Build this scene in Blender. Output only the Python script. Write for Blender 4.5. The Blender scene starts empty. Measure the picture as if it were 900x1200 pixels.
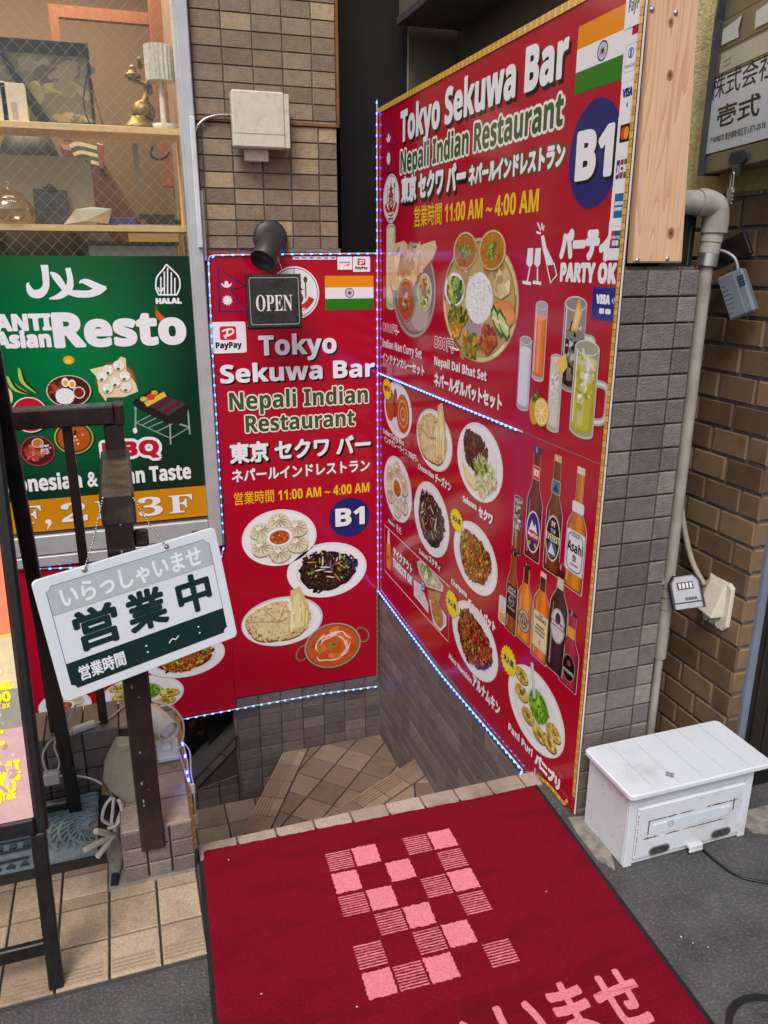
import bpy, math, random
from mathutils import Vector as V3, Matrix
random.seed(11)
R = math.radians
S = bpy.context.scene
COL = S.collection
# ---------------------------------------------------------------- camera
CAM = V3((0, 0, 1.55)); F = 920.0; PITCH = R(17.75); YAW = R(18.48)
cd = bpy.data.cameras.new('camera'); cam = bpy.data.objects.new('camera', cd); COL.objects.link(cam)
cd.sensor_fit = 'VERTICAL'; cd.sensor_height = 24; cd.lens = F / 1200 * 24; cd.clip_start = .02; cd.clip_end = 200
cam.location = CAM; cam.rotation_euler = (R(90) - PITCH, 0, -YAW); S.camera = cam
# ---------------------------------------------------------------- light
w = bpy.data.worlds.new('World'); S.world = w; w.use_nodes = True
nt = w.node_tree; bg = nt.nodes['Background']
sky = nt.nodes.new('ShaderNodeTexSky'); sky.sky_type = 'NISHITA'; sky.sun_disc = False
SUN_EL, SUN_AZ = 52, 212          # sun high, behind and to the left of the camera, veiled
sky.sun_elevation = R(SUN_EL); sky.sun_rotation = R(SUN_AZ); sky.air_density = 1.0; sky.dust_density = 3.0; sky.ozone_density = 1.0
nt.links.new(sky.outputs[0], bg.inputs[0]); bg.inputs[1].default_value = .10
sl = bpy.data.lights.new('sun', 'SUN'); sl.energy = 1.5; sl.angle = R(22); sl.color = (1, .96, .9)
so = bpy.data.objects.new('sun', sl); COL.objects.link(so)
d = V3((math.sin(R(SUN_AZ)) * math.cos(R(SUN_EL)), math.cos(R(SUN_AZ)) * math.cos(R(SUN_EL)), math.sin(R(SUN_EL))))
so.rotation_euler = d.to_track_quat('Z', 'Y').to_euler(); so.location = (0, -3, 6)
S.view_settings.view_transform = 'Standard'; S.view_settings.look = 'None'; S.view_settings.gamma = 1
S.view_settings.exposure = .5; S.view_settings.use_curve_mapping = False
# ---------------------------------------------------------------- colour and materials
def lin(c):
    c = c / 255.0
    return c / 12.92 if c <= .04045 else ((c + .055) / 1.055) ** 2.4
def rgb(r, g, b): return (lin(r), lin(g), lin(b), 1.0)
def hx(s): return rgb(int(s[0:2], 16), int(s[2:4], 16), int(s[4:6], 16))
def mul(c, k): return (c[0] * k, c[1] * k, c[2] * k, 1)
def mixc(a, b, t): return tuple(a[i] * (1 - t) + b[i] * t for i in range(3)) + (1,)
MATS = {}
def pm(name, col=(.5, .5, .5, 1), rough=.6, var=.15, vs=8., bump=.1, bs=80., metal=0., spec=.5, attr=False, coat=0., coatr=.1, stretch=None, stain=None, stains=3., stamt=.0, emit=0., alpha_noise=None, det=6., rvar=.1):
    m = bpy.data.materials.new(name); m.use_nodes = True; t = m.node_tree; N = t.nodes; L = t.links
    b = N['Principled BSDF']
    tc = N.new('ShaderNodeTexCoord'); mp = N.new('ShaderNodeMapping'); L.new(tc.outputs['Object'], mp.inputs[0])
    if stretch: mp.inputs['Scale'].default_value = stretch
    n1 = N.new('ShaderNodeTexNoise'); n1.inputs['Scale'].default_value = vs; n1.inputs['Detail'].default_value = det; n1.inputs['Roughness'].default_value = .6
    L.new(mp.outputs[0], n1.inputs[0])
    mr = N.new('ShaderNodeMapRange'); mr.inputs[1].default_value = .28; mr.inputs[2].default_value = .72; mr.inputs[3].default_value = 1 - var; mr.inputs[4].default_value = 1 + var
    L.new(n1.outputs['Fac'], mr.inputs[0])
    mx = N.new('ShaderNodeMix'); mx.data_type = 'RGBA'; mx.blend_type = 'MULTIPLY'; mx.inputs[0].default_value = 1
    if attr:
        at = N.new('ShaderNodeAttribute'); at.attribute_name = 'Col'; L.new(at.outputs['Color'], mx.inputs[6])
    else: mx.inputs[6].default_value = col
    L.new(mr.outputs[0], mx.inputs[7]); out = mx.outputs[2]
    if stain is not None:
        n3 = N.new('ShaderNodeTexNoise'); n3.inputs['Scale'].default_value = stains; n3.inputs['Detail'].default_value = 9; n3.inputs['Roughness'].default_value = .68
        L.new(mp.outputs[0], n3.inputs[0]); r3 = N.new('ShaderNodeMapRange'); r3.inputs[1].default_value = .5; r3.inputs[2].default_value = .7; r3.inputs[3].default_value = 0; r3.inputs[4].default_value = stamt
        L.new(n3.outputs['Fac'], r3.inputs[0]); m3 = N.new('ShaderNodeMix'); m3.data_type = 'RGBA'
        L.new(r3.outputs[0], m3.inputs[0]); L.new(out, m3.inputs[6]); m3.inputs[7].default_value = stain; out = m3.outputs[2]
    L.new(out, b.inputs['Base Color'])
    b.inputs['Roughness'].default_value = rough; b.inputs['Metallic'].default_value = metal; b.inputs['Specular IOR Level'].default_value = spec
    if rvar:
        r2 = N.new('ShaderNodeMapRange'); r2.inputs[1].default_value = .3; r2.inputs[2].default_value = .7; r2.inputs[3].default_value = max(.02, rough - rvar); r2.inputs[4].default_value = min(1, rough + rvar)
        L.new(n1.outputs['Fac'], r2.inputs[0]); L.new(r2.outputs[0], b.inputs['Roughness'])
    if coat: b.inputs['Coat Weight'].default_value = coat; b.inputs['Coat Roughness'].default_value = coatr
    if bump:
        n2 = N.new('ShaderNodeTexNoise'); n2.inputs['Scale'].default_value = bs; n2.inputs['Detail'].default_value = 4
        L.new(mp.outputs[0], n2.inputs[0]); bp = N.new('ShaderNodeBump'); bp.inputs['Strength'].default_value = bump; bp.inputs['Distance'].default_value = .004
        L.new(n2.outputs['Fac'], bp.inputs['Height']); L.new(bp.outputs[0], b.inputs['Normal'])
    if emit:
        if attr: L.new(out, b.inputs['Emission Color'])
        else: b.inputs['Emission Color'].default_value = col
        b.inputs['Emission Strength'].default_value = emit
    MATS[name] = m; return m
def thin_glass(name, tint, refl=.12, rough=.02):
    m = bpy.data.materials.new(name); m.use_nodes = True; t = m.node_tree; N = t.nodes; L = t.links
    N.remove(N['Principled BSDF']); o = N['Material Output']
    tr = N.new('ShaderNodeBsdfTransparent'); tr.inputs[0].default_value = tint
    gl = N.new('ShaderNodeBsdfGlossy'); gl.inputs['Roughness'].default_value = rough
    lw = N.new('ShaderNodeLayerWeight'); lw.inputs[0].default_value = .5; fr = N.new('ShaderNodeMath'); fr.operation = 'POWER'; fr.inputs[1].default_value = 5; L.new(lw.outputs['Facing'], fr.inputs[0])
    mr = N.new('ShaderNodeMath'); mr.operation = 'MULTIPLY_ADD'; mr.inputs[1].default_value = 1.0; mr.inputs[2].default_value = refl
    mr.use_clamp = True
    L.new(fr.outputs[0], mr.inputs[0]); ms = N.new('ShaderNodeMixShader')
    L.new(mr.outputs[0], ms.inputs[0]); L.new(tr.outputs[0], ms.inputs[1]); L.new(gl.outputs[0], ms.inputs[2]); L.new(ms.outputs[0], o.inputs[0]); return m
RED = rgb(176, 14, 42)
M = dict(
 printed=pm('printed_vinyl', attr=True, rough=.14, var=.05, vs=300, bump=.012, bs=14, spec=.4, rvar=.04),
 printfood=pm('printed_picture', attr=True, rough=.16, var=.12, vs=300, bump=.012, bs=14, spec=.4, rvar=.03, det=3),
 matte=pm('matte_print', attr=True, rough=.4, var=.05, vs=120, bump=.02, bs=30, rvar=.05),
 tile=pm('glazed_wall_tile', attr=True, rough=.42, var=.2, vs=45, bump=.9, bs=210, spec=.45, stain=rgb(60, 52, 47), stains=2.2, stamt=.3),
 tilefloor=pm('floor_tile', attr=True, rough=.62, var=.34, vs=240, bump=.5, bs=240, stain=rgb(84, 70, 56), stains=5, stamt=.6),
 brick=pm('brown_brick', attr=True, rough=.5, var=.2, vs=240, bump=.35, bs=240, stain=rgb(52, 40, 30), stains=9, stamt=.5),
 mortar=pm('grey_mortar', rgb(122, 118, 115), rough=.9, var=.25, vs=30, bump=.6, bs=200),
 darkmortar=pm('dark_mortar', rgb(66, 62, 60), rough=.9, var=.25, vs=30, bump=.6, bs=200),
 ledge=pm('ledge_plaster', rgb(120, 108, 96), rough=.85, var=.2, vs=20, bump=.5, bs=150),
 wood=None, frame=pm('aluminium_frame', rgb(196, 196, 198), rough=.38, var=.06, vs=20, bump=.03, bs=60, metal=.35),
 shelf=pm('pale_wood', rgb(240, 204, 144), rough=.5, var=.14, vs=14, bump=.05, stretch=(.6, 8, 8)),
 orangewood=pm('orange_wood', rgb(128, 74, 38), rough=.45, var=.15, vs=14, bump=.05, stretch=(8, 8, .8)),
 black=pm('black_metal', rgb(24, 22, 22), rough=.34, var=.2, vs=20, bump=.05, bs=120, stain=rgb(80, 74, 70), stains=70, stamt=.12),
 brown=pm('brown_metal', rgb(40, 27, 24), rough=.26, var=.18, vs=14, bump=.04, bs=60, stain=rgb(90, 78, 68), stains=60, stamt=.12, spec=.6),
 worn=pm('worn_metal', rgb(66, 58, 50), rough=.35, var=.4, vs=16, bump=.25, bs=50, metal=.5, stain=rgb(130, 118, 100), stains=10, stamt=.5),
 voidm=pm('shade_and_casing_black', rgb(11, 10, 9), rough=.8, var=.2, vs=6, bump=.1),  # near-black colour holds the passage's deep shade; also the display case casing
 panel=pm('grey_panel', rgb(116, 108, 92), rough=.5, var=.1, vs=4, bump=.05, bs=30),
 shadepanel=pm('panel_shade_colour', rgb(27, 24, 21), rough=.5, var=.1, vs=4, bump=.05, bs=30),  # panel colour darkened to carry the falloff into shade
 stucco=pm('cream_stucco', rgb(196, 184, 138), rough=.85, var=.25, vs=60, bump=1.0, bs=150, stain=rgb(130, 118, 84), stains=40, stamt=.5),
 asphalt=pm('asphalt', rgb(74, 73, 73), rough=.85, var=.5, vs=7, bump=1.0, bs=170, stain=rgb(150, 147, 142), stains=130, stamt=.42, det=15),
 concrete=pm('concrete_patch', rgb(138, 132, 122), rough=.9, var=.3, vs=40, bump=.7, bs=120, stain=rgb(70, 66, 62), stains=22, stamt=.7),
 carpet=pm('red_carpet', rgb(132, 13, 37), rough=.95, var=.45, vs=420, bump=1.0, bs=420, spec=.1, det=3, stretch=(.35, 1.5, 1), stain=rgb(84, 9, 24), stains=6, stamt=.65),
 pink=pm('pink_carpet', rgb(242, 138, 158), rough=.95, var=.3, vs=380, bump=1.0, bs=420, spec=.1, det=3),
 rubber=pm('black_rubber', rgb(22, 20, 21), rough=.7, var=.3, vs=60, bump=.2),
 white=pm('white_paint', rgb(214, 218, 222), rough=.38, var=.05, vs=9, bump=.04, bs=40, stain=rgb(150, 144, 132), stains=6, stamt=.45),
 chip=pm('chipped_edge', rgb(70, 56, 46), rough=.8, var=.3, vs=80),
 hood=pm('weathered_hood', rgb(158, 150, 134), rough=.5, var=.14, vs=16, bump=.06, bs=50, stain=rgb(92, 80, 66), stains=11, stamt=.5),
 ivory=pm('ivory_plastic', rgb(214, 208, 190), rough=.42, var=.08, vs=18, bump=.03, stain=rgb(120, 108, 90), stains=16, stamt=.4),
 cable=pm('white_cable', rgb(205, 200, 192), rough=.45, var=.12, vs=30, bump=.02),
 greycable=pm('grey_cable', rgb(96, 92, 86), rough=.5, var=.15, vs=30),
 blackcable=pm('black_cable', rgb(20, 19, 19), rough=.45, var=.15, vs=30),
 pvc=pm('weathered_pvc', rgb(158, 152, 141), rough=.5, var=.12, vs=14, bump=.08, bs=50, stain=rgb(80, 66, 52), stains=9, stamt=.5),
 steel=pm('brushed_steel', rgb(190, 188, 184), rough=.28, var=.1, vs=30, metal=.9, bump=.03),
 chrome=pm('bead_chain_steel', rgb(200, 190, 175), rough=.25, var=.1, metal=.9, bump=0),
 brass=pm('old_brass', rgb(128, 104, 52), rough=.42, var=.25, vs=30, metal=.85, bump=.05),
 greyp=pm('grey_plastic', rgb(104, 112, 122), rough=.42, var=.08, vs=20, bump=.03),
 silverp=pm('silver_grey_paint', rgb(150, 152, 156), rough=.35, var=.06, vs=20, metal=.3),
 slate=pm('slate_board', rgb(52, 50, 50), rough=.3, var=.45, vs=26, bump=.25, bs=40, det=10),
 bluegrey=pm('bluegrey_cover', rgb(158, 178, 180), rough=.6, var=.2, vs=24, bump=.15, bs=120, stain=rgb(64, 62, 58), stains=9, stamt=.65),
 darkgap=pm('dark_fill', rgb(58, 54, 50), rough=.95, var=.3, vs=40, bump=.4),  # dark grey-brown fill for the cover bed, sign backing and handle inset
 spot=pm('dark_grey_lamp', rgb(50, 50, 49), rough=.42, var=.1, vs=20, bump=.03),
 yellowtape=pm('yellow_strip', attr=True, rough=.4, var=.15, vs=90, bump=.05),
 ropetube=pm('rope_tube', rgb(206, 190, 180), rough=.3, var=.15, vs=60, bump=.02),
 board=pm('white_board', attr=True, rough=.35, var=.03, vs=30, bump=.02, bs=30),
 door=pm('bronze_shutter', rgb(52, 46, 42), rough=.35, var=.12, vs=12, bump=.05, metal=.4),
 bluestrip=pm('bluegrey_strip', rgb(128, 138, 156), rough=.45, var=.08, vs=12, metal=.2),
 skin=pm('skin', rgb(176, 112, 80), rough=.5, var=.1, vs=20, bump=.03),
 darkcloth=pm('dark_cloth', rgb(48, 46, 48), rough=.9, var=.2, vs=60, bump=.3, bs=200),
 hair=pm('dark_hair', rgb(24, 19, 17), rough=.6, var=.3, vs=60, bump=.3, bs=200),
 maroon=pm('maroon_cloth', rgb(96, 48, 44), rough=.8, var=.2, vs=30),
 roomwall=pm('room_wall', rgb(112, 88, 62), rough=.8, var=.12, vs=4, bump=.1),
 tablet=pm('grey_metal_back', rgb(158, 142, 122), rough=.4, var=.05, vs=8, metal=.3),
 paper=pm('white_paper', rgb(222, 216, 200), rough=.8, var=.06, vs=12),
 bluep=pm('blue_plastic', rgb(52, 56, 120), rough=.4, var=.1),
 art=pm('coloured_parts', attr=True, rough=.5, var=.1, vs=40, bump=.05),
)
def wood_mat():
    m = bpy.data.materials.new('raw_timber'); m.use_nodes = True; t = m.node_tree; N = t.nodes; L = t.links; b = N['Principled BSDF']
    tc = N.new('ShaderNodeTexCoord'); mp = N.new('ShaderNodeMapping'); mp.inputs['Scale'].default_value = (1, 1, .055); L.new(tc.outputs['Object'], mp.inputs[0])
    nz = N.new('ShaderNodeTexNoise'); nz.inputs['Scale'].default_value = 11; nz.inputs['Detail'].default_value = 2; L.new(mp.outputs[0], nz.inputs[0])
    wv = N.new('ShaderNodeMath'); wv.operation = 'MULTIPLY'; wv.inputs[1].default_value = 34; L.new(nz.outputs['Fac'], wv.inputs[0])
    fr = N.new('ShaderNodeMath'); fr.operation = 'FRACT'; L.new(wv.outputs[0], fr.inputs[0])
    cr = N.new('ShaderNodeValToRGB'); e = cr.color_ramp.elements; e[0].position = 0; e[0].color = rgb(222, 182, 146); e[1].position = 1; e[1].color = rgb(200, 150, 112)
    e2 = cr.color_ramp.elements.new(.6); e2.color = rgb(218, 176, 138); e3 = cr.color_ramp.elements.new(.97); e3.color = rgb(204, 154, 116)
    L.new(fr.outputs[0], cr.inputs[0]); L.new(cr.outputs[0], b.inputs['Base Color']); b.inputs['Roughness'].default_value = .6
    bp = N.new('ShaderNodeBump'); bp.inputs['Strength'].default_value = .12; bp.inputs['Distance'].default_value = .002; L.new(fr.outputs[0], bp.inputs['Height']); L.new(bp.outputs[0], b.inputs['Normal'])
    return m
M['wood'] = wood_mat()
M['glass'] = thin_glass('window_glass', (.96, .96, .94, 1), .035)
M['jarglass'] = thin_glass('jar_glass', (.93, .82, .68, 1), .2, .05)
M['darkglass'] = pm('black_glass', rgb(10, 9, 10), rough=.06, var=.1, bump=0, spec=.6, rvar=0)
def emis(name, col, st):
    m = bpy.data.materials.new(name); m.use_nodes = True; N = m.node_tree.nodes; N.remove(N['Principled BSDF'])
    e = N.new('ShaderNodeEmission'); e.inputs[0].default_value = col; e.inputs[1].default_value = st
    m.node_tree.links.new(e.outputs[0], N['Material Output'].inputs[0]); return m
M['led'] = emis('led_cyan', (.008, .11, 1, 1), 26); M['ledv'] = emis('led_violet', (.035, .045, 1, 1), 20)
M['poster'] = pm('backlit_poster', attr=True, rough=.25, var=.1, vs=40, bump=0, emit=.35)
M['bulb'] = emis('warm_bulb', (1, .72, .4, 1), 12)
# ---------------------------------------------------------------- planes: photo pixel -> point on a real plane
_f = V3((math.sin(YAW) * math.cos(PITCH), math.cos(YAW) * math.cos(PITCH), -math.sin(PITCH)))
_r = V3((math.cos(YAW), -math.sin(YAW), 0)); _d = _f.cross(_r)
def ray(x, y): return _f + _r * ((x - 450) / F) + _d * ((y - 600) / F)
class Plane:
    def __init__(s, o, u, v):
        s.o = V3(o); s.u = V3(u).normalized(); s.n = s.u.cross(V3(v)).normalized(); s.v = s.n.cross(s.u)
    def w(s, u, v, k=0.): return s.o + s.u * u + s.v * v + s.n * k
    def p(s, x, y):
        d = ray(x, y); t = (s.o - CAM).dot(s.n) / d.dot(s.n); q = CAM + d * t - s.o
        return (q.dot(s.u), q.dot(s.v))
    def P(s, x, y, k=0.): a = s.p(x, y); return s.w(a[0], a[1], k)
    def off(s, k): return Plane(s.o + s.n * k, s.u, s.v)
XW = lambda y: Plane((0, y, 0), (1, 0, 0), (0, 0, 1))      # a wall facing the street (u = X, v = Z)
YWL = lambda x: Plane((x, 0, 0), (0, -1, 0), (0, 0, 1))     # a wall facing left (u = -Y, v = Z)
GR = lambda z=0.: Plane((0, 0, z), (1, 0, 0), (0, 1, 0))    # level (u = X, v = Y)
# ---------------------------------------------------------------- objects
ORG = {}
def empty(name, loc, label=None, cat=None, group=None):
    o = bpy.data.objects.new(name, None); COL.objects.link(o); o.location = loc; o.empty_display_size = .05; ORG[o] = V3(loc)
    if label: o['label'] = label
    if cat: o['category'] = cat
    if group: o['group'] = group
    o['kind'] = 'thing'
    return o
def tag(o, label, cat, group=None, kind='thing'):
    o['label'] = label; o['category'] = cat; o['kind'] = kind
    if group: o['group'] = group
    return o
class MB:
    """collects shapes in world space; build() links them as ONE mesh object"""
    def __init__(s): s.v = []; s.f = []; s.c = []; s.sm = []
    def face(s, pts, col=None, smooth=False):
        i = len(s.v); s.v += [V3(p) for p in pts]; s.f.append(list(range(i, i + len(pts)))); s.c.append(col); s.sm.append(smooth)
    def mesh(s, vs, fs, col=None, smooth=False):
        i = len(s.v); s.v += [V3(p) for p in vs]
        for f in fs: s.f.append([i + k for k in f]); s.c.append(col); s.sm.append(smooth)
    def box(s, a, b, col=None, pl=None, ch=0.):
        """axis box between corners a and b, in the axes of plane pl if given; ch chamfers all edges"""
        lo = [min(a[i], b[i]) for i in range(3)]; hi = [max(a[i], b[i]) for i in range(3)]
        T = (lambda p: pl.w(p[0], p[1], p[2])) if pl else (lambda p: V3(p))
        if ch <= 0:
            vs = [T((x, y, z)) for x in (lo[0], hi[0]) for y in (lo[1], hi[1]) for z in (lo[2], hi[2])]
            s.mesh(vs, [(0, 1, 3, 2), (4, 6, 7, 5), (0, 4, 5, 1), (2, 3, 7, 6), (0, 2, 6, 4), (1, 5, 7, 3)], col); return
        vs = []; ix = {}
        for X in (0, 1):
            for Y in (0, 1):
                for Z in (0, 1):
                    c = [(lo, hi)[q][i] for i, q in enumerate((X, Y, Z))]
                    for a_ in range(3):
                        p = [c[i] + (0 if i == a_ else (ch if (X, Y, Z)[i] == 0 else -ch)) for i in range(3)]
                        ix[(X, Y, Z, a_)] = len(vs); vs.append(T(p))
        fs = []
        for a_ in range(3):
            b_, c_ = [i for i in range(3) if i != a_]
            for q in (0, 1):
                f = []
                for (m, n) in ((0, 0), (1, 0), (1, 1), (0, 1)):
                    k = [0, 0, 0]; k[a_] = q; k[b_] = m; k[c_] = n; f.append(ix[(*k, a_)])
                fs.append(f)
            for m in (0, 1):
                for n in (0, 1):
                    k0 = [0, 0, 0]; k0[b_] = m; k0[c_] = n; k1 = k0[:]; k1[a_] = 1
                    fs.append([ix[(*k0, b_)], ix[(*k1, b_)], ix[(*k1, c_)], ix[(*k0, c_)]])
        for X in (0, 1):
            for Y in (0, 1):
                for Z in (0, 1): fs.append([ix[(X, Y, Z, 0)], ix[(X, Y, Z, 1)], ix[(X, Y, Z, 2)]])
        s.mesh(vs, fs, col)
    def prism(s, pts, k0, k1, pl, col=None, inset=0.):
        """polygon of (u,v) points between heights k0 and k1 over plane pl"""
        n = len(pts); lo = [pl.w(a, b, k0) for a, b in pts]
        if inset:
            cu = sum(p[0] for p in pts) / n; cv = sum(p[1] for p in pts) / n
            tp = []
            for a, b in pts:
                L_ = math.hypot(a - cu, b - cv) or 1; q = max(0, 1 - inset * 1.4 / L_); tp.append((cu + (a - cu) * q, cv + (b - cv) * q))
            mid = [pl.w(a, b, k1 - inset) for a, b in pts]; hi = [pl.w(a, b, k1) for a, b in tp]
            vs = lo + mid + hi; fs = [list(range(2 * n, 3 * n))]
            for i in range(n):
                j = (i + 1) % n; fs += [(i, j, n + j, n + i), (n + i, n + j, 2 * n + j, 2 * n + i)]
            s.mesh(vs, fs, col); return
        hi = [pl.w(a, b, k1) for a, b in pts]
        fs = [list(range(n, 2 * n)), list(range(n - 1, -1, -1))] + [(i, (i + 1) % n, n + (i + 1) % n, n + i) for i in range(n)]
        s.mesh(lo + hi, fs, col)
    def tube(s, pts, r, n=8, col=None, cap=True, smooth=True, rs=None):
        pts = [V3(p) for p in pts]; vs = []; fs = []; up = V3((.13, .21, .97)); prev = None
        for i, p in enumerate(pts):
            t = (pts[min(i + 1, len(pts) - 1)] - pts[max(i - 1, 0)]).normalized()
            a = (prev - t * prev.dot(t)) if prev is not None else t.cross(up)
            if a.length < 1e-5: a = t.cross(V3((1, 0, 0)))
            a.normalize(); prev = a; b = t.cross(a); rr = rs[i] if rs else r
            for k in range(n):
                q = 2 * math.pi * k / n; vs.append(p + a * (math.cos(q) * rr) + b * (math.sin(q) * rr))
        for i in range(len(pts) - 1):
            for k in range(n): fs.append((i * n + k, i * n + (k + 1) % n, (i + 1) * n + (k + 1) % n, (i + 1) * n + k))
        s.mesh(vs, fs, col, smooth)
        if cap:
            s.face(vs[:n][::-1], col); s.face(vs[-n:], col)
    def lathe(s, o, ax, prof, n=20, col=None, smooth=True):
        """prof: list of (radius, height) along axis ax from o"""
        o = V3(o); ax = V3(ax).normalized(); a = ax.cross(V3((.31, .93, .2))).normalized(); b = ax.cross(a); vs = []; fs = []
        for r, h in prof:
            for k in range(n):
                q = 2 * math.pi * k / n; vs.append(o + ax * h + (a * math.cos(q) + b * math.sin(q)) * max(r, 1e-5))
        for i in range(len(prof) - 1):
            for k in range(n): fs.append((i * n + k, i * n + (k + 1) % n, (i + 1) * n + (k + 1) % n, (i + 1) * n + k))
        s.mesh(vs, fs, col, smooth)
    def build(s, name, mat, parent=None, bevel=0., subsurf=0):
        o0 = ORG[parent] if parent else None
        if o0 is None:
            o0 = sum(s.v, V3((0, 0, 0))) / max(1, len(s.v)); o0.z = min(p.z for p in s.v)
        me = bpy.data.meshes.new(name); me.from_pydata([p - o0 for p in s.v], [], s.f)
        me.polygons.foreach_set('use_smooth', s.sm)
        if any(c is not None for c in s.c):
            ca = me.color_attributes.new('Col', 'FLOAT_COLOR', 'CORNER'); buf = []
            for f, c in zip(s.f, s.c): buf += list(c if c is not None else (.5, .5, .5, 1)) * len(f)
            ca.data.foreach_set('color', buf)
        me.materials.append(mat); me.update()
        o = bpy.data.objects.new(name, me); COL.objects.link(o)
        if parent: o.parent = parent; ORG[o] = o0
        else: o.location = o0; ORG[o] = V3(o0)
        if bevel:
            b = o.modifiers.new('soft_edges', 'BEVEL'); b.width = bevel; b.segments = 2; b.limit_method = 'ANGLE'; b.angle_limit = R(40)
        if subsurf:
            b = o.modifiers.new('smooth', 'SUBSURF'); b.levels = subsurf; b.render_levels = subsurf
        return o
def part(name, mat, parent, fn, bevel=0., label=None):
    m = MB(); fn(m); o = m.build(name, mat, parent, bevel)
    if label: o['label'] = label
    return o
def smoothpath(pts, n=8):
    pts = [V3(p) for p in pts]; out = []
    for i in range(len(pts) - 1):
        p0 = pts[max(i - 1, 0)]; p1 = pts[i]; p2 = pts[i + 1]; p3 = pts[min(i + 2, len(pts) - 1)]
        for k in range(n):
            t = k / n; out.append(.5 * ((2 * p1) + (p2 - p0) * t + (2 * p0 - 5 * p1 + 4 * p2 - p3) * t * t + (3 * p1 - p0 - 3 * p2 + p3) * t ** 3))
    out.append(pts[-1]); return out
def clip(poly, cl):
    """convex clip (Sutherland-Hodgman); cl counter-clockwise"""
    out = poly
    for i in range(len(cl)):
        ax, ay = cl[i]; bx, by = cl[(i + 1) % len(cl)]; inp = out; out = []
        sd = lambda p: (bx - ax) * (p[1] - ay) - (by - ay) * (p[0] - ax)
        for j in range(len(inp)):
            p, q = inp[j], inp[(j + 1) % len(inp)]; a, b = sd(p), sd(q)
            if a >= 0: out.append(p)
            if (a >= 0) != (b >= 0):
                t = a / (a - b); out.append((p[0] + (q[0] - p[0]) * t, p[1] + (q[1] - p[1]) * t))
        if not out: return []
    return out
def area(p): return abs(sum(p[i][0] * p[(i + 1) % len(p)][1] - p[(i + 1) % len(p)][0] * p[i][1] for i in range(len(p)))) / 2
def tiles(mb, pl, poly, pu, pv, gap, th, pal, rot=0., org=(0, 0), offset=0., jit=.12, ch=.002, k0=0.):
    s_ = sum(poly[i][0] * poly[(i + 1) % len(poly)][1] - poly[(i + 1) % len(poly)][0] * poly[i][1] for i in range(len(poly)))
    if s_ < 0: poly = poly[::-1]
    c, s = math.cos(rot), math.sin(rot)
    inv = [((x - org[0]) * c + (y - org[1]) * s, -(x - org[0]) * s + (y - org[1]) * c) for x, y in poly]
    i0 = math.floor(min(p[0] for p in inv) / pu) - 2; i1 = math.ceil(max(p[0] for p in inv) / pu) + 2
    j0 = math.floor(min(p[1] for p in inv) / pv) - 1; j1 = math.ceil(max(p[1] for p in inv) / pv) + 1
    for j in range(j0, j1):
        for i in range(i0, i1):
            a = i * pu + (offset * pu if j % 2 else 0) + gap / 2; b = j * pv + gap / 2; a2 = a + pu - gap; b2 = b + pv - gap
            q = clip([(a, b), (a2, b), (a2, b2), (a, b2)], inv)
            if len(q) < 3 or area(q) < 4e-5: continue
            q = [(x * c - y * s + org[0], x * s + y * c + org[1]) for x, y in q]
            col = random.choice(pal); k = 1 + random.uniform(-jit, jit)
            mb.prism(q, k0, k0 + th + random.uniform(-.0006, .0006), pl, mul(col, k), inset=ch)
rect = lambda a, b, c, d: [(a, b), (c, b), (c, d), (a, d)]
# ---------------------------------------------------------------- flat printed artwork (signs, stickers, labels)
_tc = {}
def bold(s, A=0x1D5D4, a=0x1D5EE, d=0x1D7EC):
    return ''.join(chr(A + ord(c) - 65) if 'A' <= c <= 'Z' else chr(a + ord(c) - 97) if 'a' <= c <= 'z' else chr(d + ord(c) - 48) if '0' <= c <= '9' else c for c in s)
def roman(s): return bold(s, 0x1D400, 0x1D41A, 0x1D7CE)
def glyphs(s):
    if s not in _tc:
        c = bpy.data.curves.new('lettering', 'FONT'); c.body = s; c.size = 1; c.resolution_u = 4
        o = bpy.data.objects.new('lettering', c); COL.objects.link(o)
        dg = bpy.context.evaluated_depsgraph_get(); dg.update(); m = bpy.data.meshes.new_from_object(o.evaluated_get(dg))
        _tc[s] = ([(v.co.x, v.co.y) for v in m.vertices], [tuple(p.vertices) for p in m.polygons])
        bpy.data.objects.remove(o); bpy.data.curves.remove(c); bpy.data.meshes.remove(m)
    return _tc[s]
def sgn(x): return (x > 0) - (x < 0)
W_ = rgb(238, 236, 238); BK = rgb(18, 14, 16)
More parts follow.
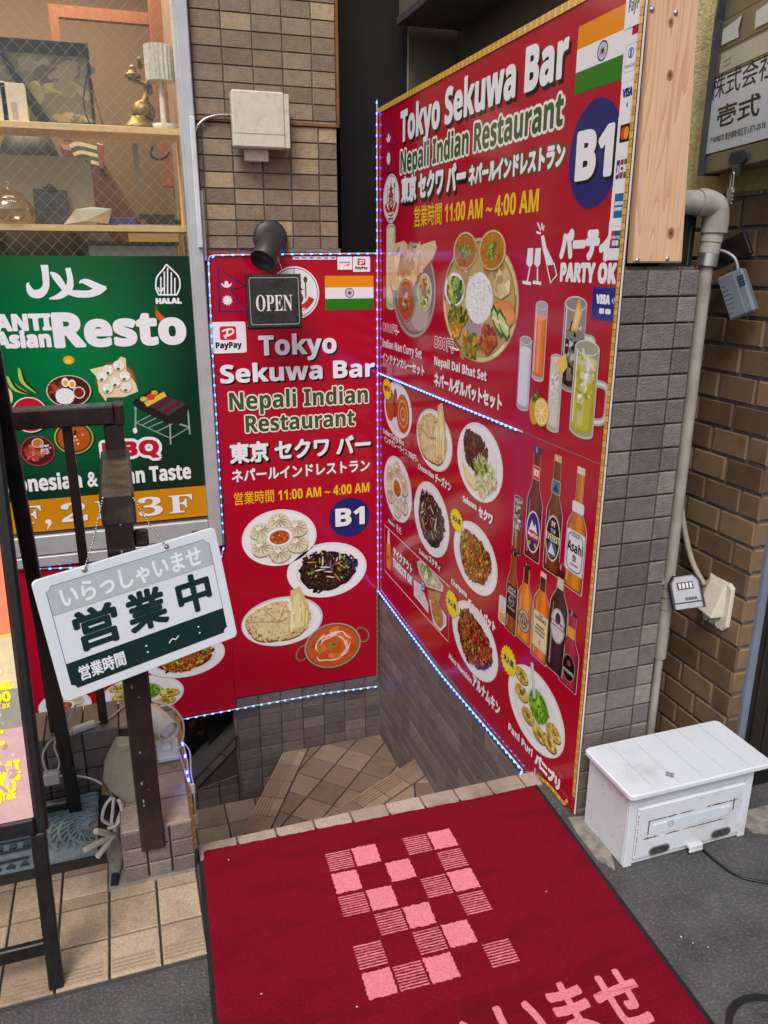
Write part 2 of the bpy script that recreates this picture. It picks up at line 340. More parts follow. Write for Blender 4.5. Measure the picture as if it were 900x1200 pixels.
class Art:
    STEP = 4e-6
    def __init__(s, pl, base=.0006): s.pl = pl; s.m = MB(); s.k = base; s.base = base
    def p(s, x, y): return s.pl.p(x, y)
    def up(s): s.k += 6e-5
    def poly(s, pts, col):
        s.k += s.STEP; s.m.face([s.pl.w(a, b, s.k) for a, b in pts], col)
    def rect(s, a, b, c, d, col): s.poly([(a, b), (c, b), (c, d), (a, d)], col)
    def ell(s, cu, cv, ru, rv, col, rot=0., n=40, a0=0., a1=6.2832, wob=0.):
        c, q = math.cos(rot), math.sin(rot); pts = []
        full = a1 - a0 > 6.28
        for i in range(n if full else n + 1):
            t = a0 + (a1 - a0) * i / n; k = 1 + (random.uniform(-wob, wob) if wob else 0); x = math.cos(t) * ru * k; y = math.sin(t) * rv * k
            pts.append((cu + x * c - y * q, cv + x * q + y * c))
        s.poly(pts, col)
    def line(s, pts, wd, col, closed=False):
        """ribbon of constant or varying width (wd number or list)"""
        n = len(pts); ws = wd if isinstance(wd, (list, tuple)) else [wd] * n; L = []; Rr = []
        for i in range(n):
            a = pts[(i - 1) % n] if (closed or i > 0) else pts[i]; b = pts[(i + 1) % n] if (closed or i < n - 1) else pts[i]
            dx, dy = b[0] - a[0], b[1] - a[1]; l = math.hypot(dx, dy) or 1; nx, ny = -dy / l * ws[i] / 2, dx / l * ws[i] / 2
            L.append((pts[i][0] + nx, pts[i][1] + ny)); Rr.append((pts[i][0] - nx, pts[i][1] - ny))
        s.k += s.STEP
        for i in range(n if closed else n - 1):
            j = (i + 1) % n; s.m.face([s.pl.w(*q, s.k) for q in (Rr[i], Rr[j], L[j], L[i])], col)
    def curve(s, pts, wd, col, n=7):
        P3 = smoothpath([(a, b, 0) for a, b in pts], n); ws = wd
        if isinstance(wd, (list, tuple)):
            ws = [q.x for q in smoothpath([(x, 0, 0) for x in wd], n)]
        s.line([(q.x, q.y) for q in P3], ws, col)
    def ring(s, cu, cv, ru, rv, wd, col, rot=0., n=44):
        c, q = math.cos(rot), math.sin(rot)
        s.line([(cu + math.cos(t) * ru * c - math.sin(t) * rv * q, cv + math.cos(t) * ru * q + math.sin(t) * rv * c) for t in [6.28318 * i / n for i in range(n)]], wd, col, True)
    def px(s, pts, col): s.poly([s.p(*q) for q in pts], col)
    def text(s, body, bl, br, tl, col, bold=0., out=(), shadow=None, fit='auto', skew=False, uv=False, face=bold):
        """lettering between bottom-left, bottom-right and top-left, given as photo pixels (or as plane coordinates with uv)"""
        a, b, c = (bl, br, tl) if uv else (s.p(*bl), s.p(*br), s.p(*tl))
        first = ord(body[0]); body = face(body); vs, fs = glyphs(body)
        if not vs: return
        x0 = min(v[0] for v in vs); x1 = max(v[0] for v in vs)
        y0, y1 = (0, .74 if first > 0x2000 else .714) if (fit == 'cap' or (fit == 'auto' and first < 0x2000)) else (min(v[1] for v in vs), max(v[1] for v in vs))
        if skew: U = (b[0] - a[0], b[1] - a[1]); Vv = (c[0] - a[0], c[1] - a[1]); O = a
        else: O = ((a[0] + c[0]) / 2, (a[1] + b[1]) / 2); U = (b[0] - O[0], 0); Vv = (0, c[1] - O[1])
        q = [(O[0] + (x - x0) / (x1 - x0) * U[0] + (y - y0) / (y1 - y0) * Vv[0], O[1] + (x - x0) / (x1 - x0) * U[1] + (y - y0) / (y1 - y0) * Vv[1]) for x, y in vs]
        lay = []
        if shadow: lay.append((max([o[0] for o in out], default=0) + bold, shadow[2], shadow[0], shadow[1]))
        for r, cc in out: lay.append((bold + r, cc, 0, 0))
        lay.append((bold, col, 0, 0))
        for r, cc, dx, dy in lay:
            s.up(); dirs = [(0, 0)]
            if r > 0:
                n = 8 if r < .004 else 12; dirs += [(math.cos(6.28318 * i / n + .2) * r, math.sin(6.28318 * i / n + .2) * r) for i in range(n)]
                if r > .005: dirs += [(math.cos(6.28318 * i / 6) * r * .5, math.sin(6.28318 * i / 6) * r * .5) for i in range(6)]
            for ex, ey in dirs:
                s.k += s.STEP; s.m.mesh([s.pl.w(x + ex + dx, y + ey + dy, s.k) for x, y in q], fs, cc)
    def burst(s, cu, cv, ru, rv, col, n=16, inner=.82):
        s.poly([(cu + math.cos(6.28318 * i / (2 * n)) * ru * (1 if i % 2 else inner), cv + math.sin(6.28318 * i / (2 * n)) * rv * (1 if i % 2 else inner)) for i in range(2 * n)], col)
    def blobs(s, cu, cv, ru, rv, n, pal, smin, smax, el=2., rot=None, jit=.25, edge=1., wob=.35):
        """scattered bits of food"""
        for i in range(n):
            t = random.uniform(0, 6.283); q = math.sqrt(random.random()) * edge * (1 + .12 * math.sin(3 * t + 1)); x = cu + math.cos(t) * q * ru; y = cv + math.sin(t) * q * rv
            a = random.uniform(smin, smax); b = a / random.uniform(1, el); r = random.uniform(0, 6.283) if rot is None else random.gauss(rot, .4)
            s.ell(x, y, a, b, mul(random.choice(pal), 1 + random.uniform(-jit, jit)), r, 7, wob=wob)
    def build(s, name, mat, parent, label=None):
        o = s.m.build(name, mat, parent)
        if label: o['label'] = label
        s.m = MB(); s.k = s.base; return o
# palettes of the printed food
CH = [hx(c) for c in ('d8752a', 'c65a1e', 'b5431c', 'e09a3c', '8a3a18', 'a8662a', '6d2c14', '86a03a', 'd2b048')]
CH2 = [hx(c) for c in ('b8401e', 'a12f18', '7c2214', 'c75a28', '5c1a12', '8a3018', 'd07a30', '7d8a34')]
SUK = [hx(c) for c in ('3a2420', '2a1816', '4c2c22', '1f1414', '5d3a2a', '3f2a26', '55382c')]
GRN = [hx(c) for c in ('6d9a3a', '4f7d2c', '85b04a', 'a8c46a', '3d6424')]
SAL = [hx(c) for c in ('dfe6c0', 'b8cf86', 'e9ecd8', '8fae5a', 'c6d8a0', 'e8a878')]
def fr(A, cx, cy, hw, top, bot):
    """ellipse frame in plane coordinates from a photo centre, half width and half height (pixels)"""
    a = A.p(cx - hw, cy); b = A.p(cx + hw, cy); t = A.p(cx, cy - top); q = A.p(cx, cy + bot)
    return ((a[0] + b[0]) / 2, (t[1] + q[1]) / 2, (b[0] - a[0]) / 2, (t[1] - q[1]) / 2)
def frs(A, cx, cy, hw, top, bot):
    """the same on the wide sign, where the photo shears round plates: bounding height -> height through the centre"""
    k = abs((cy - 304) / (cx - 125)) * hw; g = lambda h: math.sqrt(max(h * h - k * k, (h * .5) ** 2))
    return fr(A, cx, cy, hw, g(top), g(bot))
def plate(A, E, col='e6e4e8', rim=True):
    c, d, a, b = E; A.up(); A.ell(c, d, a, b, hx(col)); 
    A.ell(c - a * .01, d - b * .03, a * .96, b * .95, hx('f2f0f2')); A.ell(c, d, a * .78, b * .76, hx('dedce2')); A.ell(c + a * .01, d + b * .02, a * .75, b * .73, hx('eeecef')); A.up()
def dumpling(A, c, d, r, k=1.):
    A.ell(c, d - r * .12, r * 1.04, r * .9 * k, hx('9a9070'), n=18, wob=.05); A.ell(c, d, r, r * .86 * k, hx('dfd9bd'), n=18, wob=.05)
    for i in range(11):
        t = 6.283 * i / 11 + random.uniform(-.1, .1); A.curve([(c + math.cos(t) * r * .12, d + math.sin(t) * r * .1 + r * .12), (c + math.cos(t + .25) * r * .5, d + math.sin(t + .25) * r * .42 * k + r * .08), (c + math.cos(t + .3) * r * .88, d + math.sin(t + .3) * r * .74 * k)], [r * .05, r * .12, r * .03], hx(random.choice(('a89c74', 'b4a880', '988c66'))), 3)
    A.ell(c - r * .2, d + r * .3, r * .3, r * .2, hx('f3efdc'), n=12); A.ell(c, d + r * .14, r * .13, r * .1, hx('a39870'), n=8); A.up()
def momo(A, E):
    plate(A, E); c, d, a, b = E
    for i in range(6):
        t = R(90 + 60 * i); dumpling(A, c + math.cos(t) * a * .56, d + math.sin(t) * b * .58, min(a, b * 1.3) * .28)
    A.ell(c, d + b * .02, a * .38, b * .37, hx('d5d2d0')); A.ell(c, d + b * .04, a * .34, b * .32, hx('f4f2f0')); A.ell(c, d + b * .02, a * .27, b * .25, hx('b8562c'), wob=.02)
    A.blobs(c, d + b * .02, a * .24, b * .22, 60, [hx('c8642c'), hx('8e3a1a'), hx('d88644'), hx('a34420')], a * .015, a * .05)
def heap(A, E, pal, n=230, sc=.62, extra=None, el=2.6):
    sc *= 1.1
    n = int(n * 2.6)
    plate(A, E); c, d, a, b = E
    A.ell(c, d - b * .04, a * sc * 1.0, b * sc * 1.0, mul(pal[2], .45), n=30, wob=.06)
    A.blobs(c, d, a * sc, b * sc, n // 3, [mul(q, .5) for q in pal], a * .03, a * .08, el, jit=.4); A.blobs(c, d + b * .02, a * sc * .96, b * sc * .96, n, pal, a * .014, a * .05, el, jit=.45)
    if extra: A.blobs(c, d + b * .06, a * sc * .85, b * sc * .85, extra[1] * 2, extra[0], a * .012, a * .045, extra[2])
def sukuti(A, E):
    heap(A, E, SUK, 200, .64, (GRN, 26, 2.2)); c, d, a, b = E
    for i in range(16):
        A.ell(c + random.uniform(-.5, .5) * a, d + random.uniform(-.45, .5) * b, a * random.uniform(.07, .14), a * .02, random.choice([hx('d9c9c4'), hx('b8864a'), hx('8a5a84'), hx('c9843c'), hx('d8d4cc')]), random.uniform(0, 3.1), 8)
def naan(A, E, pull=True):
    plate(A, E, 'd4d2d8'); c, d, a, b = E; pts = []
    for i in range(34):
        t = 6.283 * i / 34; k = 1 + .05 * math.sin(5 * t) + random.uniform(-.02, .02); pts.append((c - a * .1 + math.cos(t) * a * .8 * k, d + b * .02 + math.sin(t) * b * .8 * k))
    A.poly([(x, y - b * .07) for x, y in pts], hx('8a5a26')); A.poly(pts, hx('dcc38a')); A.ell(c - a * .12, d + b * .05, a * .68, b * .66, hx('e8d6a4'), wob=.04)
    A.blobs(c - a * .1, d, a * .72, b * .72, 260, [hx('e2cd94'), hx('dcc288'), hx('ecdcb0'), hx('d4b274'), hx('e8d6a2'), hx('e4d098')], a * .015, a * .075, 1.8, jit=.08)
    for i in range(80):
        t = random.uniform(0, 6.283); q = random.uniform(.6, .8); A.ell(c - a * .1 + math.cos(t) * a * q, d + math.sin(t) * b * q, a * random.uniform(.01, .045), b * random.uniform(.01, .035), hx(random.choice(('a2692c', '8a5422', 'b98542'))), random.uniform(0, 3), 8, wob=.3)
    for i in range(4):
        t = .5 + i * .8; A.line([(c - a * .1, d), (c - a * .1 + math.cos(t) * a * .7, d + math.sin(t) * b * .7)], a * .02, hx('b88e4a'))
    if pull:
        A.up(); A.poly([(c + a * .1, d - b * .5), (c + a * .62, d - b * .42), (c + a * .66, d + b * .5), (c + a * .45, d + b * 1.35), (c + a * .22, d + b * 1.2), (c + a * .2, d + b * .5)], hx('d9bf7c'))
        A.poly([(c + a * .2, d - b * .4), (c + a * .52, d - b * .3), (c + a * .55, d + b * .5), (c + a * .4, d + b * 1.1), (c + a * .28, d + b * .9)], hx('ecdca4'))
        for i in range(12):
            x = c + a * random.uniform(.15, .58); A.line([(x, d - b * random.uniform(.1, .5)), (x + a * random.uniform(-.06, .06), d + b * random.uniform(.2, .9))], a * random.uniform(.02, .05), hx(random.choice(('f2e8bc', 'd8c078', 'c9a85c', 'f6efd0'))))
def bowl(A, c, d, a, b, food, rim='b9a06a', rim2='e2d2a8', dots=None):
    A.up(); A.ell(c, d, a, b, hx(rim)); A.ell(c, d, a * .95, b * .96, hx(rim2)); A.ell(c, d - b * .01, a * .89, b * .91, mul(hx(food), .7)); A.ell(c, d - b * .03, a * .87, b * .87, hx(food), wob=.01)
    A.blobs(c, d, a * .8, b * .8, 60, [hx(food), mul(hx(food), .75), mul(hx(food), 1.25)], a * .03, a * .12)
    if dots: A.blobs(c, d, a * .4, b * .35, 26, dots, a * .04, a * .13)
def sekuwa(A, E):
    plate(A, E); c, d, a, b = E
    A.blobs(c - a * .2, d + b * .26, a * .5, b * .46, 330, [hx(q) for q in ('4a261a', '35190f', '5e3320', '2a140e', '6f4228', '3c2016', '7e5236')], a * .03, a * .09, 1.8, jit=.4)
    A.blobs(c + a * .3, d - b * .28, a * .46, b * .5, 330, SAL, a * .015, a * .09, 5); A.blobs(c + a * .05, d - b * .12, a * .3, b * .2, 40, GRN, a * .03, a * .08)
    q = [(c - a * .72, d - b * .2), (c - a * .52, d - b * .62), (c - a * .1, d - b * .78), (c + a * .02, d - b * .66), (c - a * .3, d - b * .42)]; A.poly(q, hx('c9c06a')); A.poly([(x * .9 + (c - a * .32) * .1, y * .9 + (d - b * .5) * .1) for x, y in q], hx('ece6a0'))
def curryrice(A, E):
    plate(A, E); c, d, a, b = E
    A.ell(c + a * .38, d - b * .05, a * .46, b * .7, hx('c8642a')); A.ell(c - a * .55, d + b * .05, a * .36, b * .6, hx('c2562a'))
    for i in range(5): A.ring(c + a * .38, d - b * .05, a * (.08 + .08 * i), b * (.1 + .12 * i), a * .05, hx('e2a25e' if i % 2 else 'b5521e'))
    A.ell(c - a * .16, d + b * .2, a * .16, b * .52, hx('8e2a16')); A.blobs(c - a * .16, d + b * .2, a * .14, b * .48, 40, [hx('a83420'), hx('7c2414'), hx('c04a2c')], a * .03, a * .09)
def panipuri(A, E):
    plate(A, E); c, d, a, b = E
    for x, y in ((-.52, .55), (-.48, .1), (-.2, -.32), (.22, -.48), (.55, -.42), (.66, -.06)):
        A.ell(c + a * x, d + b * y - b * .03, a * .25, b * .2, hx('6e5418'), n=20); A.ell(c + a * x, d + b * y, a * .24, b * .19, hx('d2b452'), n=20, wob=.04); A.blobs(c + a * x, d + b * y, a * .2, b * .16, 34, [hx('dcc468'), hx('bd9a3a'), hx('e6d486'), hx('a88428')], a * .02, a * .06)
        A.ell(c + a * x, d + b * y, a * .08, b * .07, hx('7d661f'), n=12, wob=.1); A.blobs(c + a * x, d + b * y, a * .06, b * .05, 6, GRN, a * .01, a * .03); A.up()
    A.ell(c + a * .12, d + b * .2, a * .36, b * .42, hx('c4cdb8')); A.ell(c + a * .12, d + b * .18, a * .33, b * .38, hx('5f8f1e')); A.blobs(c + a * .12, d + b * .18, a * .3, b * .35, 110, [hx(q) for q in ('6fa524', '86bd2e', '4c7a18', '9ccc48', '5c9020')], a * .02, a * .08, 3)
    A.line([(c - a * .02, d + b * .3), (c - a * .18, d + b * 1.15)], a * .1, hx('b7cfc8')); A.line([(c - a * .04, d + b * .4), (c - a * .17, d + b * 1.12)], a * .03, hx('dfecea'))
def karahi(A, E):
    c, d, a, b = E; A.up()
    for sx, sy in ((-1.06, -.12), (1.06, .3)): A.ring(c + sx * a, d + sy * b, a * .2, b * .34, a * .1, hx('6d4426'), .5 * sx); A.ring(c + sx * a, d + sy * b, a * .21, b * .35, a * .03, hx('b08a58'), .5 * sx)
    A.ell(c, d - b * .06, a, b, hx('5a3a22')); A.ell(c, d, a, b, hx('b9a48a')); A.ell(c, d, a * .95, b * .95, hx('8a5a34')); A.ell(c, d - b * .01, a * .9, b * .9, hx('cc5a2a'), wob=.01)
    A.blobs(c, d, a * .75, b * .72, 26, [hx('d8682e'), hx('b84a20'), hx('c4561f'), hx('e07a3c')], a * .1, a * .22, 1.4)
    for i in range(9):
        t = random.uniform(0, 6.28); q = random.uniform(.4, .75); A.curve([(c + math.cos(t + k * .35) * a * q * random.uniform(.9, 1.1), d + math.sin(t + k * .35) * b * q * random.uniform(.85, 1.1)) for k in range(5)], [a * .02, a * .06, a * .04, a * .06, a * .01], hx('f0d8c4'), 4)
    A.blobs(c, d, a * .16, b * .14, 12, GRN, a * .03, a * .06)
def takeout(A, pts_px):
    pass
def flag_india(A, u0, v0, u1, v1, sk=0.):
    h = (v1 - v0) / 3
    for i, cc in enumerate((hx('2c7a1c'), hx('eceaee'), hx('ec8f16'))):
        A.poly([(u0, v0 + h * i), (u1, v0 + h * i), (u1, v0 + h * (i + 1)), (u0, v0 + h * (i + 1))], cc)
    A.up(); c = (u0 + u1) / 2; d = (v0 + v1) / 2; A.ring(c, d, h * .4, h * .4, h * .07, hx('26305e')); A.ell(c, d, h * .09, h * .09, hx('26305e'))
    for i in range(24): t = 6.283 * i / 24; A.line([(c, d), (c + math.cos(t) * h * .38, d + math.sin(t) * h * .38)], h * .02, hx('26305e'))
def flag_nepal(A, P):
    """P: four pixel corners of the double pennant: top, upper tip, notch, lower tip, bottom"""
    q = [A.p(*t) for t in P]; A.poly([q[0], q[1], q[2]], hx('b01434')); A.poly([q[0], q[2], q[3], q[4]], hx('b01434')); A.up(); A.line(q, .0095, hx('2c2a6c'), True); A.up()
    h = q[0][1] - q[4][1]; x = q[0][0] + h * .17; A.burst(x, q[4][1] + h * .26, h * .13, h * .13, W_, 12, .72)
    yc = q[0][1] - h * .33; A.poly([(x + math.cos(t) * h * .13, yc + math.sin(t) * h * .11) for t in [math.pi + i * math.pi / 12 for i in range(13)]] + [(x + math.cos(t) * h * .1, yc - h * .01 + math.sin(t) * h * .03) for t in [2 * math.pi - i * math.pi / 8 for i in range(9)]], W_)
    A.ell(x, yc - h * .01, h * .05, h * .06, W_, n=14)
def rounded(u0, v0, u1, v1, r, n=5):
    pts = []
    for cx, cy, a in ((u1 - r, v0 + r, -90), (u1 - r, v1 - r, 0), (u0 + r, v1 - r, 90), (u0 + r, v0 + r, 180)):
        pts += [(cx + math.cos(R(a + 90 * i / n)) * r, cy + math.sin(R(a + 90 * i / n)) * r) for i in range(n + 1)]
    return pts
def sticker(A, box, kind):
    u0, v0, u1, v1 = box; W, H = u1 - u0, v1 - v0; A.up(); A.poly(rounded(u0, v0, u1, v1, min(W, H) * .08), hx('f0eef0')); A.up()
    c = (u0 + u1) / 2; d = (v0 + v1) / 2
    T = lambda s, x0, y0, x1, y1, col, b=0.: A.text(s, (u0 + W * x0, v0 + H * y0), (u0 + W * x1, v0 + H * y0), (u0 + W * x0, v0 + H * y1), hx(col), b, uv=True)
    if kind == 'pay':
        A.poly(rounded(c - W * .23, d - H * .08, c + W * .23, d + H * .36, W * .06), hx('d8243c')); A.up()
        A.curve([(c - W * .09, d - H * .03), (c - W * .03, d + H * .12), (c + W * .0, d + H * .26)], W * .05, hx('f4f0f0'))
        A.curve([(c - W * .16, d + H * .2), (c - W * .02, d + H * .26), (c + W * .13, d + H * .25), (c + W * .13, d + H * .14), (c - W * .03, d + H * .06), (c - W * .13, d + H * .06)], W * .05, hx('f4f0f0'))
        T('PayPay', .14, .17, .86, .35, '26242a', W * .008)
    elif kind == 'pays': T('PayP', .2, .35, .8, .62, '6a6670', W * .01)
    elif kind == 'visa': T('VISA', .16, .5, .8, .68, '24307c', W * .025); A.poly([(c - W * .05, d - H * .2), (c + W * .08, d - H * .27), (c + W * .06, d - H * .12)], hx('5a5660'))
    elif kind == 'mc':
        A.rect(c - W * .3, d - H * .16, c + W * .36, d + H * .26, BK); A.up(); A.ell(c - W * .08, d + H * .05, W * .17, H * .15, hx('dc2a1e')); A.ell(c + W * .14, d + H * .05, W * .17, H * .15, hx('ee9a1c'))
    elif kind == 'jcb':
        for i, q in enumerate(('26408c', 'b8243c', '2c7a3c')): A.poly(rounded(c - W * .36 + i * W * .26, d - H * .2, c - W * .13 + i * W * .26, d + H * .26, W * .06), hx(q))
        A.up(); T('JCB', .17, .46, .9, .62, 'f4f2f4', W * .012)
    elif kind == 'amex': A.rect(c - W * .28, d - H * .3, c + W * .34, d + H * .3, hx('2868a8')); A.up(); T('AMERICAN', .25, .52, .81, .6, 'eef2f6', .0004); T('EXPRESS', .27, .38, .79, .46, 'eef2f6', .0004)
    elif kind == 'union':
        for i, q in enumerate(('c4283c', '24508c', '1c6a68')): A.poly([(c - W * .36 + i * W * .24, d - H * .2), (c - W * .12 + i * W * .24, d - H * .2), (c - W * .04 + i * W * .24, d + H * .24), (c - W * .28 + i * W * .24, d + H * .24)], hx(q))
        A.up(); T('UnionPay', .2, .54, .86, .62, 'f0f0f4'); T('銀聯', .32, .36, .76, .5, 'f0f0f4', .0004)
    elif kind == 'diners': A.line(rounded(c - W * .36, d - H * .3, c + W * .36, d + H * .32, W * .04), W * .02, hx('8a96a4'), True); A.ring(c, d + H * .12, W * .17, W * .17, W * .05, hx('3a68a0')); A.line([(c, d + H * .03), (c, d + H * .2)], W * .12, hx('3a68a0')); T('Diners Club', .2, .3, .82, .38, '5a6470')
    elif kind == 'disc': T('DISCOVER', .14, .5, .86, .6, '3a3436', .0003); A.poly([(c - W * .1, d - H * .2), (c + W * .32, d - H * .2), (c + W * .32, d - H * .04)], hx('d8642c'))
def tri_label(A, E, txt): pass
def bottle(A, bl, br, top, body, neckw, shoulder, cap, label=None, kind='beer'):
    """bl, br: base corners, top: top centre (pixels); body, cap, label: colours"""
    a, b, t = A.p(*bl), A.p(*br), A.p(*top); u0, u1 = a[0], b[0]; v0 = (a[1] + b[1]) / 2; v1 = t[1]; W, H = u1 - u0, v1 - v0; c = (u0 + u1) / 2; nw = W * neckw / 2; sh = v0 + H * shoulder
    prof = lambda k: [(u0 + W * .04, v0), (u1 - W * .04, v0), (u1, v0 + H * .02), (u1, sh), (u1 - W * .08, sh + H * .05), (c + nw * 1.25, sh + H * .13), (c + nw, sh + H * .2), (c + nw, v1), (c - nw, v1), (c - nw, sh + H * .2), (c - nw * 1.25, sh + H * .13), (u0 + W * .08, sh + H * .05), (u0, sh), (u0, v0 + H * .02)]
    A.up(); P = prof(1); cc = c; dm = (v0 + v1) / 2
    A.poly([(cc + (x - cc) * 1.06, dm + (y - dm) * 1.012) for x, y in P], hx('e0c8cc')); A.poly(P, mul(hx(body), .45)); A.up()
    ins = lambda k: [(cc + (x - cc) * k, v0 + H * .02 + (y - v0) * .985) for x, y in P]
    A.poly(ins(.86), mul(hx(body), .75)); A.poly([(x + W * .03, y) for x, y in ins(.66)], hx(body)); A.poly([(x + W * .1, y) for x, y in ins(.3)], mul(hx(body), 1.35))
    A.up(); A.poly([(u0 + W * .12, v0 + H * .05), (u0 + W * .2, v0 + H * .05), (u0 + W * .2, sh), (u0 + W * .16, sh + H * .02)], mixc(hx(body), W_, .35))
    A.rect(c - nw * 1.1, v1 - H * .05, c + nw * 1.1, v1 + H * .005, hx(cap)); A.rect(c - nw * .5, v1 - H * .05, c - nw * .1, v1, mixc(hx(cap), W_, .4)); A.up()
    return u0, v0, u1, v1, sh, c, W, H
def glass(A, bl, br, top, liquid, fill, tint='c8b8bc', ice=0, handle=False):
    a, b, t = A.p(*bl), A.p(*br), A.p(*top); u0, u1 = a[0], b[0]; v0 = (a[1] + b[1]) / 2; v1 = t[1]; W, H = u1 - u0, v1 - v0; c = (u0 + u1) / 2; A.up()
    if handle:
        q = [(u1 - W * .05, v0 + H * .62), (u1 + W * .35, v0 + H * .6), (u1 + W * .42, v0 + H * .45), (u1 + W * .36, v0 + H * .22), (u1 - W * .05, v0 + H * .16)]
        A.curve(q, W * .17, hx('b8b4a8')); A.curve(q, W * .07, hx('e2e0d8'))
    e = W * .16; body = [(u0 + W * .06 + math.cos(t_) * 0, 0) for t_ in ()]
    def can(x0, x1, y0, y1, col):
        r = (x1 - x0) / 2; m_ = (x0 + x1) / 2
        A.poly([(m_ + math.cos(t_) * r, y0 + math.sin(t_) * e * r / W * 2) for t_ in [math.pi + i * math.pi / 12 for i in range(13)]] + [(m_ + math.cos(t_) * r, y1 + math.sin(t_) * e * r / W * 2) for t_ in [i * math.pi / 12 for i in range(13)]], col)
    can(u0, u1, v0, v1, mixc(hx(tint), hx('f0eeee'), .2)); can(u0 + W * .04, u1 - W * .04, v0 + H * .02, v1 - H * .005, mul(hx(tint), .8))
    lq = hx(liquid); vt = v0 + H * fill; can(u0 + W * .06, u1 - W * .06, v0 + H * .06, vt, mul(lq, .8)); can(u0 + W * .12, u1 - W * .2, v0 + H * .07, vt, lq); can(u0 + W * .3, u1 - W * .45, v0 + H * .08, vt - H * .02, mixc(lq, W_, .18))
    A.ell(c, vt, W * .43, e * .8, mixc(lq, W_, .25)); A.up()
    if ice: A.blobs(c, v0 + H * (.35 + fill * .3), W * .34, H * .34, ice, [mixc(lq, W_, .5), mixc(lq, W_, .3), mul(lq, .7), mixc(lq, W_, .75)], W * .03, W * .12, 1.6)
    A.line([(u0 + W * .12, v0 + H * .08), (u0 + W * .12, v1 - H * .03)], W * .04, hx('f4f0f0')); A.ring(c, v1, W * .46, e, W * .03, hx('ded8d8')); A.up()
    return u0, v0, u1, v1, c, W, H
def serif(A, ch, x, y, w, h, col, t):
    """hand-drawn capitals with serifs; stem thickness t"""
    s_ = h * .05; B = lambda a, b, c, d: A.rect(x + a, y + b, x + c, y + d, col)
    if ch == 'O':
        A.k += A.STEP; n = 32
        for i in range(n):
            q = []
            for t_ in (6.28318 * i / n, 6.28318 * (i + 1) / n): q.append(((x + w / 2 + math.cos(t_) * w / 2, y + h / 2 + math.sin(t_) * h / 2), (x + w / 2 + math.cos(t_) * (w / 2 - t), y + h / 2 + math.sin(t_) * (h / 2 - t * .35))))
            A.m.face([A.pl.w(*p_, A.k) for p_ in (q[0][0], q[1][0], q[1][1], q[0][1])], col)
        return
    if ch == 'N':
        A.poly([(x + w * .12, y + h), (x + w * .12 + t * 1.1, y + h), (x + w * .9, y), (x + w * .9 - t * .9, y)], col); B(w * .12, 0, w * .12 + t * .4, h); B(w * .86, 0, w * .86 + t * .4, h); B(0, 0, w * .3, s_); B(w * .72, h - s_, w, h); B(0, h - s_, w * .2, h); return
    sx = w * .14; B(sx, 0, sx + t, h); B(0, 0, sx + t + w * .14, s_); B(0, h - s_, sx + t, h)
    if ch == 'P': A.curve([(x + sx + t, y + h - s_ / 2), (x + w * .7, y + h * .96), (x + w * .9, y + h * .74), (x + w * .7, y + h * .5), (x + sx + t, y + h * .47)], [s_, s_ * 1.4, t, s_ * 1.4, s_], col)
    if ch in 'EF':
        B(sx, h - s_, w, h); B(w - s_, h * .76, w, h); B(sx, h * .5 - s_ / 2, w * .72, h * .5 + s_ / 2); B(w * .72 - s_, h * .4, w * .72, h * .62)
    if ch == 'E': B(sx, 0, w, s_); B(w - s_, 0, w, h * .25)
# ================================================================ the setting
XR, YW, YE = 1.136, 3.48, 1.644         # right sign plane, left sign plane, end of the partition
TAN = [hx(c) for c in ('917e69', '8a7763', '99856e', '847160', '93806a', 'ae997a', '8c7a66', '88755f')]
GRY = [hx(c) for c in ('746a65', '6c625e', '7a706a', '685f5b', '726862', '857b73', '6f6560')]
DRK = [hx(c) for c in ('776c68', '6f6463', '7f736e', '6a605f', '746966')]
BRK = [hx(c) for c in ('7a624a', '6e5842', '866c52', '755e47', '65503c', '7f674e')]
PAV = [hx(c) for c in ('b09a82', 'a8927a', 'b8a28a', 'ac967e', 'a08a74')]
STP = [hx(c) for c in ('937c67', '897260', '9a836d', '816c5a')]
m = MB()                                 # road surface: one sheet with the stairwell left open
m.face([(-30, -30, 0), (30, -30, 0), (30, 1.82, 0), (-30, 1.82, 0)]); m.face([(1.15, 1.82, 0), (30, 1.82, 0), (30, 30, 0), (1.15, 30, 0)])
m.face([(-30, 1.82, 0), (.0, 1.82, 0), (.0, 2.3, 0), (-30, 2.3, 0)]); m.face([(-30, 2.3, 0), (-3, 2.3, 0), (-3, 30, 0), (-30, 30, 0)]); m.face([(-3, 6, 0), (1.15, 6, 0), (1.15, 30, 0), (-3, 30, 0)])
o = m.build('road', M['asphalt']); o['kind'] = 'structure'
# tiled pavement strip on the left
g = GR(.004); m = MB(); m.box((-1.6, 1.485, .0005), (.066, 1.7905, .003)); m.box((-1.6, 1.791, .0005), (-.15, 1.874, .003)); o = m.build('pavement_bed', M['darkmortar']); o['kind'] = 'structure'
m = MB(); tiles(m, g, rect(-1.6, 1.49, .062, 1.765), .1155, .119, .0055, .006, PAV, org=(-.0385, 1.489), jit=.07); tiles(m, g, rect(-1.6, 1.7655, -.158, 1.868), .1155, .119, .0055, .006, PAV, org=(-.0385, 1.489), jit=.07)
for x in range(14):                      # ribbed nosing grooves on the front row
    pass
o = m.build('pavement', M['tilefloor']); o['kind'] = 'structure'
m = MB()
for k in range(14):
    for q in range(4):
        a = -1.54 + .1155 * k + .0005; y = 1.502 + q * .011; m.box((a + .006, y, .0102), (a + .1, y + .004, .0118))
o = m.build('pavement_ribs', pm('ribbed_tile', rgb(158, 136, 112), var=.3, vs=160, bump=.4)); o['kind'] = 'structure'
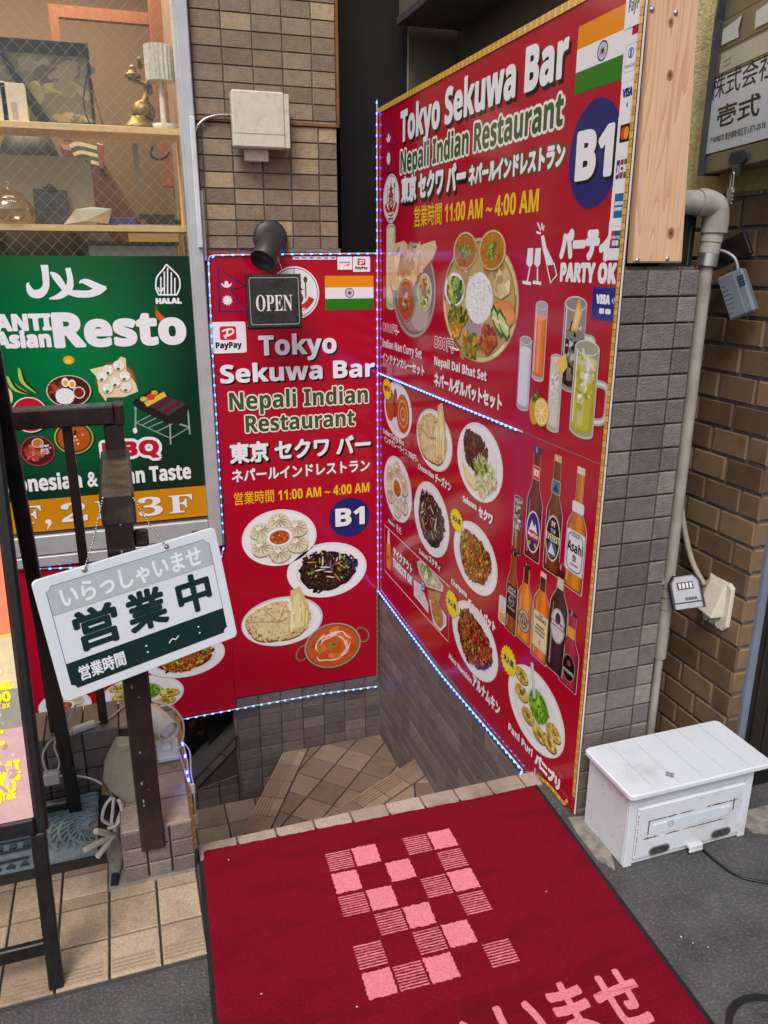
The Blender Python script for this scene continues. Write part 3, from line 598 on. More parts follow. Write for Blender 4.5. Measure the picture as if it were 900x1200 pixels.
m = MB(); m.prism([(-.156, 1.7655), (.062, 1.7655), (.062, 1.79), (-.11, 1.795), (-.11, 1.98), (-.17, 1.98), (-.156, 1.86)], .003, .0075, GR(0)); o = m.build('pavement_mortar', M['concrete']); o['kind'] = 'structure'
# concrete patches on the road by the partition and shutter
m = MB(); m.prism([(1.115, 1.64), (1.17, 1.63), (1.16, 1.5), (1.125, 1.42), (1.1, 1.47), (1.105, 1.58)], 0, .004, GR(0)); m.prism([(1.57, 1.5), (1.9, 1.5), (1.85, 1.4), (1.74, 1.43), (1.66, 1.38), (1.58, 1.42)], 0, .004, GR(0)); o = m.build('pavement_patch', M['concrete']); o['kind'] = 'structure'
# stairwell: treads wind down to the left round the end of the low wall
PIV = (.03, 2.36)
def tread(name, poly, z, nose=None, rot=0., org=(0, 0), pu=.1, pv=.1, off=0, pal=STP, depth=.35):
    mm = MB(); mm.prism(poly, -depth, 0, GR(z)); o_ = mm.build(name, M['darkmortar']); o_['kind'] = 'structure'
    mm = MB(); P_ = poly
    if nose:
        (ax, ay), (bx, by), wd = nose; L = math.hypot(bx - ax, by - ay); ux, uy = (bx - ax) / L, (by - ay) / L; nx, ny = -uy, ux   # interior lies to the side of n
        s2 = 1 if wd > 0 else -1; wd = abs(wd); nx *= s2; ny *= s2
        strip = [(ax - ux * .5, ay - uy * .5), (bx + ux * .5, by + uy * .5), (bx + ux * .5 + nx * wd, by + uy * .5 + ny * wd), (ax - ux * .5 + nx * wd, ay - uy * .5 + ny * wd)]
        inner = [(ax - ux * .5 + nx * (wd + .004), ay - uy * .5 + ny * (wd + .004)), (bx + ux * .5 + nx * (wd + .004), by + uy * .5 + ny * (wd + .004)), (bx + ux * .5 + nx * 3, by + uy * .5 + ny * 3), (ax - ux * .5 + nx * 3, ay - uy * .5 + ny * 3)]
        ccw = lambda q: q if sum(q[i][0] * q[(i + 1) % len(q)][1] - q[(i + 1) % len(q)][0] * q[i][1] for i in range(len(q))) > 0 else q[::-1]
        sp = clip(ccw(poly), ccw(strip)); P_ = clip(ccw(poly), ccw(inner))
        a_ = math.atan2(uy, ux)
        if len(sp) > 2:
            tiles(mm, GR(z), sp, .13, wd + .02, .006, .008, [mul(c_, 1.3) for c_ in pal], rot=a_, org=(ax + (0 if s2 > 0 else nx * wd), ay + (0 if s2 > 0 else ny * wd)), jit=.08)
            for q in range(5):           # anti-slip grooves
                k = wd * (.1 + .12 * q); s3 = [(ax - ux * .5 + nx * k, ay - uy * .5 + ny * k), (bx + ux * .5 + nx * k, by + uy * .5 + ny * k), (bx + ux * .5 + nx * (k + wd * .05), by + uy * .5 + ny * (k + wd * .05)), (ax - ux * .5 + nx * (k + wd * .05), ay - uy * .5 + ny * (k + wd * .05))]
                s4 = clip(ccw(poly), ccw(s3))
                if len(s4) > 2: mm.prism(s4, .005, .0098, GR(z), mul(pal[0], .85))
    if len(P_) > 2: tiles(mm, GR(z), P_, pu, pv, .007, .006, pal, rot=rot, org=org, jit=.1)
    o_ = mm.build(name + '_tiles', M['tilefloor']); o_['kind'] = 'structure'
Z1, Z2, Z3, Z4, ZL = -.885, -.69, -.46, -.23, -1.12
tread('stair_landing', [(-1.6, 2.0), (.72, 2.0), (.72, 3.48), (-1.6, 3.48)], ZL, pu=.155, pv=.155, org=(.14, 3.172), pal=[hx(c) for c in ('857660', '7b6d58', '8d7e68')])
tread('stair_lower_tread', [(-.03, 2.32), (1.14, 2.32), (1.14, 3.48), (.61, 3.48), (.315, 2.945)], Z1, nose=((.315, 2.945), (.615, 3.49), -.12), rot=R(46), org=(.75, 3.0), pu=.142, pv=.142)
tread('stair_middle_tread', [(.0, 2.379), (.0, 2.2), (1.14, 2.2), (1.14, 2.957), (.658, 2.712)], Z2, nose=((.658, 2.712), (1.146, 2.959), -.12), rot=R(-18), org=(.9, 2.7), pu=.14, pv=.14)
tread('stair_upper_tread', [(.06, 2.05), (1.14, 2.05), (1.14, 2.42), (.06, 2.33)], Z3, depth=.6)
tread('stair_top_tread', [(.06, 1.8), (1.14, 1.8), (1.14, 2.12), (.06, 2.1)], Z4, depth=.6)
m = MB(); m.box((.07, 1.82, -.25), (1.15, 1.858, -.001)); o = m.build('stair_edge', M['ledge']); o['kind'] = 'structure'
m = MB(); tiles(m, GR(0), rect(.072, 1.8, 1.12, 1.863), .11, .2, .005, .0075, [hx(c) for c in ('a8968a', 'a08e82', 'b09e92')], org=(.075, 1.7), jit=.06); o = m.build('stair_nosing_tiles', M['tilefloor']); o['kind'] = 'structure'
# ---------------------------------------------------------------- facade pillar and the wall under the left sign
P1 = XW(3.4965)
t = empty('tiled_wall', (.76, 3.5, -1.2), 'brown tiled pillar wall behind the white antenna box and the red portrait sign', 'wall')
def fn(m):
    m.box((.378, 3.4975, -1.3), (.958, 3.95, 9)); m.box((-4, 3.5, 3.25), (.377, 3.95, 9)); m.box((.959, 3.5, 3.32), (1.64, 3.95, 9)); m.box((.9585, 3.4976, -1.3), (1.149, 3.9, 1.56))
part('mortar', M['mortar'], t, fn)
m = MB(); tiles(m, P1, rect(.382, 2.087, .956, 3.3), .1195, .0612, .004, .0065, TAN, org=(.38, 2.10)); tiles(m, P1, rect(.382, 1.60, .956, 2.078), .1195, .0612, .005, .009, [mul(c, .93) for c in TAN], org=(.40, 2.077)); m.build('upper_tiles', M['tile'], t)
m = MB(); tiles(m, P1, rect(.386, -1.12, 1.147, -.40), .112, .0615, .004, .009, DRK, org=(.39, -.52)); m.build('lower_tiles', M['tile'], t)
part('trim_strip', pm('rusty_trim', rgb(132, 84, 44), var=.3, vs=30), t, lambda m: (m.box((.374, 3.480, 2.079), (.966, 3.497, 2.088)), m.box((.957, 3.478, 2.088), (.967, 3.50, 3.3))))
part('ledge', M['ledge'], t, lambda m: m.box((.65, 3.479, 1.583), (.963, 3.497, 1.60)))
# wall with a sloping opening below the window
t = empty('stairwell_wall', (-.3, 3.5, -1.2), 'dark tiled stairwell wall with a sloping black opening below the window', 'wall')
def fn(m):
    m.prism([(-1.8, -1.3), (.376, -1.3), (.376, -.72), (.16, -.925), (-.6, -1.28), (-1.8, -1.29)], -.3, -.001, XW(3.4905))
    m.prism([(-1.8, -.55), (.376, -.55), (.376, .43), (-1.8, .43)], -.3, -.001, XW(3.4905))
part('mortar', M['darkmortar'], t, fn)
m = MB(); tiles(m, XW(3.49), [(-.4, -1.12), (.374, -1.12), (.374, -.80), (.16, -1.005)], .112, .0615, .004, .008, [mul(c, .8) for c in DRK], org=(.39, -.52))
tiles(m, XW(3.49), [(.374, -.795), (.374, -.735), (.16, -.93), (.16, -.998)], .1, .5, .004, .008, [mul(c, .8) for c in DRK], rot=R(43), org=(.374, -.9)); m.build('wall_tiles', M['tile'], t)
part('stringer', M['darkmortar'], t, lambda m: m.prism([(.378, -.722), (.378, -.734), (-.1, -1.18), (-.1, -1.168)], -.001, .012, XW(3.49), None))
t = empty('display_case', (.2, 3.7, -1.1), 'black framed dark glass case in the opening beside the lower stairs', 'case')
def fn(m): m.box((-.7, 3.66, -1.3), (.376, 3.68, -.5))
part('dark_pane', M['darkglass'], t, fn)
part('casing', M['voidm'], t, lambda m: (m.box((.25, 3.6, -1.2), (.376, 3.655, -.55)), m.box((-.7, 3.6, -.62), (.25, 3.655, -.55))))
A = Art(XW(3.655), .001)
for i in range(16): A.ell(random.uniform(.0, .22), random.uniform(-.86, -.66), random.uniform(.01, .05), random.uniform(.006, .02), hx(random.choice(('4a2a22', '5e3a2a', '2e2a3a', '6a4a2a', '38242a', '20304e'))), random.uniform(0, 3), 12, wob=.2)  # reflections in the dark glass, painted as coloured blobs
A.build('picture', M['printed'], t)
# ---------------------------------------------------------------- partition that carries the right sign
t = empty('partition_wall', (1.25, 2.5, -1.2), 'grey tiled partition wall beside the stairs, carrying the wide red sign and the timber post', 'wall')
def fn(m):
    m.box((1.1485, 1.6625, -1.3), (1.351, 3.497, 1.528)); m.box((1.1485, 1.80, -1.3), (1.1489, 1.9, -.2))
part('mortar', M['darkmortar'], t, fn)
m = MB(); e = XW(1.662); tiles(m, e, rect(1.150, .0, 1.364, 1.53), .0935, .0632, .004, .010, GRY, org=(1.217, 1.53 - .0632 * 24), ch=.003)
m.build('end_tiles', M['tile'], t)
m = MB(); s1 = YWL(1.148); tiles(m, s1, rect(-3.49, -1.0, -1.87, .06), .112, .0615, .004, .008, DRK, org=(-3.48, -.89)); m.build('side_tiles', M['tile'], t)
m = MB(); tiles(m, GR(1.528), rect(1.16, 1.67, 1.36, 1.76), .0935, .2, .004, .008, GRY, org=(1.217, 1.6)); m.build('top_tiles', M['tile'], t)
m = MB(); tiles(m, YWL(1.148), rect(-1.868, -.05, -1.656, .06), .0935, .0632, .004, .008, GRY, org=(-1.66, 0)); m.build('base_tiles', M['tile'], t)
# timber post on the partition
e = XW(1.640); q = [(1.160, 1.545), (1.297, 1.545), (1.238, 2.6), (1.133, 2.6)]
m = MB(); m.prism(q, -.022, 0, e, None, inset=.003); t = m.build('timber_post', M['wood']); tag(t, 'knotty raw timber post standing on the grey tiled partition', 'post')
A = Art(e, .0008)
for x, y, r in ((786, 26, 2.6), (785, 88, 3.2), (786, 273, 3.8)):
    a = A.p(x, y); A.ell(a[0], a[1], r * .0026, r * .0034, hx('a87850'), wob=.05); A.ell(a[0], a[1], r * .0017, r * .0022, hx('8a5a38'), wob=.1); A.ell(a[0], a[1], r * .0008, r * .001, hx('5a3824'), wob=.1)
A.build('knot', M['matte'], t)
for x, y in ((764, 11), (792, 15), (747, 305), (782, 303)): a = e.p(x, y); m = MB(); m.lathe(e.w(a[0], a[1], 0), e.n, [(.006, 0), (.006, .001), (.004, .003), (0, .0035)], 10); m.build('screw', M['steel'], t)
# ---------------------------------------------------------------- neighbouring building: brown brick below, stucco above
t = empty('brick_wall', (1.8, 2.2, 0), 'brown brick wall of the next building, right of the narrow gap with the pipe', 'wall')
def fn(m): m.box((1.6445, 1.6375, 0), (1.70, 5.0, 1.728)); m.box((1.7005, 1.6377, 0), (2.8, 5.0, 1.728))
part('mortar', M['mortar'], t, fn)
m = MB(); tiles(m, YWL(1.644), rect(-3.7, 0, -1.628, 1.727), .145, .0776, .010, .010, BRK, org=(-1.629, .004), offset=.5, ch=.004)
tiles(m, XW(1.637), rect(1.635, 0, 1.678, 1.727), .086, .0776, .010, .010, BRK, org=(1.633, .004), ch=.004); m.build('bricks', M['brick'], t)
part('flashing_strip', M['bluestrip'], t, lambda m: m.box((1.678, 1.618, 0), (1.703, 1.637, 1.95)))
m = MB(); m.box((1.36, 2.07, 1.66), (1.6425, 2.3, 9)); m.box((1.643, 1.632, 1.7285), (2.8, 5.0, 9)); t = m.build('stucco_wall', M['stucco'], None); tag(t, 'cream rough stucco wall above the brown brick, behind the timber post', 'wall')
t = empty('roller_shutter', (2.1, 1.5, 0), 'dark bronze ribbed metal shutter right of the brick corner', 'shutter')
def fn(m):
    m.box((1.704, 1.606, .01), (2.7, 1.63, 2.2))
    for i in range(20): m.box((1.708 + i * .05, 1.598, .03), (1.752 + i * .05, 1.606, 2.2), None, None, .003)
part('slats', M['door'], t, fn); part('bottom_rail', M['black'], t, lambda m: m.box((1.704, 1.585, .005), (2.7, 1.61, .04)))
# ---------------------------------------------------------------- dark stairwell above the red signs
t = empty('stairwell_back_wall', (1.3, 3.6, 1.4), 'grey painted panel wall in shade above the wide red sign', 'wall')
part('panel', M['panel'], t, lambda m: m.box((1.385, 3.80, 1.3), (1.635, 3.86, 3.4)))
part('panel', M['shadepanel'], t, lambda m: m.box((1.06, 3.805, 1.3), (1.382, 3.86, 3.4)))  # left panel: stairwell shade is put into its colour
part('side_panel', M['panel'], t, lambda m: (m.box((1.626, 2.72, 1.735), (1.6345, 3.80, 3.4)), m.box((1.626, 2.11, 1.735), (1.6345, 2.715, 3.4))))
part('trim_bead', M['frame'], t, lambda m: m.box((1.381, 3.792, 1.4), (1.386, 3.801, 2.53)))
t = empty('soffit', (1.35, 2.8, 2.44), 'sloping grey ceiling slab over the stairwell behind the wide red sign', 'ceiling')
part('slab', M['panel'], t, lambda m: m.box((1.316, 2.12, 2.55), (1.62, 3.73, 2.68)))
part('edge_trim', M['steel'], t, lambda m: (m.box((1.308, 2.12, 2.542), (1.315, 3.737, 2.57)), m.box((1.3155, 3.731, 2.542), (1.62, 3.737, 2.556))))
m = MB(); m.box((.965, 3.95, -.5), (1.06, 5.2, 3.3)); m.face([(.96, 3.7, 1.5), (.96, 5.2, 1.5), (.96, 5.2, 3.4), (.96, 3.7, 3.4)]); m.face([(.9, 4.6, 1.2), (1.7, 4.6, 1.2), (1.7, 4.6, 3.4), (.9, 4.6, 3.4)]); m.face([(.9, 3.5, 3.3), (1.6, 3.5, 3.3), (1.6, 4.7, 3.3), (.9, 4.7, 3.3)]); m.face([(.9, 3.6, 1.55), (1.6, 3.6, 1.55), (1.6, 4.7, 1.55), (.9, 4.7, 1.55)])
t = m.build('passage_wall', M['voidm']); tag(t, 'passage walls coloured black as deep shade between the tiled pillar and the wide sign', 'passage')
# ---------------------------------------------------------------- low tiled wall under the railing
t = empty('low_tiled_wall', (-.02, 2.0, 0), 'low brown tiled wall around the stairwell, under the dark railing post', 'low wall')
def fn(m):
    m.box((-.105, 1.788, -1.3), (.056, 2.36, .150)); m.box((-1.6, 2.216, -1.3), (-.106, 2.36, .20))
part('mortar', M['darkmortar'], t, fn)
LW = [hx(c) for c in ('85776f', '7b6e68', '8f8078', '756864')]
LT = [hx(c) for c in ('9a8674', '907d6d', 'a2907e', '87766a')]
m = MB(); tiles(m, XW(1.7875), rect(-.113, 0, .065, .158), .06, .053, .004, .009, LW, org=(-.113, 0), ch=.003); tiles(m, YWL(.0555).__class__((.0565, 0, 0), (0, 1, 0), (0, 0, 1)), rect(1.785, -.9, 2.36, .158), .112, .0615, .004, .008, DRK, org=(1.785, .158 - .0615 * 20))
tiles(m, YWL(-.1055), rect(-2.21, 0, -1.785, .158), .112, .053, .004, .008, LW, org=(-1.785, 0)); m.build('front_tiles', M['tile'], t)
m = MB(); tiles(m, GR(.1505), rect(-.113, 1.78, .065, 2.37), .089, .112, .005, .009, LT, org=(-.113, 1.78)); m.build('cap_tiles', M['tile'], t)
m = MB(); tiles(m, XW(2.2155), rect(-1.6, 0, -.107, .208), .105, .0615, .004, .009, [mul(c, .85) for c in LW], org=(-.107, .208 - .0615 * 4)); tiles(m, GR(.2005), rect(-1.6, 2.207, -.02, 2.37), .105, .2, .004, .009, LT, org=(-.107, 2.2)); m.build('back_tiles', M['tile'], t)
# blue-grey moulded grate with rings
t = empty('drain_cover', (-.35, 2.05, 0), 'blue-grey moulded cover with rings and lattice in front of the low wall', 'drain cover')
g = GR(.006); m = MB(); m.box((-1.2, 1.915, .001), (-.185, 2.19, .010)); m.build('plate', M['bluegrey'], t)
part('recess', M['darkgap'], t, lambda m: m.box((-1.3, 1.875, .0005), (-.12, 2.215, .0045)))
cx, cy = -.27, 2.03; Wd = [(-1.2, 1.915), (-.185, 1.915), (-.185, 2.19), (-1.2, 2.19)]; m = MB()
for r in (.02, .045, .07, .095, .12, .145):
    for i in range(48):
        a0, a1 = 6.28318 * i / 48, 6.28318 * (i + 1) / 48; q = [(cx + .08 + math.cos(a0) * r, cy + math.sin(a0) * r), (cx + .08 + math.cos(a1) * r, cy + math.sin(a1) * r), (cx + .08 + math.cos(a1) * (r + .008), cy + math.sin(a1) * (r + .008)), (cx + .08 + math.cos(a0) * (r + .008), cy + math.sin(a0) * (r + .008))]
        if all(Wd[0][0] < p[0] < -.187 and 1.95 < p[1] < 2.185 for p in q): m.prism(q, .004, .011, g)
    for i in range(24):
        a0 = 6.28318 * i / 24 + r * 3; q0 = (cx + .08 + math.cos(a0) * (r + .008), cy + math.sin(a0) * (r + .008)); q1 = (cx + .08 + math.cos(a0 + .25) * (r + .025), cy + math.sin(a0 + .25) * (r + .025))
        if all(p[0] < -.192 and 1.95 < p[1] < 2.18 for p in (q0, q1)):
            dx, dy = q1[0] - q0[0], q1[1] - q0[1]; L = math.hypot(dx, dy); nx, ny = -dy / L * .003, dx / L * .003; m.prism([(q0[0] - nx, q0[1] - ny), (q1[0] - nx, q1[1] - ny), (q1[0] + nx, q1[1] + ny), (q0[0] + nx, q0[1] + ny)], .004, .0105, g)
m.build('ring_lattice', M['bluegrey'], t)
m = MB()
for k in range(22):
    x = -.38 - k * .034; m.prism([(x, 1.925), (x + .024, 1.925), (x + .012, 1.942)], .004, .0105, g)
    m.box((x, 2.0, .009), (x + .018, 2.018, .0165)); m.box((x, 2.065, .009), (x + .024, 2.085, .016)); m.box((x + .004, 2.11, .009), (x + .012, 2.14, .016))
m.box((-1.2, 1.99, .009), (-.36, 1.994, .0166)); m.box((-1.2, 2.03, .009), (-.36, 2.034, .0166)); m.box((-1.2, 1.952, .009), (-.36, 1.956, .0166)); m.build('raised_pattern', pm('cover_relief', rgb(74, 92, 98), var=.3, vs=40, stain=rgb(50, 46, 42), stamt=.5), t)
# ---------------------------------------------------------------- shop window with wired glass
t = empty('shop_window', (-.5, 3.48, .3), 'aluminium framed shop window with diamond wired glass above the green sign', 'window')
def fn(m):
    m.box((.326, 3.455, .3), (.374, 3.56, 3.2), None, None, .004); m.box((.318, 3.47, .3), (.3255, 3.55, 3.2)); m.box((-1.8, 3.47, .34), (.317, 3.56, .425), None, None, .004); m.box((-1.8, 3.465, 2.62), (.317, 3.56, 2.7)); m.box((-1.8, 3.46, .29), (.317, 3.50, .335), None, None, .003)
part('frame', M['frame'], t, fn)
part('cable_cover', M['white'], t, lambda m: (m.box((.352, 3.435, 1.60), (.372, 3.453, 2.085), None, None, .003), m.box((.377, 3.476, 1.55), (.389, 3.494, 1.82), None, None, .003)))
gp0 = part('glass_pane', M['glass'], t, lambda m: m.box((-1.8, 3.508, 1.5), (.317, 3.512, 2.62)))
def fn(m):
    for i in range(-60, 20):
        for sg in (1, -1):
            u0 = i * .0515; a = clip([(u0, 1.5), (u0 + .0011, 1.5), (u0 + .0011 + sg * 1.13, 2.62), (u0 + sg * 1.13, 2.62)] if sg > 0 else [(u0, 1.5), (u0 + .0011, 1.5), (u0 + .0011 - 1.13, 2.62), (u0 - 1.13, 2.62)], rect(-.75, 1.5, .317, 2.62))
            if len(a) > 2: m.prism(a, 0, .0012, XW(3.516 + (.0013 if sg > 0 else 0)))
part('wire_mesh', pm('mesh_wire', rgb(186, 166, 138), rough=.4, var=.1, bump=0), gp0, fn)
part('sill_slot', M['black'], t, lambda m: m.box((.24, 3.453, .375), (.265, 3.4695, .382)))
# room behind the window
t = empty('room', (-.5, 5, .4), 'warm brown walls of the lit room behind the wired window', 'room')
part('back_wall', M['roomwall'], t, lambda m: m.box((-3, 5.0, .2), (.36, 5.05, 3.2)))
part('side_wall', M['roomwall'], t, lambda m: (m.box((.345, 3.57, .2), (.36, 5.0, 3.2)), m.box((-3.05, 3.57, .2), (-3, 5.0, 3.2))))
part('ceiling', M['roomwall'], t, lambda m: m.box((-3, 3.57, 3.15), (.36, 5.0, 3.2))); part('room_floor', M['roomwall'], t, lambda m: m.box((-3, 3.57, .2), (.36, 5.0, .25)))
part('timber_beam', M['orangewood'], t, lambda m: (m.box((-.15, 4.4, 2.62), (.344, 4.44, 2.67)), m.box((-.15, 4.4, 2.1), (-.11, 4.44, 2.62)), m.box((.29, 4.3, 1.9), (.344, 4.36, 3.1))))
ll = bpy.data.lights.new('room_lamp', 'AREA'); ll.energy = 42; ll.color = (1, .82, .6); ll.shape = 'RECTANGLE'; ll.size = 1.4; ll.size_y = .7; lo = bpy.data.objects.new('room_lamp', ll); COL.objects.link(lo); lo.location = (-.4, 4.1, 3.1)
# ================================================================ signs
# ---------------------------------------------------------------- portrait red sign
LS = XW(YW); WS = hx('f0eef2'); DG = hx('44582a'); YEL = hx('f0c41e')
t = empty('restaurant_sign', (.76, YW, -.55), 'portrait red restaurant sign with four dish pictures, beside the green sign', 'sign')
m = MB(); m.box((.388, YW + .0001, -.514), (1.134, YW + .014, 1.582), RED, None, .0015); m.build('panel', M['printed'], t)
m = MB(); m.box((-.62, YW + .0003, -.572), (.386, YW + .0095, .284), RED); m.build('side_panel', M['printed'], t)
sh = (.007, -.007, BK)
def lines(pl, name, rows, par, mat='printed'):
    for lab, rw in rows:
        A = Art(pl, .003 if 'caption' in lab else .0006)
        for r in rw: A.text(*r[0], **r[1])
        A.build(name, M[mat], par, lab)
K = lambda *a, **k: (a, k)
lines(LS, 'lettering', [
 ('large white headline with black shadow', [K('Tokyo', (303.6, 416), (394, 413.5), (303.6, 394), WS, .0022, shadow=sh), K('Sekuwa Bar', (258.4, 448), (438.8, 441.5), (258.4, 428.5), WS, .0022, shadow=sh)]),
 ('green headline with white outline', [K('Nepali Indian', (268.8, 480), (431, 472), (268.8, 460.5), DG, .001, [(.006, hx('e8e4dc'))]), K('Restaurant', (288, 506), (415.5, 499), (288, 487.5), DG, .001, [(.006, hx('e8e4dc'))])]),
 ('white Japanese name', [K('東京 セクワ バー', (270, 542.5), (433.6, 531), (270, 520), WS, .004, [(.003, hx('3a4a28'))], sh)]),
 ('small white Japanese line', [K('ネパールインドレストラン', (272, 564.5), (433, 552), (272, 551), WS, .002, [(.002, hx('3a4a28'))])]),
 ('yellow opening hours', [K('営業時間 11:00 AM ~ 4:00 AM', (274.5, 589.5), (432.7, 577.8), (274.5, 579), YEL, .0004, fit='cap')])], t)
A = Art(LS); E_ = fr(A, 409.4, 606, 23.8, 23, 23); A.ell(*E_, hx('24286e'), n=60); A.text('B1', (393.6, 616), (426.8, 614), (393.6, 597), WS, .003, shadow=(.005, -.005, BK)); A.build('floor_badge', M['printed'], t, 'dark blue round badge reading B1')
A = Art(LS); flag_nepal(A, ((256, 315), (289, 336), (270, 339.5), (289, 364.5), (257.5, 365))); A.build('flag_picture', M['printed'], t, 'outlined double pennant flag')
A = Art(LS); a, b = A.p(381.4, 363.6), A.p(437.5, 323); flag_india(A, a[0], a[1], b[0], b[1]); A.build('flag_picture', M['printed'], t, 'orange white and green flag')
def emblem(A, E_):
    c, d, a, b = E_; A.ell(c, d, a, b, WS, n=60); A.up(); A.ring(c, d, a * .93, b * .93, a * .025, hx('5a3a2a'))
    A.poly([(c - a * .3, d - b * .1), (c + a * .3, d - b * .1), (c, d + b * .72)], hx('6b4a38')); A.poly([(c - a * .42, d + b * .1), (c + a * .42, d + b * .1), (c, d + b * .34)], hx('b43a2a')); A.poly([(c - a * .32, d + b * .36), (c + a * .32, d + b * .36), (c, d + b * .56)], hx('b43a2a')); A.line([(c, d + b * .66), (c, d + b * .95)], a * .03, BK)
    A.up(); A.ell(c + a * .45, d + b * .5, a * .08, b * .12, DG, n=16); A.line([(c + a * .45, d + b * .45), (c + a * .45, d - b * .2)], a * .05, DG); A.line([(c - a * .45, d + b * .6), (c - a * .45, d - b * .2)], a * .06, DG)
    A.ell(c, d - b * .2, a * .34, b * .3, hx('5a2a1e'), n=24); A.ell(c, d - b * .16, a * .27, b * .2, hx('e2d6c0'), n=24); A.blobs(c, d - b * .16, a * .24, b * .18, 26, CH, a * .03, a * .08); A.up()
    A.line([(c + math.cos(t_) * a * .72, d + math.sin(t_) * b * .62) for t_ in [R(198 + 12 * i) for i in range(13)]], b * .24, hx('c23226')); A.up()
    A.text('Sekuwa Bar', (c - a * .42, d - b * .66), (c + a * .42, d - b * .66), (c - a * .42, d - b * .54), WS, .0004, uv=True); A.text('Restaurant', (c - a * .3, d - b * .86), (c + a * .3, d - b * .86), (c - a * .3, d - b * .76), BK, .0002, uv=True)
A = Art(LS); emblem(A, fr(A, 345, 343, 29, 31, 31)); A.build('emblem', M['printed'], t, 'round white emblem with cutlery and a bowl')
def bx4(A, x0, y0, x1, y1): a, b = A.p(x0, y1), A.p(x1, y0); return (a[0], a[1], b[0], b[1])
for (x0, y0, x1, y1, k, l) in ((247.6, 376.6, 287.4, 414.5, 'pay', 'white payment sticker at left edge'), (395.5, 300.6, 412.5, 316, 'disc', 'small white card sticker at top'), (413.5, 300.6, 433.5, 318.5, 'pay', 'small white payment sticker at top')):
    A = Art(LS, .0012); sticker(A, bx4(A, x0, y0, x1, y1), k); A.build('sticker', M['printed'], t, l)
A = Art(LS, .0012); b_ = bx4(A, 343, 300.6, 394, 304.2); A.rect(*b_, hx('e8e6e8')); A.up()
for i, c in enumerate(('26408c', 'dc2a1e', '26408c', '1c6a68', 'b8243c', '2868a8')): u = b_[0] + (i + .3) * (b_[2] - b_[0]) / 6; A.rect(u, b_[1] + .004, u + .018, b_[3] - .004, hx(c))
A.build('sticker', M['printed'], t, 'strip of card marks along the top')
A = Art(LS); momo(A, fr(A, 327, 630, 44, 33, 33)); A.build('dish_picture', M['printfood'], t, 'plate of dumplings round a red dip')
A = Art(LS); sukuti(A, fr(A, 382.8, 667.8, 46.8, 32, 32)); A.build('dish_picture', M['printfood'], t, 'white plate of dark dried meat')
A = Art(LS, .0004); naan(A, fr(A, 330.4, 728, 48, 28.6, 28.6)); A.build('dish_picture', M['printfood'], t, 'plate of cheese bread being pulled')
A = Art(LS, .0009); karahi(A, fr(A, 389.7, 756.3, 33, 26, 26)); A.build('dish_picture', M['printfood'], t, 'handled copper pan of orange curry')
A = Art(LS); heap(A, fr(A, 214, 768, 50, 24, 26), CH, 200, .6, (GRN, 20, 2)); A.build('dish_picture', M['printfood'], t, 'plate half hidden by the hanging board')
A = Art(LS); panipuri(A, fr(A, 166, 814, 50, 22, 24)); A.build('dish_picture', M['printfood'], t, 'plate of puffed shells above the low wall')
A = Art(LS); momo(A, fr(A, 76, 826, 32, 16, 18)); A.build('dish_picture', M['printfood'], t, 'small plate beside the black stand')
# ---------------------------------------------------------------- wide red sign on the partition
RS = YWL(XR); t = empty('restaurant_sign', (XR, 2.57, -.05), 'wide glossy red restaurant sign with bottles and many dish pictures, running along the stairs', 'sign')
pts = [RS.p(444, 437), RS.p(444, 690)]
RT, RM, RB = 2.146, 1.0575, -.043
m = MB(); m.box((XR + .0002, YE, RM + .0012), (XR + .005, 3.478, RT), hx('d8d4d2')); m.face([RS.w(-3.478, RM + .0012, .0001), RS.w(-YE - .0008, RM + .0012, .0001), RS.w(-YE - .0008, RT, .0001), RS.w(-3.478, RT, .0001)], RED); m.build('upper_panel', M['printed'], t)
m = MB(); m.box((XR + .0002, YE, .006), (XR + .005, 3.478, RM - .0008), hx('d8d4d2')); m.box((XR + .0002, 1.88, RB), (XR + .005, 3.478, .0059), hx('d8d4d2')); m.face([RS.w(-3.478, .006, .0001), RS.w(-YE - .0008, .006, .0001), RS.w(-YE - .0008, RM - .0008, .0001), RS.w(-3.478, RM - .0008, .0001)], RED); m.face([RS.w(-3.478, RB, .0001), RS.w(-1.88, RB, .0001), RS.w(-1.88, .006, .0001), RS.w(-3.478, .006, .0001)], RED); m.build('lower_panel', M['printed'], t)
m = MB(); m.box((XR + .0052, YE + .006, .01), (XR + .0118, 3.47, RT - .01)); m.build('backing_board', M['darkgap'], t)
OUT = [(.008, hx('f0ecea'))]; sh2 = (.012, -.012, BK)
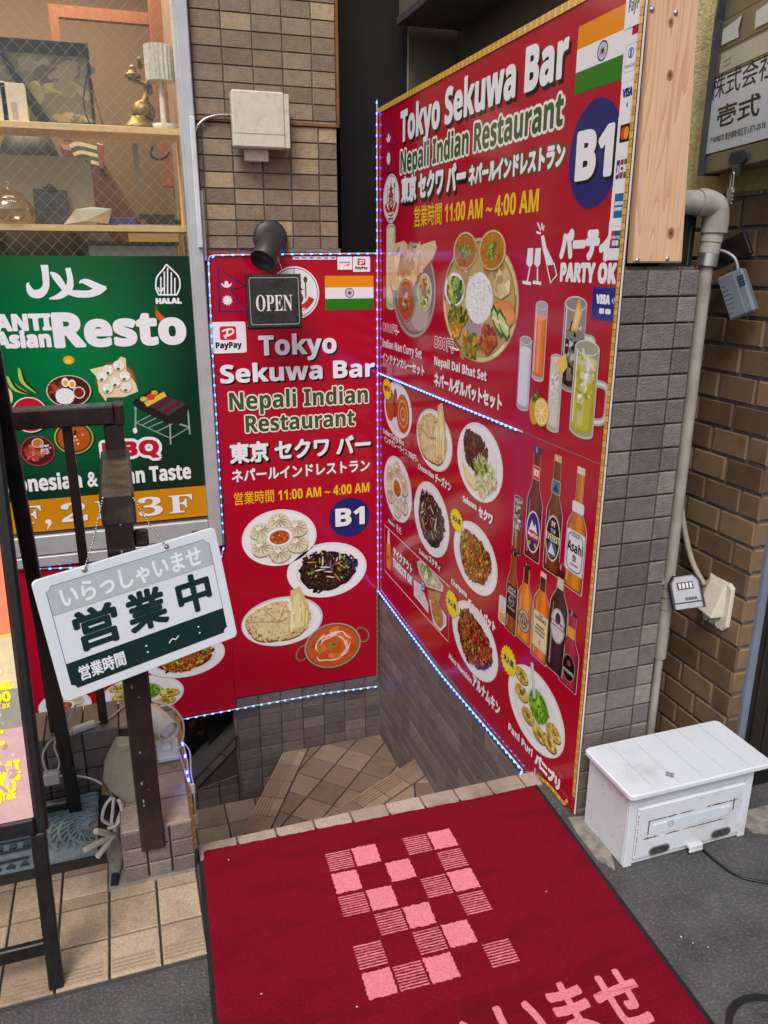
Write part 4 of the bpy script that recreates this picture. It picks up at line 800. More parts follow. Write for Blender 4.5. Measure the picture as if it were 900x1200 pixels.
lines(RS, 'lettering', [
 ('large white headline with black shadow', [K('Tokyo Sekuwa Bar', (470, 166), (664, 88), (470, 132), WS, .004, shadow=sh2)]),
 ('green headline with white outline', [K('Nepali Indian Restaurant', (469.6, 202), (659, 147.5), (469.6, 178), DG, .002, OUT)]),
 ('white Japanese name', [K('東京 セクワ バー', (471, 239), (545, 219), (471, 209), WS, .006, [(.004, hx('3a4a28'))], sh2)]),
 ('white Japanese line outlined in green', [K('ネパールインドレストラン', (550, 217), (661, 192.5), (550, 195.5), WS, .004, [(.006, hx('4a5a2c'))])]),
 ('yellow opening hours', [K('営業時間 11:00 AM ~ 4:00 AM', (485.7, 263), (630.6, 249), (485.7, 245), YEL, .001, fit='cap')]),
 ('white party offer', [K('パーティ', (658, 302), (714, 304.5), (658, 272), WS, .007), K('PARTY OK', (657.5, 328), (721, 332.5), (657.5, 309), WS, .003)]),
 ('white nan set caption', [K('800円', (449.5, 388), (466, 389.5), (449.5, 379), RED, .001, [(.003, WS)]), K('~', (463, 392), (468.5, 392), (463, 381), WS, .002), K('Indian Nan Curry Set', (449, 405), (495, 421), (449, 397), WS, .0006), K('インドナンカレーセット', (449, 422.5), (498, 441.5), (449, 413), WS, .002)]),
 ('white dal bhat set caption', [K('800円', (510, 407.5), (532, 410.5), (510, 394.5), RED, .001, [(.003, WS)]), K('~', (529, 413), (538.5, 413), (529, 400), WS, .002), K('Nepali Dal Bhat Set', (510, 427.5), (571, 446), (510, 417.5), WS, .0008), K('ネパールダルバットセット', (510, 452.5), (588.4, 481), (510, 436), WS, .003)]),
 ('white curry rice caption', [K('Indian Curry Rice', (449.8, 506), (474, 523.5), (449.8, 502), WS, .0008), K('インドカレーライス 700円~', (450.7, 515.5), (490.7, 544), (450.7, 510), WS, .001)]),
 ('white cheese nan caption', [K('Cheese Nan', (491, 547.5), (509, 562.5), (491, 543), WS, .0008), K('チーズナン', (511, 562.5), (529, 578), (511, 554), WS, .002)]),
 ('white sekuwa caption', [K('Sekuwa', (543.5, 586.7), (559, 598.5), (543.5, 580.5), WS, .001), K('セクワ', (562, 605.5), (577.6, 613.7), (562, 593), WS, .003)]),
 ('white momo caption', [K('Momo', (456, 612.5), (463, 617), (456, 607.7), WS, .0008), K('モモ', (465, 621.5), (470.8, 626), (465, 614), WS, .0012)]),
 ('white sukuti caption', [K('Sukuti', (492, 648), (502, 656), (492, 642.5), WS, .0008), K('スクティ', (503.5, 657.5), (516.4, 671), (503.5, 650.5), WS, .002)]),
 ('white chatpate caption', [K('Chatpate', (529.8, 684), (548, 700), (529.8, 677.5), WS, .001), K('チャットパット', (549.5, 714), (581, 738), (549.5, 700.5), WS, .003)]),
 ('white aloo namkin caption', [K('Aloo Namkin', (526.7, 770.5), (553.3, 801), (526.7, 764.5), WS, .001), K('アルナムキン', (555, 803), (586, 839), (555, 789.5), WS, .003)]),
 ('white pani puri caption', [K('Pani Puri', (597, 855), (624.4, 887), (597, 846.5), WS, .001), K('パニプリ', (628.6, 897), (656, 924), (628.6, 881), WS, .004)])], t)
A = Art(RS); E_ = (*[(x + y) / 2 for x, y in zip(A.p(667.6, 180), A.p(728.5, 180))], 0, 0); a0, a1 = A.p(667.6, 180)[0], A.p(728.5, 180)[0]; v1, v0 = A.p(700, 115)[1], A.p(696, 244)[1]
A.ell((a0 + a1) / 2, (v0 + v1) / 2, (a1 - a0) / 2, (v1 - v0) / 2, hx('26286f'), n=70); A.text('B1', (677, 209), (715, 203.8), (676.4, 158), WS, .006, shadow=(.01, -.008, BK)); A.build('floor_badge', M['printed'], t, 'dark blue round badge reading B1')
A = Art(RS); flag_nepal(A, ((452.3, 140), (465.5, 168), (455, 170), (465.3, 199), (452.6, 203))); A.build('flag_picture', M['printed'], t, 'outlined double pennant flag')
A = Art(RS); u0, u1 = A.p(676, 70)[0], A.p(741, 40)[0]; v1, v0 = A.p(677.8, 32)[1], A.p(674, 112)[1]; flag_india(A, u0, v0, u1, v1); A.build('flag_picture', M['printed'], t, 'orange white and green flag')
A = Art(RS); emblem(A, fr(A, 458.6, 232, 9.4, 28, 29)); A.build('emblem', M['printed'], t, 'round white emblem with cutlery and a bowl')
for i_, (xl, y, nm, l) in enumerate(((734, 8, 'pays', 'topmost, a payment mark'), (731, 70, 'diners', 'pale blue globe mark'), (728, 113, 'visa', 'blue word mark'), (724, 158, 'mc', 'red and orange discs on black'), (720.5, 198.5, 'jcb', 'three coloured bars'), (717, 240, 'amex', 'blue square mark'), (713, 281, 'union', 'red blue and green bars'))):
    A = Art(RS, .0014 + .0003 * (i_ % 2)); v = A.p(735, y)[1]; h = .0445; u1 = -YE - .008; sticker(A, (A.p(xl, y)[0], v - h, u1, v + h), nm); A.build('sticker', M['printed'], t, 'white card sticker, ' + l)
A = Art(RS, .0014); u0, u1 = A.p(694.5, 355)[0], A.p(725.6, 357)[0]; v1, v0 = A.p(711, 337)[1], A.p(709, 375.5)[1]; W, H = u1 - u0, v1 - v0; A.rect(u0, v0, u1, v1, hx('1c2484')); A.text('VISA', (u0 + W * .16, v0 + H * .52), (u0 + W * .66, v0 + H * .52), (u0 + W * .16, v0 + H * .76), WS, .0022, uv=True)
for i in range(4): A.line([(u0 + W * (.74 + .055 * i) + math.cos(q) * W * .03, v0 + H * .62 + math.sin(q) * H * (.06 + .05 * i)) for q in [R(-60 + 20 * j) for j in range(7)]], W * .022, WS)
A.rect(u0 + W * .3, v0 + H * .2, u0 + W * .48, v0 + H * .36, WS); A.poly(rounded(u0 + W * .52, v0 + H * .2, u0 + W * .74, v0 + H * .36, H * .07), WS); A.build('sticker', M['printed'], t, 'dark blue contactless payment sticker')
# party icon
A = Art(RS); PX = lambda x, y: A.p(590 + x / 4.444, 250 + y / 4.444)
A.line([PX(265, 262), PX(278, 322), PX(246, 362), PX(226, 270)], .006, WS, True); A.poly([PX(196, 120), PX(212, 112), PX(226, 180), PX(262, 255), PX(226, 272), PX(206, 190)], WS)
for x0, x1, f_ in ((120, 156, -8), (160, 196, 6)): A.poly([PX(x0 + 8, 182), PX(x1, 180), PX(x1 - 3, 262), PX(x0 + 18, 285), PX(x0, 262)], WS); A.line([PX(x0 + 18, 285), PX(x0 + 12 + f_, 360)], .007, WS); A.line([PX(x0 - 12 + f_, 358), PX(x0 + 32 + f_, 366)], .009, WS)
for x0, y0, x1, y1 in ((196, 105, 172, 98), (195, 88, 178, 48), (203, 84, 200, 50), (208, 90, 212, 62)): A.line([PX(x0, y0), PX(x1, y1)], .006, WS)
A.build('party_icon', M['printed'], t, 'white bottle and two glasses')
# nan curry set
A = Art(RS); PX = lambda x, y: A.p(440 + x / 5, 260 + y / 5)
def pe(x0, x1, y0, y1): c = (x0 + x1) / 2; a, b, q, r = PX(x0, (y0 + y1) / 2), PX(x1, (y0 + y1) / 2), PX(c, y0), PX(c, y1); return ((a[0] + b[0]) / 2, (q[1] + r[1]) / 2, (b[0] - a[0]) / 2, (q[1] - r[1]) / 2)
glass(A, (430 + 23, 357), (463, 359), (457.5, 268), 'd8d49a', .97, 'c8c6a0', 10)
c, d, a, b = pe(100, 358, 115, 685); A.ell(c, d, a, b, hx('6e6660')); A.ell(c, d, a * .97, b * .97, hx('b0a8a2')); A.ell(c, d, a * .92, b * .92, hx('7d736e')); A.ell(c + a * .1, d - b * .35, a * .7, b * .5, hx('9c928c')); A.ell(c + a * .3, d - b * .5, a * .4, b * .3, hx('b8b0aa')); A.up()
q = [PX(*z) for z in ((85, 350), (78, 220), (110, 130), (170, 110), (215, 165), (280, 130), (350, 108), (362, 150), (335, 215), (262, 300), (210, 360), (130, 400), (100, 400))]; A.poly([(x, y - .012) for x, y in q], hx('a2713c')); A.poly(q, hx('e2c49a')); A.up()
c, d, a, b = pe(95, 300, 130, 370); A.blobs(c, d, a * .8, b * .8, 90, [hx('e8d0ac'), hx('d8b48a'), hx('cc9a6e'), hx('ecd8ba'), hx('deb890')], a * .05, a * .2, 1.7)
A.blobs(c - a * .1, d, a * .4, b * .4, 20, [hx('c89468'), hx('b8825a')], a * .05, a * .16, 1.7)
bowl(A, *pe(128, 235, 335, 585), 'b0522a', '5a4a3e', 'b8a898', [hx('d08a5a'), hx('8a3418'), hx('e0b090')]); bowl(A, *pe(248, 333, 300, 525), 'b8c090', 'c8c8c4', 'e8e8e4', None); c, d, a, b = pe(248, 333, 300, 525); A.blobs(c, d, a * .75, b * .8, 70, SAL + GRN, a * .06, a * .2); A.blobs(c, d + b * .3, a * .4, b * .4, 9, [hx('c8342a')], a * .1, a * .2, 1.4)
A.build('dish_picture', M['printfood'], t, 'steel tray with nan bread and curry')
# thali
A = Art(RS); c, d, a, b = pe(395, 845, 88, 832); A.ell(c, d, a, b, hx('8a6f3e')); A.ell(c, d, a * .985, b * .985, hx('d8bc82')); A.ell(c, d, a * .94, b * .94, hx('927544')); A.ell(c, d, a * .9, b * .9, hx('c2a468'))
for i in range(14): tt = random.uniform(0, 6.28); A.line([(c + math.cos(tt + k * .12) * a * .94, d + math.sin(tt + k * .12) * b * .94) for k in range(5)], a * .04, hx(random.choice(('f0e0b4', '7a5c30', 'e2ca92'))))
A.blobs(c, d, a * .8, b * .8, 50, [hx('b89a60'), hx('d2b880'), hx('a88a52')], a * .08, a * .2, 1.4)
A.poly([(c - a * .3, d - b * .35), (c + a * .18, d - b * .4), (c + a * .22, d - b * .74), (c - a * .25, d - b * .74)], hx('a89aa6')); A.up()
A.ell(*pe(528, 690, 295, 600), hx('d8d8da'), wob=.03); x = pe(532, 686, 298, 595); A.ell(*x, hx('f2f2f2'), wob=.02); A.blobs(*x[:2], x[2] * .95, x[3] * .95, 260, [hx('ffffff'), hx('e2e2e6'), hx('f4f4f4'), hx('d4d4da')], a * .008, a * .025, 3)
x = pe(408, 528, 295, 498); A.up(); A.ell(*x, hx('c8ccd4')); A.ell(x[0], x[1], x[2] * .94, x[3] * .95, hx('eef0f2')); A.ell(x[0], x[1] - x[3] * .02, x[2] * .8, x[3] * .82, hx('3c5a22')); A.blobs(x[0], x[1], x[2] * .76, x[3] * .76, 90, GRN + [hx('2e4a1c'), hx('d2c85a')], x[2] * .06, x[2] * .22)
bowl(A, *pe(460, 600, 58, 280), 'b0742a', dots=GRN); bowl(A, *pe(610, 770, 46, 285), 'b87a24', dots=GRN)
q = [PX(*z) for z in ((695, 350), (735, 300), (772, 272), (800, 330), (792, 420), (740, 455), (700, 430))]; A.up(); A.poly(q, hx('d8be8e')); x = pe(700, 795, 300, 440); A.blobs(x[0], x[1], x[2] * .7, x[3] * .6, 40, [hx('e4d0a4'), hx('ccaa72'), hx('dcc496')], a * .03, a * .09, 1.6)
for q0, cc in (((690, 820, 458, 560), 'd8854a'), ((740, 825, 500, 610), 'e09458')): x = pe(*q0); A.ell(x[0], x[1], x[2], x[3], hx(cc)); A.ell(x[0], x[1], x[2] * .8, x[3] * .75, mul(hx(cc), 1.15))
for xx, yy in ((690, 500), (725, 520)):
    o0 = PX(xx, yy); o1 = PX(xx + 58, yy + 165); A.up(); A.line([o0, ((o0[0] + o1[0]) / 2, (o0[1] + o1[1]) / 2), o1], [.028, .05, .03], hx('3e6a24')); A.line([(o0[0] + .004, o0[1] - .01), ((o0[0] + o1[0]) / 2, (o0[1] + o1[1]) / 2), (o1[0], o1[1] + .012)], [.016, .036, .018], hx('c6d68a')); A.line([(o0[0] + .004, o0[1] - .03), (o1[0], o1[1] + .03)], .012, hx('e2e8b4'))
for q0, pl_, n in (((430, 535, 505, 600), [hx(z) for z in ('6a6a1e', '8a8a2a', '4c5216', 'a89a34')], 90), ((450, 510, 590, 680), [hx(z) for z in ('d8982a', 'c8801e', 'e6b040')], 40), ((520, 612, 640, 770), [hx(z) for z in ('d88a24', 'e0a030', '7a8a2a', 'c46a1e', '566a1e')], 80), ((622, 712, 605, 765), [hx(z) for z in ('a04a22', 'b85a2c', '7c3416', 'c86e3a')], 110)):
    x = pe(*q0); A.up(); A.blobs(*x, n, pl_, x[2] * .08, x[2] * .3, 2)
A.build('dish_picture', M['printfood'], t, 'large brass platter of rice and small bowls')
# drinks
A = Art(RS); Q = lambda x, y: (590 + x / 4.444, 250 + y / 4.444)
glass(A, Q(148, 850), Q(210, 862), Q(192, 478), 'ee7a10', .84); glass(A, Q(292, 885), Q(405, 915), Q(362, 470), '3a1410', .62, 'a09498', 30, True)
x = A.p(*Q(380, 530)); A.poly([A.p(*Q(352, 610)), A.p(*Q(385, 470)), A.p(*Q(398, 438)), A.p(*Q(412, 520)), A.p(*Q(385, 615))], hx('e2b060')); A.poly([A.p(*Q(362, 600)), A.p(*Q(390, 480)), A.p(*Q(402, 520)), A.p(*Q(380, 600))], hx('f0d08a')); A.up()
glass(A, Q(70, 1000), Q(132, 1016), Q(120, 662), 'dcdce6', .86, 'b8b0bc'); g_ = glass(A, Q(226, 1110), Q(290, 1130), Q(282, 755), 'd8d0c4', .98, 'c8c0b8', 90)
A.poly([A.p(*Q(280, 770)), A.p(*Q(330, 728)), A.p(*Q(336, 800)), A.p(*Q(300, 850))], hx('ecc860')); A.up()
glass(A, Q(345, 1120), Q(470, 1150), Q(432, 700), 'c4bc3a', .84, 'b6b49a', 70, True)
A.ell(*A.p(*Q(165, 1020)), .03, .045, hx('d89a1e')); A.poly([A.p(*Q(155, 985)), A.p(*Q(150, 920)), A.p(*Q(175, 960)), A.p(*Q(180, 905)), A.p(*Q(200, 970))], hx('3e6a2a')); A.up(); x = fr(A, *Q(202, 1035), 9, 17, 17); A.ell(*x, hx('e6b23a')); A.ell(x[0], x[1], x[2] * .88, x[3] * .88, hx('f2e0a0')); A.ell(x[0], x[1], x[2] * .74, x[3] * .74, hx('ecc65a'))
for i in range(9): tt = 6.283 * i / 9; A.line([(x[0], x[1]), (x[0] + math.cos(tt) * x[2] * .72, x[1] + math.sin(tt) * x[3] * .72)], .003, hx('f8eec8'))
A.build('drink_picture', M['printfood'], t, 'group of juice, cola, milk and lemon drinks')
# lower dishes
for fn_, e, l in ((curryrice, (466.8, 480, 16.3, 33, 34), 'plate with curry and rice'), (naan, (509.5, 515.5, 21.3, 37, 38), 'plate of cheese bread'), (sekuwa, (563, 542, 27.3, 48, 48.5), 'plate of grilled meat, cabbage and lemon'), (momo, (466.5, 573.4, 16.5, 39.5, 39.5), 'plate of dumplings'), (sukuti, (506.3, 608.4, 21, 45, 46), 'plate of dark dried meat')):
    A = Art(RS); fn_(A, frs(A, *e)); A.build('dish_picture', M['printfood'], t, l)
A = Art(RS); heap(A, frs(A, 557.8, 654, 26.5, 45, 46), CH, 340, .62, (GRN, 30, 1.6), 1.8); A.build('dish_picture', M['printfood'], t, 'plate of orange puffed rice snack')
A = Art(RS); heap(A, frs(A, 557.3, 752, 28, 50, 50), CH2, 360, .64, (GRN, 16, 1.6), 2); A.build('dish_picture', M['printfood'], t, 'plate of dark red fried potato snack')
A = Art(RS); panipuri(A, frs(A, 629.5, 834, 35.5, 59, 59.5)); A.build('dish_picture', M['printfood'], t, 'plate of puffed shells round a green dip')
for x, y, rx, ry, s_ in ((454.6, 455.6, 5.3, 13, 'NEW'), (536.3, 609.5, 8, 13.5, '大人気'), (530.8, 707.8, 8, 16, '大人気'), (597.2, 774.4, 10, 17.5, '大人気')):
    A = Art(RS, .0034); e = fr(A, x, y, rx, ry, ry); A.burst(*e, hx('f0d80e'), 18, .84); A.text(s_, (e[0] - e[2] * .6, e[1] - e[3] * .2), (e[0] + e[2] * .6, e[1] - e[3] * .2), (e[0] - e[2] * .6, e[1] + e[3] * .24), hx('b4121e') if s_ == 'NEW' else hx('2a1410'), .002, uv=True); A.build('starburst', M['printed'], t, 'yellow star burst reading ' + s_)
# takeout box
A = Art(RS); q = [A.p(*z) for z in ((450.9, 612), (527, 692), (525, 756), (450.9, 665))]; u0 = q[0][0]; u1 = q[1][0]; v1 = (q[0][1] + q[1][1]) / 2; v0 = (q[2][1] + q[3][1]) / 2; A.line([(u0, v0), (u1, v0), (u1, v1), (u0, v1)], .0045, hx('eee4e6'), True)
A.text('テイクアウト', (461, 650), (483, 672), (461, 640.5), WS, .003); A.text('TAKEOUT OK', (461, 662), (482.7, 686.5), (461, 654), WS, .002)
a = A.p(453.2, 650); A.poly(rounded(a[0], v0 + .03, a[0] + .06, v0 + .16, .012), hx('e8962a')); A.poly([(a[0] + .01, v0 + .16), (a[0] + .05, v0 + .16), (a[0] + .04, v0 + .23), (a[0] + .022, v0 + .23)], hx('f2e6dc')); A.text('OK', (a[0] + .015, v0 + .08), (a[0] + .045, v0 + .08), (a[0] + .015, v0 + .1), hx('7a3a12'), .001, uv=True); A.up()
Q = lambda x, y: A.p(440 + x / 5.625, 580 + y / 5.625)
def blk(P_, c1, c2, pal=None):
    A.up(); z = [Q(*k) for k in P_]; A.poly(z, hx(c1)); cu = sum(k[0] for k in z) / len(z); cv = sum(k[1] for k in z) / len(z); A.poly([(cu + (x - cu) * .86, cv + (y - cv) * .84) for x, y in z], hx(c2))
    ru = (max(k[0] for k in z) - min(k[0] for k in z)) / 2; rv = (max(k[1] for k in z) - min(k[1] for k in z)) / 2
    if pal: A.blobs(cu, cv, ru * .6, rv * .42, 46, pal, ru * .05, ru * .16, 1.6)
blk(((275, 440), (300, 430), (400, 530), (450, 600), (445, 640), (340, 605), (290, 520)), 'd8d4d0', 'b4b48a', [hx('e0dcc0'), hx('cfc9a4'), hx('8a9a5a'), hx('c0b890')]); blk(((345, 620), (440, 650), (420, 705), (350, 690)), 'a87a4a', 'b88a58'); blk(((255, 560), (300, 590), (350, 720), (350, 780), (255, 660)), 'eceaec', 'dcd8d8', [hx('f4f0f0'), hx('d0c8c8'), hx('e4d8d0')]); blk(((355, 690), (400, 690), (470, 800), (470, 860), (430, 900), (385, 850)), 'e8e6e8', 'd8d4d4'); e = Q(408, 770); A.up(); A.ell(e[0], e[1], .07, .055, hx('b0763a'), -.5); A.blobs(e[0], e[1], .05, .04, 40, CH, .004, .012); e = Q(316, 600); A.ell(e[0], e[1], .022, .028, hx('2a58a8')); A.ring(e[0], e[1], .012, .014, .005, WS)
A.build('takeout_panel', M['printfood'], t, 'white outlined takeout panel')
# bottles
Q = lambda x, y: (580 + x / 6.316, 510 + y / 6.316)
A = Art(RS); glass(A, Q(122, 850), Q(190, 880), Q(180, 475), '7a4a2a', .97, '4a3a34', 60); A.build('drink_picture', M['printfood'], t, 'tall cola glass by the beer bottles')
def lab(A, B, y0, y1, wk, c1, c2, oval=True, words=(), col=BK):
    u0, v0, u1, v1, sh_, c, W, H = B; d = v0 + H * (y0 + y1) / 2; rv = H * (y1 - y0) / 2; A.up()
    if oval: A.ell(c, d, W * wk / 2, rv, hx(c1)); A.ell(c, d, W * wk / 2 * .88, rv * .92, hx(c2))
    else: A.poly(rounded(c - W * wk / 2, d - rv, c + W * wk / 2, d + rv, W * .08), hx(c1)); A.poly(rounded(c - W * wk * .46, d - rv * .94, c + W * wk * .46, d + rv * .94, W * .06), hx(c2))
    for s_, k0, k1, wd, cc, bo in words: A.text(s_, (c - W * wd / 2, d - rv + 2 * rv * k0), (c + W * wd / 2, d - rv + 2 * rv * k0), (c - W * wd / 2, d - rv + 2 * rv * k1), cc, bo, uv=True)
    return c, d, W * wk / 2, rv
bl_ = [((218, 885), (325, 948), (330, 95), '6a2c18', .42, .52, '2c3a78'), ((357, 980), (468, 1050), (475, 155), '6e3a1c', .40, .52, 'c8b070'), ((505, 1100), (640, 1190), (642, 245), 'c8781a', .36, .52, 'd8d0c4')]
A = Art(RS); B = bottle(A, Q(*bl_[0][0]), Q(*bl_[0][1]), Q(*bl_[0][2]), *bl_[0][3:]); L = lab(A, B, .06, .44, .94, 'e4dcd8', '2a3470', True, ()); A.up(); A.poly([(L[0] - L[2] * .7, L[1] - L[3] * .1), (L[0] - L[2] * .2, L[1] + L[3] * .55), (L[0] + L[2] * .1, L[1] + L[3] * .25), (L[0] + L[2] * .3, L[1] + L[3] * .45), (L[0] + L[2] * .7, L[1] - L[3] * .1)], hx('e8e8f0')); A.up(); A.ell(L[0], L[1] - L[3] * .15, L[2] * .8, L[3] * .22, hx('c8283a')); A.text('Nepal Ice', (L[0] - L[2] * .7, L[1] - L[3] * .22), (L[0] + L[2] * .7, L[1] - L[3] * .22), (L[0] - L[2] * .7, L[1] - L[3] * .04), WS, .0004, uv=True)
for sx in (-1, 1): A.ell(L[0] + sx * L[2] * .45, L[1] - L[3] * .6, L[2] * .16, L[3] * .14, hx('d8a02a'), sx * .7)
lab(A, B, .72, .84, .46, 'e8e0dc', 'd83a4a', False, (('ICE', .3, .7, .3, WS, .001),)); A.build('bottle_picture', M['printed'], t, 'beer bottle with blue oval label')
A = Art(RS); B = bottle(A, Q(*bl_[1][0]), Q(*bl_[1][1]), Q(*bl_[1][2]), *bl_[1][3:]); L = lab(A, B, .1, .5, .96, 'd8d2a4', '1c2220', True, (('5Y', .76, .86, .26, hx('d8d2a4'), .001), ('THE', .62, .7, .3, hx('a8b0a0'), .0006), ('EVEREST', .44, .58, .86, hx('e0dcb0'), .0004))); A.up(); A.ell(L[0], L[1] - L[3] * .48, L[2] * .62, L[3] * .36, hx('3a6a80')); A.poly([(L[0] - L[2] * .5, L[1] - L[3] * .68), (L[0] - L[2] * .1, L[1] - L[3] * .2), (L[0] + L[2] * .15, L[1] - L[3] * .42), (L[0] + L[2] * .5, L[1] - L[3] * .68)], hx('dce4e8')); L = lab(A, B, .68, .8, .56, 'd8d2a4', '4a7a94', False, ()); A.poly([(L[0] - L[2] * .7, L[1] - L[3] * .6), (L[0], L[1] + L[3] * .6), (L[0] + L[2] * .7, L[1] - L[3] * .6)], hx('1e3038')); A.build('bottle_picture', M['printed'], t, 'beer bottle with dark oval label')
A = Art(RS); B = bottle(A, Q(*bl_[2][0]), Q(*bl_[2][1]), Q(*bl_[2][2]), *bl_[2][3:]); L = lab(A, B, .14, .49, .96, 'c8ccd4', 'e4e6ea', False, (('Asahi', .5, .72, .82, hx('18161a'), .0008), ('生', .3, .44, .2, hx('2a2a2e'), .001), ('SUPER', .18, .22, .4, hx('b43a40'), .0005), ('BEER', .86, .9, .4, hx('70747c'), .0005))); A.line(rounded(L[0] - L[2] * .82, L[1] - L[3] * .88, L[0] + L[2] * .82, L[1] + L[3] * .88, .02), .003, hx('50545c'), True); lab(A, B, .64, .73, .62, 'c8ccd4', 'dfe2e8', False, ()); A.build('bottle_picture', M['printed'], t, 'amber beer bottle with silver label')
Q = lambda x, y: (560 + x / 6.43, 650 + y / 6.43)
A = Art(RS); g_ = glass(A, Q(155, 470), Q(215, 530), Q(185, 330), 'c8a040', .4, 'e8e8ea', 14); B = bottle(A, Q(205, 555), Q(282, 605), Q(268, -30), '8a4a1c', .44, .6, '1a1616'); L = lab(A, B, .2, .58, .98, '1c1a1c', '141214', False, (('JACK', .84, .94, .7, hx('d8d4d0'), 0), ('DANIELS', .7, .8, .8, hx('d8d4d0'), 0), ('No.7', .44, .56, .5, hx('b8b4b0'), 0), ('TENNESSEE', .22, .28, .7, hx('a8a4a0'), .0004))); A.ring(L[0], L[1], L[2] * .5, L[3] * .3, .002, hx('c8c4c0')); A.build('bottle_picture', M['printed'], t, 'whiskey bottle with black label and a tumbler')
A = Art(RS); B = bottle(A, Q(288, 610), Q(392, 695), Q(382, 80), 'd8861e', .4, .58, '4a1a34'); L = lab(A, B, .12, .42, .86, '6a5848', 'b8a890', True, (('CHIVAS', .56, .68, .7, hx('7a1c24'), .0003), ('12', .36, .48, .3, hx('3a2a22'), .001))); A.ring(L[0], L[1], L[2] * .5, L[3] * .6, .004, hx('5a2428')); A.rect(B[5] - B[6] * .14, B[3] - B[7] * .24, B[5] + B[6] * .14, B[3] - B[7] * .02, hx('4a1a34')); A.build('bottle_picture', M['printed'], t, 'amber whisky bottle with purple neck')
A = Art(RS); B = bottle(A, Q(400, 740), Q(512, 840), Q(512, 150), 'd8701a', .34, .66, 'd8ccb8'); lab(A, B, .12, .54, .94, 'c8b888', 'e0d4a8', False, (('THE', .9, .95, .2, hx('3a3022'), .0004), ('DUNDEE', .78, .88, .7, hx('3a3022'), .0002), ('FINEST', .6, .65, .5, hx('5a4c34'), .0005), ('SCOTCH', .5, .55, .6, hx('5a4c34'), .0005), ('WHISKY', .4, .45, .6, hx('5a4c34'), .0005), ('1', .12, .24, .06, hx('5a4c34'), .0008))); A.rect(B[5] - B[6] * .15, B[3] - B[7] * .2, B[5] + B[6] * .15, B[3] - B[7] * .05, hx('2a2622')); A.build('bottle_picture', M['printed'], t, 'whisky bottle with tall cream label')
A = Art(RS); B = bottle(A, Q(515, 835), Q(640, 935), Q(625, 70), '3a201e', .36, .62, '8a1c2a'); L = lab(A, B, .28, .6, .84, 'a8a4a8', 'ccc8cc', True, ()); A.up(); A.ell(L[0], L[1] + L[3] * .4, L[2] * .35, L[3] * .36, hx('2a2426')); A.rect(L[0] - L[2], L[1] - L[3] * .1, L[0] + L[2], L[1] + L[3] * .22, hx('8a1e2c')); A.text('Khukri', (L[0] - L[2] * .8, L[1] - L[3] * .04), (L[0] + L[2] * .8, L[1] - L[3] * .04), (L[0] - L[2] * .8, L[1] + L[3] * .16), WS, .0003, uv=True); A.rect(B[5] - B[6] * .17, B[3] - B[7] * .22, B[5] + B[6] * .17, B[3] - B[7] * .12, hx('d8c8a8')); A.build('bottle_picture', M['printed'], t, 'dark bottle with silver label and red neck')
A = Art(RS); B = bottle(A, Q(612, 945), Q(738, 1050), Q(712, 430), 'a02840', .42, .5, '1c181a'); L = lab(A, B, .08, .44, .76, '8a7a5a', '1a1618', True, (('KHUKRI', .3, .42, .6, hx('e0d8c8'), .0),)); A.ell(L[0], L[1] + L[3] * .35, L[2] * .28, L[3] * .2, hx('b8284a')); A.rect(B[5] - B[6] * .2, B[3] - B[7] * .34, B[5] + B[6] * .2, B[3] - B[7] * .2, hx('e0a020')); A.build('bottle_picture', M['printed'], t, 'short dark red bottle with black oval label')
# ---------------------------------------------------------------- green sign in the shop window
GS = XW(3.4995); t = empty('halal_restaurant_sign', (-.35, 3.5, .42), 'green halal restaurant sign with food drawings filling the lower window', 'sign')
GN = hx('0c5a30'); m = MB()
a, b = GS.p(244, 590), GS.p(222, 300)
vb, vo, vt = GS.p(242.8, 568.7)[1], GS.p(244.5, 604)[1], GS.p(222, 300)[1]
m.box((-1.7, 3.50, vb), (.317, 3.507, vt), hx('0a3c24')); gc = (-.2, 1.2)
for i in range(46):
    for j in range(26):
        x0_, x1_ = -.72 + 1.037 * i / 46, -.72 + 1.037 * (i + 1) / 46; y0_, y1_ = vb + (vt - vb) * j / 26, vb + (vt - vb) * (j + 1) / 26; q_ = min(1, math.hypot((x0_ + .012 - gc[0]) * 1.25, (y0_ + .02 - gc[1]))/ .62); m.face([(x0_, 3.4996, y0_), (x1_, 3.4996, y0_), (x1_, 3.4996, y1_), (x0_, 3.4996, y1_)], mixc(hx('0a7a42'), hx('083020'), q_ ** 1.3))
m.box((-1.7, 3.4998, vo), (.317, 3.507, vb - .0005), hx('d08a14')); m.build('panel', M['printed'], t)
A = Art(GS); Q = lambda x, y: A.p(x / 3.427, 290 + y / 3.427)
pq = lambda L_: [Q(*z) for z in L_]; U = .0044 / 3.427 * .97
A.curve(pq(((178, 70), (184, 120), (183, 160), (160, 185), (128, 182), (112, 150), (118, 142))), [x * U for x in (22, 20, 20, 26, 24, 10, 2)], WS); A.curve(pq(((272, 82), (282, 128), (276, 165), (240, 195), (198, 206))), [x * U for x in (16, 18, 22, 18, 4)], WS); A.curve(pq(((202, 100), (225, 118), (252, 155), (270, 180))), [x * U for x in (6, 22, 20, 14)], WS)
A.curve(pq(((270, 178), (310, 186), (360, 186), (398, 172), (426, 160))), [x * U for x in (14, 22, 22, 24, 10)], WS); A.curve(pq(((426, 162), (392, 158), (352, 140), (330, 136), (318, 144))), [x * U for x in (8, 22, 20, 12, 3)], WS)
A.build('lettering', M['printed'], t, 'white Arabic calligraphy')
A = Art(GS); k = 5 * U
